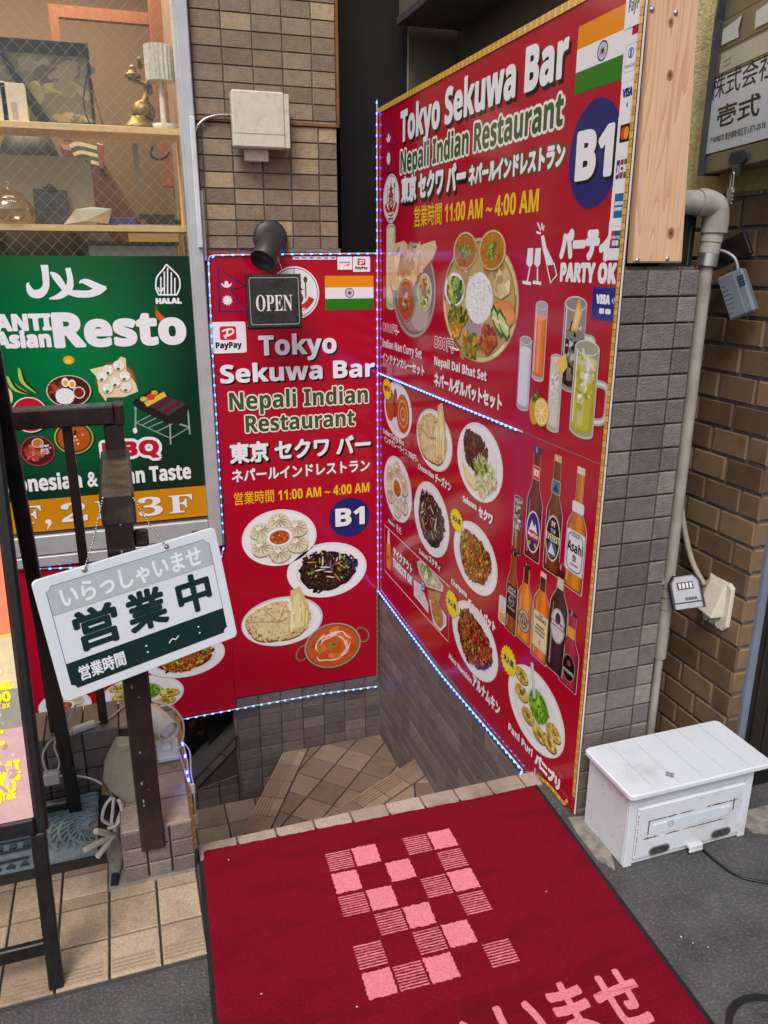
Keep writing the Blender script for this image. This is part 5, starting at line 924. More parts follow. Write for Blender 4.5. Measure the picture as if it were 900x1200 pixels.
A.curve(pq(((638, 192), (626, 160), (630, 120), (652, 92), (668, 68))), k, WS); A.curve(pq(((708, 192), (722, 160), (718, 120), (694, 92), (668, 68))), k, WS); A.line(pq(((638, 190), (708, 190))), k, WS)
for x, y in ((646, 118), (660, 96), (673, 82), (688, 100), (702, 122)): A.line(pq(((x, y), (x, 188))), k * .9, WS)
A.curve(pq(((634, 160), (640, 174), (650, 174), (656, 160))), k, WS); A.text('HALAL', (183, 355.5), (212.4, 355.5), (183, 350), WS, .0022); A.build('halal_mark', M['printed'], t, 'white leaf shaped halal mark')
lines(GS, 'lettering', [('large white name', [K('ANTI', (-6, 386.8), (59.8, 386.8), (-6, 369.5), WS, .004), K('Asian', (-6, 407), (59.8, 406.5), (-6, 389.8), WS, .004), K('Resto', (63.6, 405.5), (217.4, 402), (63.6, 368.2), WS, .007)]),
 ('red BBQ with white outline', [K('BBQ', (121, 534.5), (186, 533), (121, 520), hx('b81e2c'), .004, [(.013, WS)])]), ('white cuisine line', [K('Indonesian & Asian Taste', (-14, 577.5), (224, 562.5), (-14, 561.5), WS, .002)])], t)
A = Art(GS); A.curve([A.p(183, 362), A.p(186, 370), A.p(194, 376), A.p(205, 376)], [.004, .022, .02, .004], hx('d8621e')); A.line([A.p(182.5, 358), A.p(184, 364)], .006, hx('4c7a2c')); A.build('chilli_picture', M['printed'], t)
A = Art(GS)
for (x, y0, wd, s_) in ((-8, 0, 20, '1'), (72, 0, 31, '2'), (162, 0, 29, '3')):
    yb = 617 - x * .075; A.text(s_, (x, yb - .5), (x + wd, yb - .5), (x, yb - 21), hx('a8741a'), .003, face=roman); A.text(s_, (x, yb - 1), (x + wd, yb - 1), (x, yb - 21), WS, .001, face=roman)
for x in (22, 112, 198):
    yb = 616 - x * .075; A.text('F', (x, yb - .5), (x + 28, yb - .5), (x, yb - 21), hx('a8741a'), .003, face=roman); A.text('F', (x, yb - 1), (x + 28, yb - 1), (x, yb - 21), WS, .001, face=roman)
for x in (57, 146): a = A.p(x, 617 - x * .075); A.ell(a[0], a[1] + .006, .012, .011, WS); A.line([(a[0] + .01, a[1] + .002), (a[0] - .008, a[1] - .026)], [.014, .003], WS)
A.build('lettering', M['printed'], t, 'white serif floor numbers on the orange band')
# food drawings
def vec_plate(A, E_, c1, c2): A.up(); c, d, a, b = E_; A.ell(c + a * .06, d - b * .08, a, b, hx('0a3a22')); A.ell(c, d, a, b, hx(c1)); A.ell(c, d, a * .94, b * .94, hx(c2)); return E_
A = Art(GS); vec_plate(A, fr(A, 80.5, 458, 26.5, 18.5, 19), 'd8c0a8', '4a2420'); c, d, a, b = fr(A, 80.5, 458, 26.5, 18.5, 19); A.blobs(c - a * .45, d + b * .1, a * .4, b * .6, 40, [hx('8a3a26'), hx('a04a30'), hx('6e2a1c')], a * .08, a * .2); x = fr(A, 76, 464, 11, 9, 10); A.ell(*x, hx('f0eef0'), wob=.06); A.blobs(*x, 60, [hx('ffffff'), hx('dcdce2')], a * .015, a * .035); x = fr(A, 92.5, 460, 7.2, 7, 7); A.ell(*x, hx('e8e2dc')); A.ell(x[0], x[1], x[2] * .82, x[3] * .82, hx('8a2418'))
for ex, ey in ((76.5, 448), (84.5, 450)): x = fr(A, ex, ey, 4.4, 5.4, 5.4); A.ell(*x, hx('f4f0e8')); A.ell(x[0], x[1] - x[3] * .1, x[2] * .6, x[3] * .6, hx('e8b024'))
A.build('dish_picture', M['printed'], t, 'brown plate with rice, eggs and meat')
A = Art(GS); q = [Q(*z) for z in ((360, 490), (400, 480), (455, 470), (485, 438), (505, 445), (508, 500), (545, 545), (555, 578), (500, 600), (430, 602), (425, 618), (398, 580), (388, 520))]; x = fr(A, 135.5, 445, 24, 21, 22); A.ell(x[0], x[1], x[2], x[3], hx('a8703a')); A.ring(x[0], x[1], x[2] * .96, x[3] * .96, .006, hx('7a4a22')); A.up(); A.poly(q, hx('ecd8ae'))
for ex, ey in ((126.5, 434), (139, 429), (119.5, 441.5), (146, 441), (135, 448), (126, 455.5), (147.5, 454)): A.up(); x = fr(A, ex, ey, 7.2, 6.6, 6.6); A.ell(*x, hx('b89a68')); A.ell(x[0], x[1] + .002, x[2] * .92, x[3] * .9, hx('f0ece2')); A.blobs(x[0], x[1], x[2] * .6, x[3] * .6, 12, [hx('ffffff'), hx('dedad2')], .002, .005); A.ell(x[0] - x[2] * .1, x[1] - x[3] * .5, x[2] * .3, x[3] * .25, hx('4c7a2a'))
A.build('dish_picture', M['printed'], t, 'round basket of small white cakes')
A = Art(GS); Q2 = lambda x, y: A.p(100 + x / 5.453, 400 + y / 5.453); lg = hx('9aa4a2')
for a_, b_ in (((322, 420), (320, 570)), ((540, 500), (545, 660)), ((655, 440), (668, 595)), ((325, 520), (545, 620)), ((545, 620), (665, 550)), ((325, 520), (430, 465)), ((430, 465), (665, 550)), ((360, 537), (470, 480)), ((400, 553), (520, 500)), ((450, 580), (580, 515))): A.line([Q2(*a_), Q2(*b_)], .004 if a_[1] > 500 else .007, lg)
A.curve([Q2(318, 440), Q2(330, 412), (Q2(420, 450)), Q2(510, 490), Q2(540, 530)], .007, lg); A.up(); A.poly([Q2(305, 380), Q2(305, 408), Q2(330, 425), Q2(520, 525), Q2(600, 530), Q2(650, 480), Q2(660, 410), Q2(440, 300)], hx('231f1e')); A.poly([Q2(345, 380), Q2(440, 315), Q2(640, 400), Q2(530, 475)], hx('46403e')); A.up()
for y in (0, 60): A.line([Q2(440 + y, 430 + y * .4), Q2(545 + y, 365 + y * .4)], .02, hx('5e1e34'))
A.line([Q2(385, 405), Q2(510, 335)], .022, hx('e8c440')); x = fr(A, 177, 465, 5, 4, 4); A.ell(*x, hx('d8432a')); x = fr(A, 181, 460, 4, 2.6, 2.6); A.ell(*x, hx('e8a42a')); x = fr(A, 168.5, 467.5, 4.4, 2.8, 2.8); A.ell(*x, hx('e0c050')); x = fr(A, 158.3, 504.5, 2.6, 3.4, 3.4); A.ell(*x, hx('f0f0f0')); A.build('grill_picture', M['printed'], t, 'drawn charcoal grill on grey legs')
A = Art(GS); Q3 = lambda x, y: A.p(x / 6.923, 420 + y / 6.923)
for z in (((55, 145), (120, 235), (250, 295)), ((150, 78), (190, 180), (290, 280))): A.curve([Q3(*k) for k in z], [.006, .026, .004], hx('a8cc5a')); A.curve([Q3(k[0] + 22, k[1] + 8) for k in z], [.004, .012, .004], hx('2e3a22'))
A.build('vegetable_picture', M['printed'], t, 'green pods'); A = Art(GS)
x = fr(A, 80.5, 422, 6.5, 5, 5); A.ell(*x, hx('ecae1e')); x = fr(A, 80, 423.5, 4, 2.6, 2); A.ell(*x, hx('f6d25a')); A.build('lemon_picture', M['printed'], t)
for e, c1, c2, pal, l in (((35, 486, 21.5, 21, 21), 'f0e4e0', 'c41e34', [hx('d8942a'), hx('c8702a'), hx('e8b84a')], 'red bowl behind the railing'), ((86.5, 513, 23, 19, 19), 'd8b048', '3a4a34', None, 'orange soup in a rimmed bowl'), ((44, 528, 20, 17, 18), 'c8283a', '4a2024', [hx('b84a3a'), hx('a03a2c'), hx('c86a58')], 'dark plate of skewers'), ((5, 464, 10, 12, 13), 'd8c48a', 'e8dcb0', [hx('e8dcb0'), hx('d0b878'), hx('c0a45a')], 'pale plate at the left edge'), ((3, 520, 10, 14, 16), 'd8c48a', 'e8dcb0', [hx('8aa04a'), hx('d0b878')], 'pale plate below the left edge')):
    A = Art(GS); x = vec_plate(A, fr(A, *e), c1, c2)
    if pal: A.blobs(x[0] - x[2] * .15, x[1] - x[3] * .1, x[2] * .6, x[3] * .5, 50, pal, x[2] * .08, x[2] * .2)
    else: A.ell(x[0], x[1], x[2] * .82, x[3] * .82, hx('b8581e')); A.blobs(x[0], x[1], x[2] * .45, x[3] * .5, 26, [hx('f0e0c0'), hx('2a1a14'), hx('e8c49a')], x[2] * .04, x[2] * .09, 1.5)
    if 'skewers' in l: q = fr(A, 44, 519, 7, 5.5, 5.5); A.up(); A.ell(*q, hx('e0d0c4')); A.ell(q[0], q[1], q[2] * .82, q[3] * .82, hx('c8703a')); A.blobs(x[0] + x[2] * .45, x[1] + x[3] * .1, x[2] * .3, x[3] * .35, 30, [hx('c8a0c8'), hx('e0d47a'), hx('f0e8f0')], x[2] * .05, x[2] * .1)
    A.build('dish_picture', M['printed'], t, l)
# ================================================================ objects
def facing(p, a):
    a = R(a); return Plane(p, (math.cos(a), -math.sin(a), 0), (0, 0, 1))   # a = 0 faces the street, 90 faces left
# ---------------------------------------------------------------- light ropes
def resample(pts, st):
    out = [pts[0]]; need = st
    for a, b in zip(pts, pts[1:]):
        L = (b - a).length; pos = 0
        while L - pos >= need: pos += need; out.append(a + (b - a) * (pos / L)); need = st
        need -= L - pos
    return out
def rope(label, pts, n, mat, st=.042, r=.0032, grp='blue light ropes round the red signs'):
    t = empty('led_rope_light', pts[0], label, 'light rope', grp); m = MB(); m.tube(pts, r, 6); m.build('rope_tube', M['ropetube'], t); m = MB()
    ps = resample(pts, st)
    for i, p in enumerate(ps[:-1]):
        d = (ps[i + 1] - p).normalized(); s = d.cross(n).normalized(); o_ = p + d * .01
        vs = [o_ + d * a + s * b + n * c for a in (-.0042, .0042) for b in (-.002, .002) for c in (r * .5, r * 1.3)]; m.mesh(vs, [(0, 1, 3, 2), (4, 6, 7, 5), (0, 4, 5, 1), (2, 3, 7, 6), (0, 2, 6, 4), (1, 5, 7, 3)])
    m.build('diodes', mat, t); return t
def pp(pl, P_, k): return [pl.P(x, y, k) for x, y in P_]
NL, NR = LS.n, RS.n
rope('blue light rope along the top and left edge of the portrait sign', pp(LS, ((443, 297), (330, 298), (251, 299)), .005) + smoothpath(pp(LS, ((251, 299), (245.5, 301), (244, 307)), .005), 4) + pp(LS, ((244, 307), (248, 400), (255, 520), (262, 638)), .005), NL, M['led'])
rope('blue light rope under the shop window, left of the portrait sign', pp(LS, ((262, 640), (258, 658), (200, 661), (100, 664), (20, 667)), .006), NL, M['led'])
rope('blue light rope upright in the corner where the two red signs meet', [V3((XR - .006, YW - .006, z)) for z in (2.19, 2.1, 1.5, .6, -.03)], (NL + NR).normalized(), M['ledv'])
rope('blue light rope slanting along the bottom edge of the wide sign', pp(RS, ((444.5, 692), (520, 792), (614, 902)), .006) + pp(RS, ((616, 905), (611, 914), (613, 921), (620, 921)), .012), NR, M['led'], .03)
rope('short blue light rope across the seam of the wide sign', pp(RS, ((445, 437), (614, 506)), .006), NR, M['led'], .032)
rope('blue light rope sagging below the bottom of the portrait sign', pp(LS, ((441, 803), (380, 811), (300, 825), (216, 841), (205, 843)), .012), NL, M['led'], .04)
def strip(label, pts, n, wd=.011, cols=('e0b050', 'c8963c')):
    m = MB(); ps = resample(pts, .016)
    for i in range(len(ps) - 1):
        d = (ps[i + 1] - ps[i]); s = d.cross(n).normalized() * wd / 2; c = hx(cols[i % 2]); a, b = ps[i], ps[i + 1]; e_ = d * .1
        for q0, q1, cc, k in ((a, a + e_, hx('5a3a1c'), .0008), (a + e_, b, c, .0012)):
            vs = [q0 - s, q1 - s, q1 + s, q0 + s]; m.mesh([v for v in vs] + [v + n * (.0014 + k) for v in vs], [(4, 5, 6, 7), (0, 1, 5, 4), (1, 2, 6, 5), (2, 3, 7, 6), (3, 0, 4, 7)], cc)
    t = m.build('unlit_light_strip', M['yellowtape']); return tag(t, label, 'light strip', 'unlit yellow light strips')
strip('unlit yellow strip along the top edge of the wide red sign', [RS.w(-3.47, RT + .002, .001), RS.w(-YE - .03, RT + .002, .001)], NR, .02)
strip('unlit yellow strip down the front edge of the wide red sign', [RS.w(-YE - .005, z, .003) for z in (RT, 1.2, .6, .05)], NR, .010)
strip('yellow strip curling off the foot of the wide red sign', smoothpath(pp(RS, ((621, 906), (640, 914), (655, 930), (664, 941), (669, 935)), .008), 5), NR, .011)
strip('unlit yellow strip beside the corner below the portrait sign', pp(LS, ((441.5, 690), (442, 750), (441.5, 797)), .004), NL, .009, ('8a7454', '7a6646'))
strip('yellow strip down the stairwell side of the low tiled wall', smoothpath([V3((.069, 2.3, .15)), V3((.069, 2.1, .13)), V3((.069, 1.95, .12)), V3((.069, 1.87, .07)), V3((.069, 1.84, .0))], 5), V3((.8, -.4, .4)).normalized(), .02, ('d8a84c', 'c49440'))
# loose lit wiring at the end of the low wall
t = empty('lead_wire', (.075, 2.1, .1), 'tangled white lead with blue glow hanging by the end of the low wall', 'wire')
m = MB()
for k, q in enumerate((((212, 868), (222, 880), (224, 905), (227, 925), (229, 955), (230, 970)), ((214, 870), (219, 890), (222, 915), (226, 925)), ((208, 878), (214, 895), (219, 912), (227, 930)))): m.tube(smoothpath(pp(YWL(.08).__class__((0, 1.93, 0), (1, 0, 0), (0, 0, 1)), q, 0), 5), .0022, 6)
m.build('cable', M['cable'], t); m = MB(); 
for x, y in ((226, 924), (229, 960)): p = XW(1.928).P(x, y); m.box(p - V3((.006, .003, .016)), p + V3((.006, .003, .016)), None, None, .002)
m.build('connector', M['ivory'], t); m = MB()
for x, y in ((214, 872), (217, 886), (219, 905), (221, 914)): p = XW(1.925).P(x, y); m.box(p - V3((.0025, .002, .004)), p + V3((.0025, .002, .004)))
m.build('diodes', M['ledv'], t)
# ---------------------------------------------------------------- wall fittings over the portrait sign
t = empty('antenna_box', (.66, 3.4, 1.95), 'white square antenna box on a bracket on the tiled pillar', 'antenna')
f = XW(3.40); a, b = f.p(274, 172), f.p(333, 108); m = MB(); m.box((a[0], a[1], -.05), (b[0], b[1], 0), None, f, .006); ac_ = m.build('casing', M['ivory'], t)
part('casing_seam', M['greycable'], ac_, lambda m: m.box((a[0], a[1] + .05, .0002), (b[0], a[1] + .0515, .0006), None, f)); part('side_cover', M['ivory'], t, lambda m: m.box((b[0] + .0005, a[1] + .002, -.06), (b[0] + .02, b[1] - .006, -.004), None, f, .003))
def fn(m): q = f.p(289, 187); q2 = f.p(317, 173); m.box((q[0], q[1], -.06), (q2[0], q2[1] - .002, -.045), None, f, .003); m.box((q[0] + .03, q[1], -.09), (q2[0] - .03, b[1] - .05, -.06), None, f)
part('bracket', M['ivory'], t, fn)
m = MB(); g = XW(3.47); m.tube(smoothpath(pp(g, ((298, 178), (297, 200), (303, 208), (314, 212)), 0), 5), .002, 6); m.tube(smoothpath(pp(g, ((306, 178), (312, 195), (315, 201)), 0), 5), .0016, 6); m.build('lead', M['greycable'], t)
m = MB(); m.tube(smoothpath(pp(g, ((276, 135), (255, 135), (238, 141), (228, 156), (225, 190), (227, 222), (231, 235)), -.002), 6), .006, 8); t = m.build('bent_conduit', M['steel']); tag(t, 'grey bent conduit from the antenna box down the window frame', 'conduit')
t = empty('wall_spotlight', (.66, 3.45, 1.6), 'dark grey round wall spotlight above the hanging open board', 'spotlight')
m = MB(); p = XW(3.482).P(316, 279); m.lathe(p, (0, -1, 0), [(0, 0), (.066, 0), (.072, .008), (.072, .02), (.064, .028), (.03, .034), (0, .034)], 32); m.build('base', M['spot'], t)
m = MB(); p0 = XW(3.42).P(319, 284); p1 = XW(3.33).P(304, 312); m.tube([XW(3.45).P(312, 279), XW(3.43).P(326, 284), p0 + V3((0, -.02, 0))], .012, 10); m.build('arm', M['spot'], t)
ax = (p1 - p0).normalized(); m = MB(); m.lathe(p0 - ax * .02, ax, [(0, 0), (.03, 0), (.046, .01), (.052, .03), (.054, .135), (.05, .14), (.046, .12), (0, .12)], 28); m.build('lamp_head', M['spot'], t)
# OPEN board
o_ = XW(3.31); a, b = o_.p(291, 386.5), o_.p(351.5, 321.5); t = empty('open_board', (a[0], 3.31, a[1]), 'small dark marbled board reading OPEN on a chain below the spotlight', 'sign')
m = MB(); m.box((a[0], a[1] + .008, 0), (b[0], b[1], .008), None, o_, .002); m.build('board', M['slate'], t); part('clear_sleeve', M['darkglass'], t, lambda m: m.box((a[0] - .002, a[1], -.006), (b[0] + .003, b[1] + .002, -.001), None, o_))
A = Art(o_, .0085); A.line(rounded(a[0] + .012, a[1] + .02, b[0] - .01, b[1] - .012, .01), .002, hx('c8c4c0'), True); A.build('border_line', M['matte'], t)
A = Art(o_, .0086); x = A.p(300, 364)[0]; z = A.p(300, 363)[1]; h = A.p(300, 345)[1] - z; pass
A.text('OPEN', (299.5, 363.5), (342.5, 364.5), (299.5, 345), hx('e8e4e0'), .0, face=roman)
A.build('lettering', M['matte'], t, 'white serif letters OPEN')
m = MB(); q = smoothpath(pp(XW(3.318), ((333, 322), (329, 312), (325, 300)), 0), 5)
for p in resample(q, .006): m.lathe(p - V3((0, 0, .0022)), (0, 0, 1), [(0, 0), (.002, .001), (.0022, .0022), (.002, .0034), (0, .0044)], 6)
m.build('bead_chain', M['steel'], t)
# ---------------------------------------------------------------- dark railing
RP = XW(2.245); t = empty('metal_railing', (-.04, 1.8, .15), 'dark brown metal railing with a worn return rail, standing on the low tiled wall', 'railing')
po_ = part('post', M['brown'], t, lambda m: m.box((-.066, 1.766, .10), (-.007, 1.824, 1.0), None, None, .003), label='front post with scuffed paint')
m = MB(); m.box((-.0705, 1.762, .985), (.004, 2.22, 1.06), None, None, .006); m.build('return_rail', M['worn'], t)
u0, u1 = RP.p(123, 515)[0], RP.p(146, 515)[0]; zr = RP.p(60, 500)[1]; zt = RP.p(147, 473)[1]
part('post', M['brown'], t, lambda m: m.box((u0, 2.221, .20), (u1, 2.279, zr), None, None, .003), label='corner post behind the return rail')
part('top_rail', M['brown'], t, lambda m: m.box((-1.7, 2.216, zr + .0005), (u1 - .02, 2.285, zt), None, None, .004)); part('rail_cap', M['brown'], t, lambda m: m.box((u1 - .0195, 2.213, zr - .002), (u1 + .006, 2.288, zt + .003), None, None, .004))
ub, ua = RP.p(79.5, 510)[0], RP.p(14, 515)[0]
for k in range(7):
    x = ub - (ub - ua) * k; part('baluster', M['brown'], t, lambda m: m.box((x - .0125, 2.236, .2095), (x + .0125, 2.262, zr), None, None, .002))
def fn(m): q = XW(1.80); a, b = q.p(157, 640), q.p(173, 618); m.box((-.0065, 1.785, a[1]), (b[0], 1.80, b[1]), None, None, .005)
part('latch_plate', M['brown'], t, fn)
A = Art(XW(1.7655), .0006)
for i in range(14):
    x, y = random.uniform(128, 150), random.uniform(590, 950); e = A.p(x, y); A.ell(random.uniform(-.06, -.014), e[1], random.uniform(.0008, .003), random.uniform(.001, .006), hx(random.choice(('8a8078', '9c948c', '6e645c'))), 0, 8, wob=.4)
for i in range(10): e = A.p(random.uniform(136, 141), random.uniform(590, 612)); A.ell(e[0], e[1], .004, .007, hx(random.choice(('c8ccd0', 'b0b4b8', 'd8dadc'))), random.uniform(0, 3), 9, wob=.4)
A.build('paint_scuffs', M['matte'], po_)
# ---------------------------------------------------------------- hanging "open for business" board
bl, br, tl = V3((-.1872, 1.6661, .6226)), V3((.2139, 1.7935, .6601)), V3((-.2270, 1.6901, .9041))
HB = B0 = Plane(bl, br - bl, tl - bl); Wd, Hd = (br - bl).length, (tl - bl).dot(HB.v)
t = empty('hanging_board', bl, 'white board with green Japanese lettering hung askew on bead chains from the railing post', 'sign')
GB = hx('0c2c28'); m = MB(); m.prism(rounded(0, 0, Wd, Hd, .012), -.004, .004, HB, hx('dee4e8'), inset=.0015); hb_ = m.build('board', M['board'], t)
A = Art(HB, .0043); x0, x1, y0, y1 = Wd * .055, Wd * .945, Hd * .08, Hd * .925; n_ = .014
A.rect(x0, y0 + (y1 - y0) * .73, x1, y1, hx('b6c0c0')); A.rect(x0, y0, x1, y0 + (y1 - y0) * .255, GB); A.up()
for cx_, cy_, cc in ((x0, y0, 'dee4e8'), (x1, y0, 'dee4e8'), (x0, y1, 'dee4e8'), (x1, y1, 'dee4e8')): A.ell(cx_, cy_, n_ * .75, n_ * .75, hx(cc), n=20)
A.up(); fr_ = []
for cx_, cy_, a_ in ((x1, y0, 180), (x1, y1, 270), (x0, y1, 0), (x0, y0, 90)): fr_ += [(cx_ + math.cos(R(a_ - 90 * i / 5)) * n_ * .75, cy_ + math.sin(R(a_ - 90 * i / 5)) * n_ * .75) for i in range(6)]
A.line(fr_, .0011, hx('3a4846'), True); A.line([(x0, y0 + (y1 - y0) * .73), (x1, y0 + (y1 - y0) * .73)], .0008, hx('7a8886')); A.build('border_line', M['board'], hb_)
def ht(nm, s_, a0, b0, a1, b1, col, bo): A = Art(HB, .0048); A.text(s_, (x0 + (x1 - x0) * a0, y0 + (y1 - y0) * b0), (x0 + (x1 - x0) * a1, y0 + (y1 - y0) * b0), (x0 + (x1 - x0) * a0, y0 + (y1 - y0) * b1), col, bo, uv=True, fit='ink'); A.build('lettering', M['board'], t, nm)
ht('white greeting on the grey band', 'いらっしゃいませ', .07, .765, .93, .955, hx('eef2f2'), .0014)
for s_, a0, a1 in (('営', .10, .34), ('業', .41, .64), ('中', .73, .94)): ht('dark green heavy character', s_, a0, .32, a1, .69, GB, .0034)
ht('white opening hours caption', '営業時間', .06, .05, .33, .19, hx('e4ecec'), .0009)
A = Art(HB, .0049)
for k in (.47, .815):
    for q in (.09, .155): A.ell(x0 + (x1 - x0) * k, y0 + (y1 - y0) * q, .0022, .0022, hx('e4ecec'), n=12)
A.curve([(x0 + (x1 - x0) * k, y0 + (y1 - y0) * q) for k, q in ((.61, .10), (.635, .13), (.655, .115), (.68, .14))], .0028, hx('e4ecec')); A.build('lettering', M['board'], t, 'white time dots')
for (x, y), (hx_, hy) in (((98, 664), (121, 582)), ((194, 637), (156, 583))):
    p = B0.P(x, y + 3); e = p + HB.n * .006; top = XW(1.758).P(hx_, hy); m = MB()
    for i, q in enumerate(resample(smoothpath([e, (e + top) / 2 + V3((0, -.004, -.006)), top], 10), .0062)): m.lathe(q - V3((0, 0, .0026)), (0, 0, 1), [(0, 0), (.0022, .001), (.0026, .0026), (.0022, .0042), (0, .0052)], 7)
    m.build('bead_chain', M['chrome'], t); m = MB(); m.lathe(p + HB.n * .004, HB.n, [(.006, 0), (.006, .002), (.003, .003), (0, .003)], 12); m.build('eyelet', M['chrome'], t)
# ---------------------------------------------------------------- black A-frame stand with a lit poster
AF = Plane((-.252, 1.5, 0), (1, 0, 0), (0, .196, .98)); t = empty('easel_sign', (-.6, 1.6, 0), 'black folding easel stand with a backlit food poster, standing on the tiled pavement', 'sign stand')
pq_ = AF.p; f0 = pq_(39, 951); xo = pq_(60, 955)[0] - .008; zb = pq_(20, 975)[1]; zt_ = 1.5
part('side_rail', M['black'], t, lambda m: m.box((f0[0] + .001, zb - .01, -.014), (xo, zt_, .009), None, AF, .006)); part('side_rail', M['black'], t, lambda m: m.box((-.85, zb - .01, -.03), (-.81, zt_, .012), None, AF, .006))
part('bottom_bar', M['black'], t, lambda m: m.box((-.809, zb - .012, -.028), (f0[0] + .0005, zb + .026, .010), None, AF, .004)); part('top_bar', M['black'], t, lambda m: m.box((-.809, zt_ - .04, -.028), (f0[0] + .0005, zt_ - .001, .010), None, AF, .004))
l0, l1 = pq_(55, 1130)[0], pq_(79, 1140)[0]
part('leg', M['black'], t, lambda m: m.box((l0 - .002, .0, -.018), (l1 - .010, zb - .0125, .004), None, AF, .003)); part('leg', M['black'], t, lambda m: m.box((-.85, .0, -.026), (-.815, zb - .0125, .004), None, AF, .003))
zc = pq_(30, 1117)[1]; part('crossbar', M['black'], t, lambda m: m.box((-.814, zc - .018, -.02), (l0 + .001, zc + .014, .0), None, AF, .003))
# lit poster
A = Art(AF, .002); pr = f0[0] - .0005; z0 = zb + .0265; Z = lambda y: pq_(20, y)[1]
A.rect(-.808, z0, pr, Z(852), hx('c09a98')); A.rect(-.808, Z(852), pr, Z(806), hx('8a8578')); A.rect(-.808, Z(806), pr, Z(742), hx('cdb894')); A.rect(-.808, Z(742), pr, zt_ - .041, hx('e07a5a')); A.up()
A.blobs(-.5, Z(670), .26, .10, 200, [hx('e8603e'), hx('f08a60'), hx('d84a34'), hx('f0a080')], .006, .03, 2); A.blobs(-.33, Z(905), .05, .07, 60, [hx('d0b0b4'), hx('b08a8c'), hx('dcc4c6')], .0006, .002, 1.5); A.ell(-.34, Z(955), .06, .035, hx('e08a4a'), .3); A.curve([(pr, Z(742)), (-.34, Z(755)), (-.42, Z(775))], .004, hx('e8c838'))
for (ya, yb, pal_, n_) in ((852, 806, ('8a8578', '76705f', 'a09a88', '5e5a50', 'b8b09a'), 120), (806, 742, ('cdb894', 'd8c8a8', 'b89c74', 'e0d4b8', 'c0a888'), 120), (948, 852, ('c09a98', 'b48c8c', 'ccaaa6', 'd4b4ac', 'a87c7c'), 160)):
    for i in range(n_): A.ell(random.uniform(-.62, pr - .022), random.uniform(Z(ya) + .012, Z(yb) - .012), random.uniform(.004, .02), random.uniform(.002, .010), hx(random.choice(pal_)), random.uniform(0, 3), 9, wob=.3)
A.build('poster', M['poster'], t, 'lit printed food poster')
for s_, y0, y1, x1 in (('SALAMI', 805, 796, 13), ('500', 819, 808, 12), ('IngTax', 827, 820, 12), ('SALAMI', 905, 890, 24), ('Rice & 1 Rice', 913, 905, 24), ('500', 926, 911, 19), ('IngTax', 934, 926, 19), ('C', 869, 852, 5)):
    n_ch = len(s_); h = Z(y1) - Z(y0); r_ = pq_(x1, (y0 + y1) / 2)[0]; wdt = h * n_ch * (.8 if n_ch < 6 or s_ == 'SALAMI' else .6); A = Art(AF, .0042); A.text(s_, (r_ - wdt, Z(y0)), (r_, Z(y0)), (r_ - wdt, Z(y1)), hx('f0e010'), .0008 if h > .014 else .0, [], uv=True); A.build('lettering', M['poster'], t, 'yellow price lettering')
part('light_box', M['black'], t, lambda m: m.box((-.808, z0, -.026), (pr, zt_ - .041, .0015), None, AF))
tp = AF.w(0, 1.45, -.03); fb = GR(.012).P(89, 950)
BPl = Plane(fb, (1, 0, 0), (0, tp.y - fb.y, tp.z - fb.z)); part('back_leg', M['black'], t, lambda m: m.box((-.017, .0, -.012), (.017, 1.42, .012), None, BPl, .003)); part('back_leg', M['black'], t, lambda m: m.box((-.60, .0, -.012), (-.566, 1.42, .012), None, BPl, .003)); part('back_crossbar', M['black'], t, lambda m: m.box((-.565, .02, -.01), (-.0175, .05, .01), None, BPl, .003))
# ---------------------------------------------------------------- red welcome mat
MT = Plane((.076, 1.845, 0), (math.cos(R(-2.4)), math.sin(R(-2.4)), 0), (-math.sin(R(-2.4)), math.cos(R(-2.4)), 0)); t = empty('door_mat', (.57, 1.2, 0), 'red carpet mat with pink checks and Japanese greeting at the top of the stairs', 'mat')
MW, ML = 1.026, 1.5
m = MB(); m.box((0, -ML, .001), (MW, 0, .006), None, MT, .001); m.build('rubber_border', M['rubber'], t)
m = MB(); random.seed(3); nx, ny = 90, 130; gx = [.012 + (MW - .024) * i / nx for i in range(nx + 1)]; gy = [-ML + .012 + (ML - .020) * j / ny for j in range(ny + 1)]
vs = [MT.w(x + (random.uniform(-.0016, .0016)), y + random.uniform(-.0016, .0016), (.0098 + random.uniform(-.0006, .0006)) if 0 < i < nx and 0 < j < ny else .0063) for j, y in enumerate(gy) for i, x in enumerate(gx)]
m.mesh(vs, [(j * (nx + 1) + i, j * (nx + 1) + i + 1, (j + 1) * (nx + 1) + i + 1, (j + 1) * (nx + 1) + i) for j in range(ny) for i in range(nx)], None, True); m.build('pile', M['carpet'], t)
CK = 'HS.HS S.S.H HS.HS .HS.H H.HS. SHS.H'.split()      # S solid, H hatched, row by row
cell = .0735
def ragged(u, v, w_, h_, n=9, q_=.0019):
    pts = []; j = lambda: random.uniform(-q_, q_)
    for i in range(n): pts.append((u - w_ + 2 * w_ * i / n + j(), v - h_ + j()))
    for i in range(n): pts.append((u + w_ + j(), v - h_ + 2 * h_ * i / n + j()))
    for i in range(n): pts.append((u + w_ - 2 * w_ * i / n + j(), v + h_ + j()))
    for i in range(n): pts.append((u - w_ + j(), v + h_ - 2 * h_ * i / n + j()))
    return pts
m = MB()
for r_, row in enumerate(CK):
    for c_, ch in enumerate(row):
        u, v = .366 + .0735 * c_, -.152 - .0787 * r_
        if ch == 'S': m.prism(ragged(u, v, cell * .455, cell * .46, 13), .009, .0116, MT, None)
        elif ch == 'H':
            for k in range(9): m.prism(ragged(u, v - cell * .42 + k * cell * .105, cell * .455, cell * .019, 14, .0007), .009, .0113, MT, None)
m.build('check_pattern', M['pink'], t)
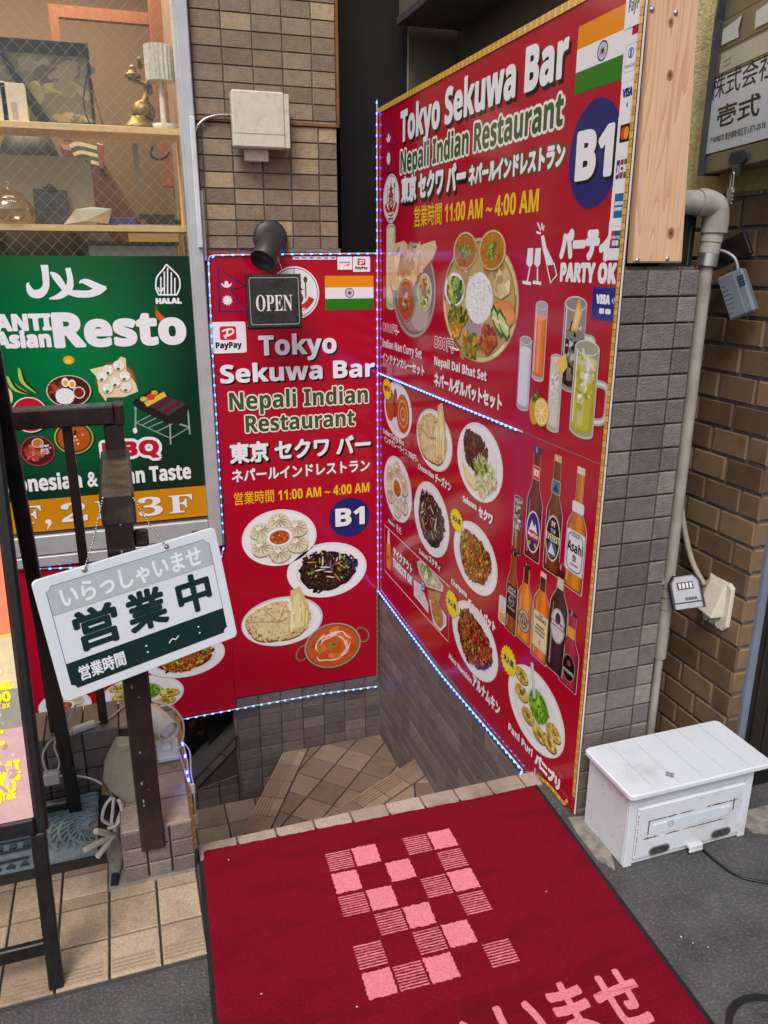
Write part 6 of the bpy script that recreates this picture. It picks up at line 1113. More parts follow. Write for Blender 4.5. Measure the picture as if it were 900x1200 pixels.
vs_, fs_ = glyphs('いらっしゃいませ'); u1 = .915; k = .118; x1g = max(v[0] for v in vs_); y1g = max(v[1] for v in vs_); m = MB(); kk = .0101
for i in range(9):
    r_ = 0 if i == 0 else .0042; a = 6.28318 * i / 8; kk += 2e-5; m.mesh([MT.w(u1 + (x - x1g) * k + math.cos(a) * r_ * .8 + random.uniform(-.0007, .0007) * (i > 0), -.660 + (y - y1g) * .165 + math.sin(a) * r_ * 1.3 + random.uniform(-.0007, .0007) * (i > 0), .0012 + kk) for x, y in vs_], fs_)
m.build('greeting_lettering', M['pink'], t)
# ---------------------------------------------------------------- white wooden mailbox
t = empty('mailbox', (1.35, 1.51, 0), 'white painted wooden mailbox with a planked lid standing on the ground by the partition', 'mailbox')
bx0, bx1, by0, by1, bh = 1.149, 1.548, 1.421, 1.612, .238
part('body', M['white'], t, lambda m: m.box((bx0, by0 + .004, .002), (bx1, by1, bh), None, None, .0025)); fp = XW(by0); Q = lambda x, y: fp.p(670 + x / 3.913, 820 + y / 3.913)
part('corner_batten', M['white'], t, lambda m: m.box((bx0, by0 - .0025, .002), (bx0 + .026, by0 + .004, bh), None, None, .002)); part('corner_batten', M['white'], t, lambda m: m.box((bx1 - .024, by0 - .0025, .002), (bx1, by0 + .004, bh), None, None, .002))
part('top_panel', M['white'], t, lambda m: m.box((bx0 + .0265, by0 - .0005, .19), (bx1 - .0245, by0 + .004, bh - .001), None, None, .002))
dr = part('door', M['white'], t, lambda m: m.box((bx0 + .0268, by0 - .006, .022), (bx1 - .0248, by0 + .004, .186), None, None, .004))
d0 = fp.off(.0062); D = lambda x, y: d0.p(670 + x / 3.913, 820 + y / 3.913)
def fn(m): a, b = D(365, 625), D(735, 470); m.box((a[0], a[1] + .006, .0), (b[0] - .004, b[1] - .006, .003), None, d0, .002)
part('mail_flap', M['white'], dr, fn)
A = Art(d0, .0006); a, b = D(345, 640), D(745, 458)
for i in range(70):
    s_ = random.random(); e = random.choice(('t', 't', 'b', 'b', 'l', 'r'))
    x, y = {'t': (a[0] + (b[0] - a[0]) * s_, b[1] + .0), 'b': (a[0] + (b[0] - a[0]) * s_ * .95, a[1] + .003), 'l': (a[0], a[1] + (b[1] - a[1]) * s_), 'r': (b[0], a[1] + (b[1] - a[1]) * (.35 + .65 * s_))}[e]
    A.ell(x, y, random.uniform(.003, .018) if e in 'tb' else .0018, random.uniform(.0012, .0022) if e in 'tb' else random.uniform(.002, .008), hx(random.choice(('4a3a30', '5e4c40', '7a6a5c'))), 0, 9, wob=.4)
for i in range(26): e = A.p(*[z for z in (670 + random.uniform(285, 800) / 3.913, 820 + random.uniform(440, 745) / 3.913)]); A.ell(e[0], e[1], random.uniform(.0006, .002), random.uniform(.0006, .0016), hx(random.choice(('6a5a4e', '8a7c70', 'a89c90'))), 0, 7, wob=.4)
for i in range(20): A.ell(bx0 + .027 + random.uniform(0, .002), random.uniform(.03, .185), .001, random.uniform(.001, .006), hx('5a4a3e'), 0, 7, wob=.4)
A.build('chipped_paint', M['matte'], dr)
a, b = D(428, 590), D(680, 490); x0_, x1_, y0_, y1_ = a[0], b[0], a[1] + .006, b[1] + .004; A = Art(d0, .0034); yc = (D(428, 565)[1] + D(680, 512)[1]) / 2; A.rect(x0_, yc - .012, x1_, yc + .012, hx('cfd6e2')); A.up(); A.ring(x0_ + .014, yc, .0085, .0085, .0014, hx('4a5058')); A.line([(x0_ + .008, yc - .002), (x0_ + .02, yc + .003)], .0014, hx('4a5058')); A.build('nameplate', M['matte'], dr)
for x, y in ((400, 685), (682, 608)):
    e = D(x, y); m = MB(); cap = lambda w_, h_: [(e[0] + sx * (w_ - h_) + math.cos(q) * h_, e[1] + math.sin(q) * h_) for sx, qs in ((1, range(-90, 91, 20)), (-1, range(90, 271, 20))) for q in [R(z) for z in qs]]
    m.prism(cap(.034, .0145), 0, .0018, d0); o2 = m.build('window_rim', M['silverp'], dr); m = MB(); m.prism(cap(.030, .011), .0019, .0026, d0); m.build('window_opening', pm('window_dark', rgb(64, 66, 60), rough=.25, var=.5, vs=60), dr)
A = Art(YWL(bx0 - .0002), .0004)
for i in range(70): A.ell(-random.uniform(by0 + .008, by1 - .006), .006 + .2 * random.random() ** 3, random.uniform(.0006, .0035), random.uniform(.0006, .0018), hx(random.choice(('9a9288', 'b0aaa2', '8a8278', 'bcb6b0'))), random.uniform(-.3, .3), 8, wob=.4)
A.build('side_grime', M['matte'], t); A = Art(Plane((0, 0, bh + .0151), (1, 0, 0), (0, 1, 0)), .0002)
for i in range(46): A.ell(random.uniform(1.14, 1.57), random.uniform(1.402, 1.606), random.uniform(.0006, .004), random.uniform(.0005, .0015), hx(random.choice(('b4b4b0', 'c2c2be', 'a4a29c'))), random.uniform(0, 3), 8, wob=.4)
A.build('lid_grime', M['matte'], t)
e = D(553, 680); part('pull_handle', M['white'], dr, lambda m: (m.box((e[0] - .022, .020, -.002), (e[0] + .022, .034, .016), None, d0, .003), m.box((e[0] - .022, .012, .0105), (e[0] + .022, .0195, .016), None, d0, .0015)))
m = MB(); lx0, lx1, ly0, ly1 = 1.128, 1.585, 1.392, 1.614; m.prism([(x, y) for x, y in rounded(lx0, ly0, lx1, ly1, .014)], 0, .014, Plane((0, 0, bh + .001), (1, 0, 0), (0, 1, 0)), None, inset=.004); ld = m.build('lid', M['white'], t)
part('plank_groove', pm('groove_shadowed_paint', rgb(186, 188, 188), rough=.6, var=.2), ld, lambda m: [m.box((lx0 + (lx1 - lx0) * k / 6 - .0007, ly0 + .012, bh + .0152), (lx0 + (lx1 - lx0) * k / 6 + .0007, ly1 - .006, bh + .0157)) for k in range(1, 6)])
lp = GR(bh + .0155); e = lp.p(785, 908); m = MB()
for dx, dy in ((.007, 0), (-.007, 0), (0, .008), (0, -.008)): m.lathe(lp.w(e[0] + dx, e[1] + dy, 0), (0, 0, 1), [(.005, 0), (.0055, .0006), (.003, .0012), (0, .0013)], 10)
m.build('fixing_plate', M['silverp'], ld)
m = MB(); m.tube(smoothpath(pp(GR(.005), ((824, 996), (840, 1010), (860, 1024), (885, 1032), (930, 1036), (1000, 1030)), 0), 6), .0035, 8); t = m.build('black_cable', M['blackcable']); tag(t, 'thin black cable lying on the asphalt in front of the mailbox', 'cable')
m = MB(); m.lathe((1.17, .905, 0), (0, 0, 1), [(.10, .0005), (.10, .006), (.088, .007), (.086, .0005)], 40, None, False); m.build('road_cover', M['rubber'])['kind'] = 'structure'
# ---------------------------------------------------------------- gap: pipe, key boxes, outlet
gp = XW(1.70); xp = (gp.P(826, 340).x + gp.P(762, 850).x) / 2; zt1 = gp.P(835, 300).z; zel = gp.P(845, 242).z
t = empty('drain_pipe', (xp, 1.7, 0), 'weathered cream drain pipe with an elbow in the gap beside the brick wall', 'pipe')
zj = gp.P(787, 690).z; zj2 = gp.P(772, 770).z
def fn(m): m.tube([(xp, 1.7, gp.P(838, 312).z), (xp, 1.7, zj)], .0165, 14); m.tube([(xp, 1.7, zj - .06), (xp, 1.7, zj2)], .0175, 14); m.tube([(xp - .002, 1.7, zj2 - .001), (xp - .002, 1.7, 0)], .0125, 14)
part('pipe', M['pvc'], t, fn); part('joint', M['pvc'], t, lambda m: (m.tube([(xp, 1.7, zj - .0005), (xp, 1.7, zj - .02)], .021, 14), m.tube([(xp, 1.7, zj - .022), (xp, 1.7, zj - .058)], .0185, 14)))
gz_ = lambda y: gp.P(838, y).z
ez = gz_(238); part('elbow', M['pvc'], t, lambda m: (m.tube(smoothpath([V3((xp + .010, 1.7, gz_(273))), V3((xp + .010, 1.7, gz_(256))), V3((xp + .002, 1.7, gz_(243))), V3((xp - .028, 1.7, ez)), V3((xp - .05, 1.7, ez))], 6), .032, 18), m.tube([(xp - .05, 1.7, ez), (xp - .14, 1.7, ez - .002)], .0285, 16)))
part('collar', M['pvc'], t, lambda m: (m.tube([(xp + .008, 1.7, gz_(273.3)), (xp + .006, 1.7, gz_(284))], .0265, 16), m.tube([(xp + .006, 1.7, gz_(284.3)), (xp + .003, 1.7, gz_(297))], .0245, 16)))
part('strap', M['steel'], t, lambda m: m.tube([(xp + .003, 1.7, gz_(297.3)), (xp, 1.7, gz_(312))], .0255, 16))
t = empty('meter_box', (xp - .04, 1.78, 1.3), 'black narrow box behind the timber post above the partition', 'box'); part('casing', M['black'], t, lambda m: m.box((1.30, 1.73, 1.53), (xp - .018, 1.9, ez - .02), None, None, .004)); part('lid_seam', M['greycable'], t, lambda m: m.box((xp - .036, 1.7285, 1.54), (xp - .034, 1.7298, ez - .05)))
# stub of threaded pipe under the directory box
t = empty('key_safe', (1.47, 1.63, 1.45), 'larger grey key safe with push buttons hung on the pipe strap', 'key safe')
c = YWL(1.56).P(863, 344); kp = facing(c, 62); kr = Plane(c, (kp.u * math.cos(R(-24)) + V3((0, 0, math.sin(R(-24)))) * -1), (kp.v * math.cos(R(24)) + kp.u * -math.sin(R(24))))
kr = Plane(c, kp.u * math.cos(R(25)) + kp.v * math.sin(R(25)), kp.v)
part('casing', M['greyp'], t, lambda m: m.box((-.033, -.062, -.03), (.033, .058, .006), None, kr, .006)); cv_ = part('cover', M['greyp'], t, lambda m: m.prism([(-.031 + .0, -.06), (.012, -.06), (.012, .055), (-.031, .055)], .0065, .012, kr, None, inset=.003))
part('grip_lines', M['spot'], cv_, lambda m: [m.box((-.027, -.045 + .012 * k, .0122), (-.027 + .022 - abs(k - 3) * .0035, -.0435 + .012 * k, .0128), None, kr) for k in range(7)])
part('push_buttons', M['black'], t, lambda m: [m.box((.0165 + .0055 * (k % 3), .012 + .0075 * (k // 3), .0062), (.0205 + .0055 * (k % 3), .0175 + .0075 * (k // 3), .009), None, kr, .001) for k in range(12)])
part('shackle', M['silverp'], t, lambda m: m.tube(smoothpath([kr.w(.016, .05, -.012), kr.w(.018, .09, -.012), kr.w(-.012, .125, -.012), kr.w(-.05, .13, -.012), kr.w(-.06, .11, -.012)], 6), .0045, 10)); part('hanger_plate', M['black'], t, lambda m: m.box((-.05, .085, -.05), (.055, .15, -.03), None, kr, .003))
c = XW(1.64).P(804, 694); kp = facing(c, 30); kr = Plane(c, kp.u * math.cos(R(14)) + kp.v * math.sin(R(14)), kp.v + kp.n * -.45); t = empty('key_safe', c, 'small grey and black key safe with four number wheels by the ivory cover', 'key safe')
part('casing', M['black'], t, lambda m: m.prism([(-.043, -.046), (.043, -.046), (.043, .03), (.028, .05), (-.028, .05), (-.043, .03)], -.035, .006, kr, None, inset=.003)); m = MB(); m.prism([(-.036, -.028), (.036, -.028), (.036, .028), (.024, .045), (-.024, .045), (-.036, .028)], .0063, .011, kr, None, inset=.002); m.build('cover', M['silverp'], t); part('front_lip', M['silverp'], t, lambda m: m.box((-.036, -.045, .0063), (.036, -.03, .010), None, kr, .001))
nw_ = part('number_wheel_window', M['black'], t, lambda m: m.box((-.021, .008, .0112), (.021, .028, .0118), None, kr)); part('number_wheels', M['steel'], nw_, lambda m: [m.box((-.018 + .0096 * k, .01, .0119), (-.0105 + .0096 * k, .026, .014), None, kr, .001) for k in range(4)])
A = Art(kr, .0113); A.text('DIMA', (-.006, -.022), (.026, -.022), (-.006, -.015), hx('26282c'), .0006, uv=True); A.build('lettering', M['matte'], t); part('shackle', M['silverp'], t, lambda m: m.tube(smoothpath([kr.w(-.02, .045, -.015), kr.w(-.03, .07, -.02), kr.w(-.05, .06, -.02), kr.w(-.055, .03, -.02)], 5), .005, 8))
bw = YWL(1.633); t = empty('outlet_cover', bw.P(845, 705), 'ivory weatherproof outlet hood on the brown brick wall', 'outlet cover'); q = [bw.p(*z) for z in ((826, 684), (836, 674), (858, 684), (862, 690), (855, 735), (848, 739), (826, 724))]
part('base_plate', M['ivory'], t, lambda m: m.prism(q, .0005, .012, bw, None, inset=.004)); a, b = bw.p(830, 716), bw.p(856, 684)
def fn(m):
    pts = [(a[0], b[1] + .01), (b[0], b[1] - .0), (b[0], a[1] + .012), (a[0], a[1] + .02)]; top = [bw.w(x, y, .012) for x, y in pts]; out = [bw.w(pts[0][0] + .012, pts[0][1] - .02, .02), bw.w(pts[1][0] - .006, pts[1][1] - .02, .02), bw.w(pts[2][0] - .004, pts[2][1], .05), bw.w(pts[3][0] + .006, pts[3][1], .05)]
    m.mesh(top + out, [(4, 5, 6, 7), (0, 1, 5, 4), (1, 2, 6, 5), (3, 0, 4, 7), (2, 3, 7, 6)])
part('hood', M['ivory'], t, fn, .003); part('socket_recess', M['chip'], t, lambda m: m.box((a[0] + .008, a[1] + .004, .0122), (b[0] - .008, a[1] + .02, .0135), None, bw)); part('screw', M['steel'], t, lambda m: [m.lathe(bw.w(*bw.p(x, y), .0122), bw.n, [(.005, 0), (.005, .002), (0, .003)], 10) for x, y in ((842, 731), (835, 727))])
cp_ = smoothpath([YWL(1.59).P(797, 585), YWL(1.60).P(803, 625), YWL(1.612).P(812, 660), YWL(1.620).P(826, 686)], 26); m = MB(); m.tube(cp_, .008, 10, rs=[.0095 if i % 2 else .0078 for i in range(len(cp_))]); t = m.build('corrugated_conduit', M['pvc']); tag(t, 'grey corrugated conduit running down the brick wall to the ivory cover', 'conduit')
# ---------------------------------------------------------------- company letterbox on the stucco wall
cu = V3((-.225, -.974, 0)).normalized(); CPo = YWL(1.60).P(822, 206.5); CPl = Plane(CPo, cu, (0, 0, 1)); t = empty('company_letterbox', CPo, 'grey metal company letterbox with a white Japanese name panel on the stucco wall', 'letterbox')
cw_ = .36; ch_ = CPl.p(848, 0)[1]; ztop = ch_ + .12; C = lambda x, y: CPl.p(x, y)
GMM = pm('taupe_metal', rgb(140, 130, 112), rough=.35, var=.06, vs=12, metal=.5); zl1 = (C(832, 178)[1] + C(895, 166)[1]) / 2; zl2 = (C(839, 88)[1] + C(900, 70)[1]) / 2; zl3 = (C(846, 55)[1] + C(899, 38)[1]) / 2; zl4 = (C(848, 20)[1] + C(880, 10)[1]) / 2
part('body', GMM, t, lambda m: (m.box((.012, .004, -.10), (cw_, zl1 - .0005, 0), None, CPl, .003), m.box((.012, zl1, -.10), (cw_, zl2 - .001, -.001), None, CPl), m.box((.012, zl2, -.10), (cw_, zl3 - .001, 0), None, CPl, .002), m.box((.012, zl3, -.10), (cw_, zl4 - .001, -.002), None, CPl, .002), m.box((.016, zl4, -.10), (cw_, ztop, -.004), None, CPl, .002)))
DKM = pm('slate_frame', rgb(66, 68, 78), rough=.35, var=.06, metal=.2); part('frame_edge', DKM, t, lambda m: (m.prism([(0, 0), (.0118, 0), (.0118, zl4 + .005), (.05, ztop + .03), (.036, ztop + .03), (0, zl4 + .008)], -.1, .014, CPl, None, inset=.002), m.prism([(.3605, 0), (.372, 0), (.372, ztop), (.3605, ztop)], -.1, .014, CPl, None, inset=.002)))
A = Art(CPl, .0008); A.rect(.013, zl1 + .001, .359, zl2 - .002, hx('d8dee8')); A.text('株式会社', (834, 115), (908, 93), (834, 92), hx('14141a'), .0007); A.text('壱式', (841, 148), (889, 137), (841, 126), hx('14141a'), .0014); A.text('〒1690073 東京都新宿区百人町1-20-16', (833, 165), (896.5, 155), (833, 161), hx('2a2a30'), .0003); A.build('name_panel', M['board'], t, 'white panel with black Japanese company name')
A = Art(CPl, .0012); a, b = C(843, 81), C(900, 52); A.rect(a[0] + .004, zl2 + .008, .335, zl3 - .008, hx('c4c0b0')); A.line([(a[0] + .02, zl2 + .02), (a[0] + .06, zl2 + .022)], .003, hx('6a665c')); A.line([(a[0] + .02, zl2 + .032), (a[0] + .06, zl2 + .034)], .003, hx('6a665c'))
for x0, x1 in ((.03, .12), (.19, .3)): A.poly([(x0 + random.uniform(-.004, .004), zl3 + .015 + random.uniform(-.003, .003)), (x1, zl3 + .012), (x1 - .008, zl3 + .03), (x1 + .002, zl4 - .012), (x0 + .05, zl4 - .018), (x0, zl4 - .022)], hx('d8d8d4'))
A.poly([(.14, zl4 + .04), (.24, zl4 + .03), (.24, zl4 + .07), (.14, zl4 + .08)], hx('e0e0dc')); A.build('torn_stickers', M['matte'], t)
e = C(867, 184); m = MB(); rr = rounded(e[0] - .045, e[1] - .016, e[0] + .045, e[1] + .016, .014); m.prism(rr, .0005, .008, CPl, None, inset=.002); hr_ = m.build('handle_ring', DKM, t); m = MB(); m.prism(rounded(e[0] - .036, e[1] - .010, e[0] + .036, e[1] + .010, .009), .0082, .0088, CPl); m.build('handle_recess', M['darkgap'], hr_); part('hasp', DKM, t, lambda m: m.prism([(e[0] - .02, e[1] - .0165), (e[0] + .02, e[1] - .0165), (e[0] + .012, e[1] - .045), (e[0] - .008, e[1] - .045)], .002, .01, CPl, None, inset=.002))
pc = CPl.w(e[0] + .002, e[1] - .085, .014); t = empty('padlock', pc, 'small silver combination padlock hanging under the company letterbox', 'padlock'); pl2 = Plane(pc, cu, (0, 0, 1)); part('body', M['steel'], t, lambda m: m.box((-.011, -.03, -.006), (.011, .012, .006), None, pl2, .003)); part('shackle', M['steel'], t, lambda m: m.tube(smoothpath([pl2.w(-.007, .01, 0), pl2.w(-.006, .042, 0), pl2.w(0, .05, 0), pl2.w(.006, .042, 0), pl2.w(.007, .01, 0)], 6), .002, 8)); part('number_wheels', M['spot'], t, lambda m: [m.box((.011, -.024 + .009 * k, -.004), (.0135, -.018 + .009 * k, .004), None, pl2, .001) for k in range(3)])
# ---------------------------------------------------------------- clutter round the railing post
lp_ = XW(2.1); pc = lp_.P(199, 858); pb = lp_.P(160, 846) + V3((0, .05, 0)); ax = V3((.45, -.86, -.2)).normalized(); t = empty('clip_spotlight', pb, 'small white spotlight with a clear bulb lying on the low wall behind the railing post', 'spotlight')
L_ = .125; p0 = pc - ax * L_; m = MB(); m.lathe(p0, ax, [(0, 0), (.016, 0), (.026, .01), (.03, .04), (.034, L_), (.0315, L_), (.029, L_ - .02), (.02, L_ - .045), (0, L_ - .045)], 28); ls_ = m.build('lamp_shade', M['ivory'], t)
m = MB(); m.lathe(pc - ax * .022, ax, [(0, 0), (.023, .0), (.0235, .012), (.018, .017), (0, .018)], 22); m.build('bulb', pm('clear_bulb', rgb(226, 224, 218), rough=.1, var=.3, vs=60, coat=1), t)
bs = XW(2.1).P(199, 888); part('base', M['white'], t, lambda m: (m.box((bs.x - .035, 2.05, .162), (bs.x + .028, 2.15, .178), None, None, .003), m.box((bs.x - .02, 2.08, .1785), (bs.x + .006, 2.11, pc.z - .035), None, None, .003)))
m = MB(); m.tube(smoothpath([lp_.P(180, 822), lp_.P(200, 828), lp_.P(214, 845), lp_.P(214, 868), lp_.P(208, 880)], 6), .0032, 8); m.build('lead', M['cable'], t)
jp = XW(1.90); t = empty('junction_box', jp.P(138, 905), 'ivory hooded junction box on the side of the low wall behind the post', 'junction box'); q = [jp.p(*z) for z in ((121, 925), (121, 906), (136, 875), (148, 868), (158, 868), (158, 942), (147, 944))]
J_ = lambda x, y, k: jp.P(x, y, k)
fq = [J_(128, 926, 0), J_(139, 876, -.004), J_(159, 871, -.004), J_(159, 940, 0), J_(147, 942, 0), J_(121, 924, -.03), J_(122, 907, -.03), J_(136, 878, -.03)]; bq = [p_ + V3((0, .03, 0)) for p_ in (fq[2], fq[3], fq[5], fq[6], fq[7])]
part('hood', M['hood'], t, lambda m: m.mesh(fq + bq, [(0, 4, 3, 2, 1), (0, 1, 7, 6, 5), (1, 2, 8, 12, 7), (2, 3, 9, 8), (5, 6, 11, 10), (6, 7, 12, 11), (0, 5, 10, 9, 3, 4)]), .003)
q2 = [jp.p(*z) for z in ((120, 927), (146, 929), (146, 935), (119, 932))]; part('base', pm('brown_plastic', rgb(110, 88, 66), rough=.5), t, lambda m: m.prism(q2, -.06, -.002, jp))
t = empty('cable_bundle', GR(0).P(130, 960), 'bundle of white cables with taped ends hanging below the junction box', 'cables'); cp = XW(1.895)
for i, z in enumerate((((131, 934), (123, 945), (120, 960), (128, 966), (135, 972)), ((133, 934), (132, 950), (131, 962), (137, 972)), ((138, 934), (143, 942), (138, 958), (134, 970)), ((140, 934), (143, 950), (136, 962), (126, 966)), ((156, 944), (150, 955), (140, 962), (138, 975)))):
    m = MB(); m.tube(smoothpath([p + V3((0, -.006 * i, 0)) for p in pp(cp, z, 0)], 6), .0045 if i < 4 else .0032, 8); m.build('cable', M['cable'] if i < 4 else M['greycable'], t)
gz = XW(1.84)
for (a, b) in (((137, 985), (112, 974)), ((121, 988), (99, 996)), ((128, 990), (114, 1004))): m = MB(); P0, P1 = cp.P(135, 978), gz.P(*b); m.tube([P0, P0 + (P1 - P0) * .35, P0 + (P1 - P0) * .4, P1], .005, 8, rs=[.0045, .0055, .0085, .0075]); m.build('taped_end', M['paper'], t)
m = MB(); m.tube(smoothpath([cp.P(138, 975), XW(1.87).P(143, 1000), XW(1.83).P(141, 1018), GR(.006).P(136, 1034)], 6), .0035, 8); m.build('cable', M['greycable'], t); m = MB(); p = GR(.006).P(136, 1032); m.tube([p + V3((0, .01, .01)), p + V3((-.004, -.02, .004))], .01, 10); m.build('plug', M['rubber'], t)
tw = GR(.214); t = empty('extension_lead', tw.P(98, 852), 'white extension lead with an inline switch looped over the low wall', 'cable'); m = MB(); a = tw.P(85, 860); b = tw.P(112, 850); d_ = (b - a).normalized(); sp = Plane(a, d_, (0, 0, 1).__class__((-d_.y, d_.x, 0))); m.box((0, -.011, .0), ((b - a).length, .011, .018), None, sp, .004); m.build('switch', M['cable'], t)
m = MB(); m.tube(smoothpath([b + V3((0, 0, .008)), tw.P(128, 842), tw.P(145, 828), tw.P(155, 824)], 6), .0032, 8); m.tube(smoothpath([a + V3((0, 0, .008)), tw.P(70, 862), XW(2.19).P(56, 872), XW(2.18).P(50, 890), XW(2.16).P(60, 915)], 6), .0032, 8); m.tube(smoothpath([XW(2.19).P(89, 826), XW(2.2).P(80, 845), XW(2.18).P(64, 872), XW(2.17).P(70, 895), XW(2.16).P(58, 918)], 6), .0032, 8); m.tube(smoothpath([XW(2.15).P(60, 910), XW(2.15).P(85, 909), XW(2.12).P(105, 912), XW(2.05).P(122, 920)], 6), .0034, 8); m.build('cable', M['cable'], t)
p = XW(2.16).P(61, 911); part('socket', M['cable'], t, lambda m: m.box(p - V3((.022, .014, .02)), p + V3((.022, .014, .02)), None, None, .004))
m = MB(); random.seed(5)
for x, y in ((268, 1008), (418, 1180), (640, 1045), (798, 1098), (812, 1105), (830, 1110), (306, 1165)):
    p = GR(.0115 if x < 780 else .002).P(x, y); m.prism([(p.x + math.cos(q) * random.uniform(.001, .003), p.y + math.sin(q) * random.uniform(.001, .0025)) for q in (0, 1.2, 2.4, 3.7, 5)], p.z, p.z + .0012, GR(0))
t = m.build('litter', M['paper']); tag(t, 'tiny white paper crumbs scattered on the red mat and asphalt', 'litter', None, 'stuff')
# ================================================================ things on the shelves behind the window glass
WS_ = XW(3.66)
def wp(x, y, Y=3.66): return XW(Y).P(x, y)
t = empty('shelf_unit', (-.3, 3.7, 1.5), 'pale wooden display shelves behind the wired window', 'shelf')
za = wp(100, 153).z; zb_ = wp(100, 268).z; xr = wp(212, 200).x
for z in (za, zb_): part('shelf_board', M['shelf'], t, lambda m: m.box((-1.7, 3.58, z - .012), (xr, 3.80, z + .012), None, None, .001))
part('upright', M['shelf'], t, lambda m: (m.box((xr + .0005, 3.575, .6), (xr + .034, 3.81, za + .0118), None, None, .001)))
S1, S2 = za + .0125, zb_ + .0125
# framed dark picture leaning at the back
t = empty('leaning_screen', (-.3, 3.85, S1), 'large black framed screen with a cloudy green picture leaning on the upper shelf', 'screen'); pl = XW(3.79); a, b = pl.p(-40, 152), pl.p(103, 52)
part('frame', M['black'], t, lambda m: (m.box((a[0], S1, 0), (b[0], S1 + .03, .012), None, pl), m.box((a[0], b[1] - .045, 0), (b[0], b[1], .012), None, pl), m.box((b[0] - .012, S1 + .0305, 0), (b[0], b[1] - .0455, .012), None, pl), m.box((a[0], S1, -.012), (b[0], b[1], -.001), None, pl)))
A = Art(pl, .001); A.rect(a[0], S1 + .03, b[0] - .012, b[1] - .045, hx('767660')); A.up(); A.blobs(b[0] - .25, b[1] - .17, .2, .02, 40, [hx('9a9a6a'), hx('b0a878'), hx('868a6a')], .01, .05, 5, 0); A.blobs(b[0] - .08, S1 + .05, .08, .012, 20, [hx('c0a878'), hx('a8946a')], .008, .03, 4, 0); A.blobs(b[0] - .2, b[1] - .1, .2, .04, 40, [hx('6a6650'), hx('807c68')], .02, .07, 4, 0); A.build('screen_picture', M['matte'], t)
part('brace', M['black'], t, lambda m: m.prism([pl.p(-2, 62), pl.p(4, 62), pl.p(62, 146), pl.p(48, 148)], .0125, .03, pl))
t = empty('card_box', wp(14, 148), 'two white cardboard boxes standing at the left end of the upper shelf', 'boxes'); pl = XW(3.64); 
for q in ((-14, 5, 95), (6, 28, 98)): a, b = pl.p(q[0], 150), pl.p(q[1], q[2]); part('carton', M['paper'], t, lambda m: m.box((a[0], S1, -.05), (b[0], b[1], 0), None, pl, .001))
A = Art(pl, .001); a = pl.p(17, 130); A.rect(a[0] - .01, a[1] - .03, a[0] + .012, a[1] + .03, hx('b8b0a4')); A.build('printed_label', M['matte'], t)
# brass ornament
t = empty('brass_ornament', wp(165, 148), 'old brass oil burner with a bent stem on the upper shelf', 'ornament'); p = wp(165, 148, 3.68); p.z = S1; m = MB(); m.lathe(p, (0, 0, 1), [(0, 0), (.075, .0), (.078, .008), (.066, .02), (.05, .034), (.043, .05)], 28); m.build('base', M['brass'], t)
m = MB(); bp_ = p + V3((.012, 0, .05)); m.lathe(bp_, V3((.22, 0, 1)), [(.043, 0), (.047, .02), (.04, .045), (.02, .06), (.012, .066), (.011, .12), (.014, .125), (.0, .126)], 24); m.build('body', M['brass'], t)
m = MB(); q = wp(176, 110, 3.68); m.tube(smoothpath([q, q + V3((.0, 0, .03)), wp(160, 96, 3.68), wp(150, 92, 3.68)], 5), .008, 8); m.lathe(wp(156, 91, 3.68), (0, 0, 1), [(0, 0), (.03, .0), (.033, .01), (.02, .018), (.012, .03), (.016, .036), (.008, .044), (0, .045)], 18); m.build('burner', M['brass'], t); m = MB(); m.lathe(wp(165, 82, 3.68), (0, 0, 1), [(0, 0), (.012, .01), (.008, .03), (.014, .036), (.0, .05)], 14); m.build('finial', M['brass'], t)
# crystal lamp
t = empty('table_lamp', wp(193, 148), 'crystal table lamp with a ribbed glass shade at the right end of the upper shelf', 'lamp'); p = wp(193, 148, 3.65); p.z = S1; p.x -= .002; hs = wp(190, 96, 3.65).z; ht_ = wp(190, 54, 3.65).z
m = MB(); m.lathe(p, (0, 0, 1), [(0, 0), (.052, 0), (.054, .006), (.052, .022), (.02, .024), (.012, .03), (.012, hs - S1 + .02)], 24); m.build('base', pm('crystal_base', rgb(214, 206, 190), rough=.2, var=.3, vs=120, bump=.5, bs=200), t)
m = MB(); n = 40; vs = [V3((p.x + math.cos(6.28318 * i / n) * (.058 if i % 2 else .051), p.y + math.sin(6.28318 * i / n) * (.058 if i % 2 else .051), z)) for z in (hs, ht_) for i in range(n)]; m.mesh(vs, [(i, (i + 1) % n, n + (i + 1) % n, n + i) for i in range(n)]); m.tube([(p.x, p.y, hs), (p.x, p.y, hs + .001)], .055, 24); m.build('shade', pm('ribbed_glass', rgb(205, 204, 196), rough=.12, var=.25, vs=60, coat=.6), t)
m = MB(); m.tube(smoothpath([wp(105, 75, 3.77), wp(98, 115, 3.75), wp(103, 140, 3.73), wp(112, 150, 3.72)], 6), .003, 6); m.tube(smoothpath([wp(106, 90, 3.77), wp(113, 120, 3.75), wp(122, 150, 3.72)], 6), .002, 6); t = m.build('hanging_wire', M['blackcable']); tag(t, 'thin black wires hanging beside the leaning screen', 'wire')
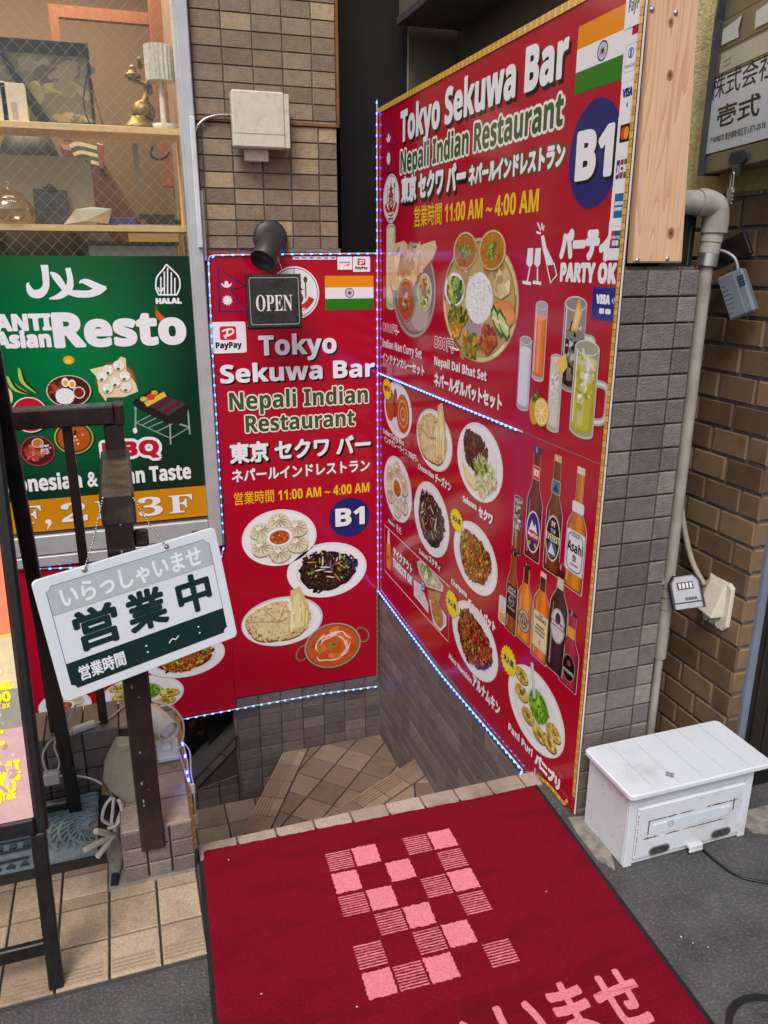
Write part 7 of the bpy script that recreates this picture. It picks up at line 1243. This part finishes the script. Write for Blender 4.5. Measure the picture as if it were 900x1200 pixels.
# lower shelf
pl = XW(3.74); a, b = pl.p(-45, 262), pl.p(104, 184); t = empty('monitor', (a[0] + .3, 3.74, S2), 'grey metal back of a monitor standing on the lower shelf', 'monitor'); part('back_cover', M['tablet'], t, lambda m: m.prism(rounded(a[0], S2, b[0] + .006, b[1], .012), -.012, 0, pl, None, inset=.002)); e = pl.p(101.5, 189); part('camera', M['black'], t, lambda m: m.lathe(pl.w(e[0], e[1], .0005), pl.n, [(.005, 0), (.005, .001), (0, .0012)], 12))
pl = XW(3.70); a, b = pl.p(42, 262), pl.p(77, 222); t = empty('clipboard', pl.w(a[0], S2), 'dark grey clipboard leaning against the monitor', 'clipboard'); q = Plane(pl.w((a[0] + b[0]) / 2, S2, 0), (1, 0, -.03), (0, .12, 1)); wd_ = (b[0] - a[0]) / 2; hh = b[1] - S2
part('board', M['slate'], t, lambda m: m.box((-wd_, .003, 0), (wd_, hh, .004), None, q, .001)); part('clip', M['black'], t, lambda m: (m.box((-.028, hh - .008, .0045), (.028, hh + .008, .012), None, q, .003), m.lathe(q.w(0, hh + .008, .006), q.n, [(.012, 0), (.014, .002), (.012, .005), (0, .005)], 14)))
t = empty('candy_jar', wp(15, 260), 'round cut glass jar with a knobbed lid on the lower shelf', 'jar'); p = wp(15, 262, 3.63); p.z = S2; m = MB(); m.lathe(p, (0, 0, 1), [(0, .001), (.05, .001), (.075, .02), (.084, .05), (.078, .078), (.064, .092)], 28); m.build('bowl', M['jarglass'], t); m = MB(); m.lathe(p, (0, 0, 1), [(.066, .094), (.06, .105), (.04, .122), (.012, .132), (.008, .142), (.014, .152), (.009, .162), (0, .164)], 28); m.build('lid', M['jarglass'], t)
m = MB(); pl = XW(3.63); q = [pl.p(*z) for z in ((74, 263), (88, 246), (106, 242), (131, 245), (127, 262), (100, 259))]; vs = [pl.w(x, max(y, S2 + .001), (.02 if i % 2 else -.02)) for i, (x, y) in enumerate(q)]; c = sum(vs, V3((0, 0, 0))) / 6; m.mesh(vs + [c + V3((0, -.02, .004))], [(i, (i + 1) % 6, 6) for i in range(6)]); m.mesh([v + V3((0, .001, 0)) for v in vs], [(5, 4, 3, 2, 1, 0)]); t = m.build('crumpled_paper', M['paper']); tag(t, 'crumpled white printed paper on the lower shelf', 'paper')
m = MB(); a, b = wp(128, 262, 3.64), wp(160, 255, 3.64); m.box((a.x, 3.64, S2 + .0005), (b.x, 3.70, b.z), None, None, .004); t = m.build('blue_case', M['bluep']); tag(t, 'flat blue plastic case on the lower shelf', 'case')
for i, (x0, x1, y) in enumerate(((172, 211, 254), (166, 205, 248.5))):
    a, b = wp(x0, 262, 3.64), wp(x1, y, 3.64); zz = S2 + .006 + i * .021; m = MB(); m.prism([(a.x, zz), (b.x, zz), (b.x, zz + .02), (a.x - .008, zz + .02)], -.1, 0, XW(3.64), None, inset=.002); t = m.build('black_tray', M['black']); tag(t, 'upper black plastic tray stacked on the lower shelf' if i else 'lower black plastic tray resting on a silver folder', 'tray', 'black trays stacked on the shelf')
m = MB(); a, b = wp(138, 263, 3.62), wp(211, 263, 3.62); m.box((a.x, 3.61, S2 + .0004), (b.x, 3.76, S2 + .0055)); t = m.build('silver_folder', M['silverp']); tag(t, 'thin silver folder lying at the right of the lower shelf', 'folder')
# hung below the upper shelf
m = MB(); m.tube(smoothpath([wp(179, 172, 3.72), wp(177, 182, 3.72), wp(186, 187, 3.72), wp(196, 183, 3.72), wp(198, 178, 3.72)], 6), .005, 8); t = m.build('wire_hook', M['blackcable']); tag(t, 'black curved hook under the upper shelf', 'hook')
m = MB(); pl = XW(3.78); m.prism([pl.p(154, 168), pl.p(161, 168), pl.p(166, 226), pl.p(162, 227)], 0, .004, pl, None, inset=.001); t = m.build('clear_strip', M['pvc']); tag(t, 'pale plastic strip hanging behind the lower shelf', 'strip')
m = MB(); a, b = wp(106, 310, 3.7), wp(207, 288, 3.7); m.box((a.x, 3.64, 1.3), (b.x, 3.8, b.z), None, None, .004); t = m.build('grey_bin', pm('grey_bin_plastic', rgb(128, 134, 130), rough=.5)); tag(t, 'grey storage bin with a dark rim under the lower shelf', 'bin'); a2 = b
m = MB(); m.box((a.x - .004, 3.635, b.z + .0005), (b.x + .004, 3.805, b.z + .014), None, None, .002); m.build('rim', M['black'], None).parent = t; bpy.data.objects['rim'].matrix_parent_inverse = Matrix.Translation(-t.location)
m = MB(); a, b = wp(152, 290, 3.9), wp(208, 268, 3.9); m.box((a.x, 3.9, 1.2), (b.x, 3.92, b.z)); t = m.build('woven_panel', M['shelf']); tag(t, 'woven straw panel behind the grey bin', 'panel')
# chair and person in the room
t = empty('easy_chair', wp(120, 300, 4.3), 'maroon upholstered chair back behind the shelves', 'chair'); pl = XW(4.25); q = [pl.p(*z) for z in ((70, 168), (110, 172), (165, 260), (160, 330), (100, 330))]; part('backrest', M['maroon'], t, lambda m: m.prism(q, -.1, 0, pl, None, inset=.02)); q = [pl.p(*z) for z in ((78, 166), (88, 166), (95, 172), (84, 172))]; A = Art(pl, .002)
for i in range(5): a = pl.p(98 + i * 2, 172 + i * 5); A.curve([(a[0] - .06, a[1]), (a[0] - .02, a[1] + .012), (a[0] + .06, a[1] - .004)], .016, hx('d8c49a' if i % 2 == 0 else '3c5a54'))
A.build('striped_cover', M['matte'], t); part('arm_post', M['orangewood'], t, lambda m: m.prism([pl.p(*z) for z in ((113, 168), (121, 170), (123, 198), (117, 200))], -.05, .03, pl, None, inset=.004))
def figure(name, label, J, bones, mat):
    """one continuous body: skin over a jointed skeleton; J: joint -> (position, radius)"""
    me = bpy.data.meshes.new(name); ks = list(J); o0 = V3(J[ks[0]][0]); me.from_pydata([V3(J[k][0]) - o0 for k in ks], [(ks.index(a), ks.index(b)) for a, b in bones], []); o = bpy.data.objects.new(name, me); COL.objects.link(o); o.location = o0; ORG[o] = o0
    sk = o.modifiers.new('body', 'SKIN'); sd = me.skin_vertices[0].data
    for i, k in enumerate(ks): r = J[k][1]; sd[i].radius = r if isinstance(r, tuple) else (r, r); sd[i].use_root = i == 0
    s2 = o.modifiers.new('smooth', 'SUBSURF'); s2.levels = s2.render_levels = 2; sk.use_smooth_shade = True; me.materials.append(mat); return tag(o, label, 'person')
hp = wp(36, 190, 4.15); J = {'pelvis': ((hp.x, 4.3, hp.z - .78), .15), 'belly': ((hp.x, 4.27, hp.z - .55), .15), 'chest': ((hp.x, 4.22, hp.z - .34), (.17, .12)), 'neck': ((hp.x, 4.18, hp.z - .16), .06), 'head': ((hp.x, 4.15, hp.z - .02), (.085, .1)), 'crown': ((hp.x, 4.14, hp.z + .07), .075),
 'shoulder_a': ((hp.x + .19, 4.2, hp.z - .26), .075), 'elbow_a': ((hp.x + .30, 4.05, hp.z - .50), .052), 'wrist_a': ((hp.x + .12, 3.92, hp.z - .62), .034), 'shoulder_b': ((hp.x - .19, 4.2, hp.z - .26), .075), 'elbow_b': ((hp.x - .29, 4.05, hp.z - .5), .052), 'wrist_b': ((hp.x - .12, 3.92, hp.z - .62), .034),
 'hip_a': ((hp.x + .1, 4.28, hp.z - .84), .11), 'knee_a': ((hp.x + .13, 3.88, hp.z - .86), .07), 'foot_a': ((hp.x + .13, 3.92, hp.z - 1.3), .05), 'hip_b': ((hp.x - .1, 4.28, hp.z - .84), .11), 'knee_b': ((hp.x - .13, 3.88, hp.z - .86), .07), 'foot_b': ((hp.x - .13, 3.92, hp.z - 1.3), .05)}
per = figure('person', 'seated person in a dark short sleeved shirt half hidden behind the monitor', J, [('pelvis', 'belly'), ('belly', 'chest'), ('chest', 'neck'), ('neck', 'head'), ('head', 'crown'), ('chest', 'shoulder_a'), ('shoulder_a', 'elbow_a'), ('elbow_a', 'wrist_a'), ('chest', 'shoulder_b'), ('shoulder_b', 'elbow_b'), ('elbow_b', 'wrist_b'), ('pelvis', 'hip_a'), ('hip_a', 'knee_a'), ('knee_a', 'foot_a'), ('pelvis', 'hip_b'), ('hip_b', 'knee_b'), ('knee_b', 'foot_b')], M['skin'])
def tube_part(nm, pts, rs, mat, par): m = MB(); m.tube(smoothpath(pts, 5), .1, 16, rs=[q.x for q in smoothpath([(x, 0, 0) for x in rs], 5)]); return m.build(nm, mat, par)
m = MB(); m.lathe(V3((hp.x, 4.15, hp.z - .07)), (0, 0, 1), [(.118, 0), (.125, .05), (.122, .11), (.1, .165), (.06, .195), (0, .205)], 24); m.build('hair', M['hair'], per)
m = MB(); m.lathe(V3((hp.x, 4.24, hp.z - .8)), (0, 0, 1), [(.17, 0), (.185, .2), (.2, .42), (.17, .55), (.08, .62)], 24)
for sx in (1, -1): m.tube([V3((hp.x + sx * .1, 4.21, hp.z - .27)), V3((hp.x + sx * .19, 4.2, hp.z - .25)), V3((hp.x + sx * .255, 4.11, hp.z - .4))], .09, 14, rs=[.1, .096, .08])
m.build('shirt', M['darkcloth'], per)
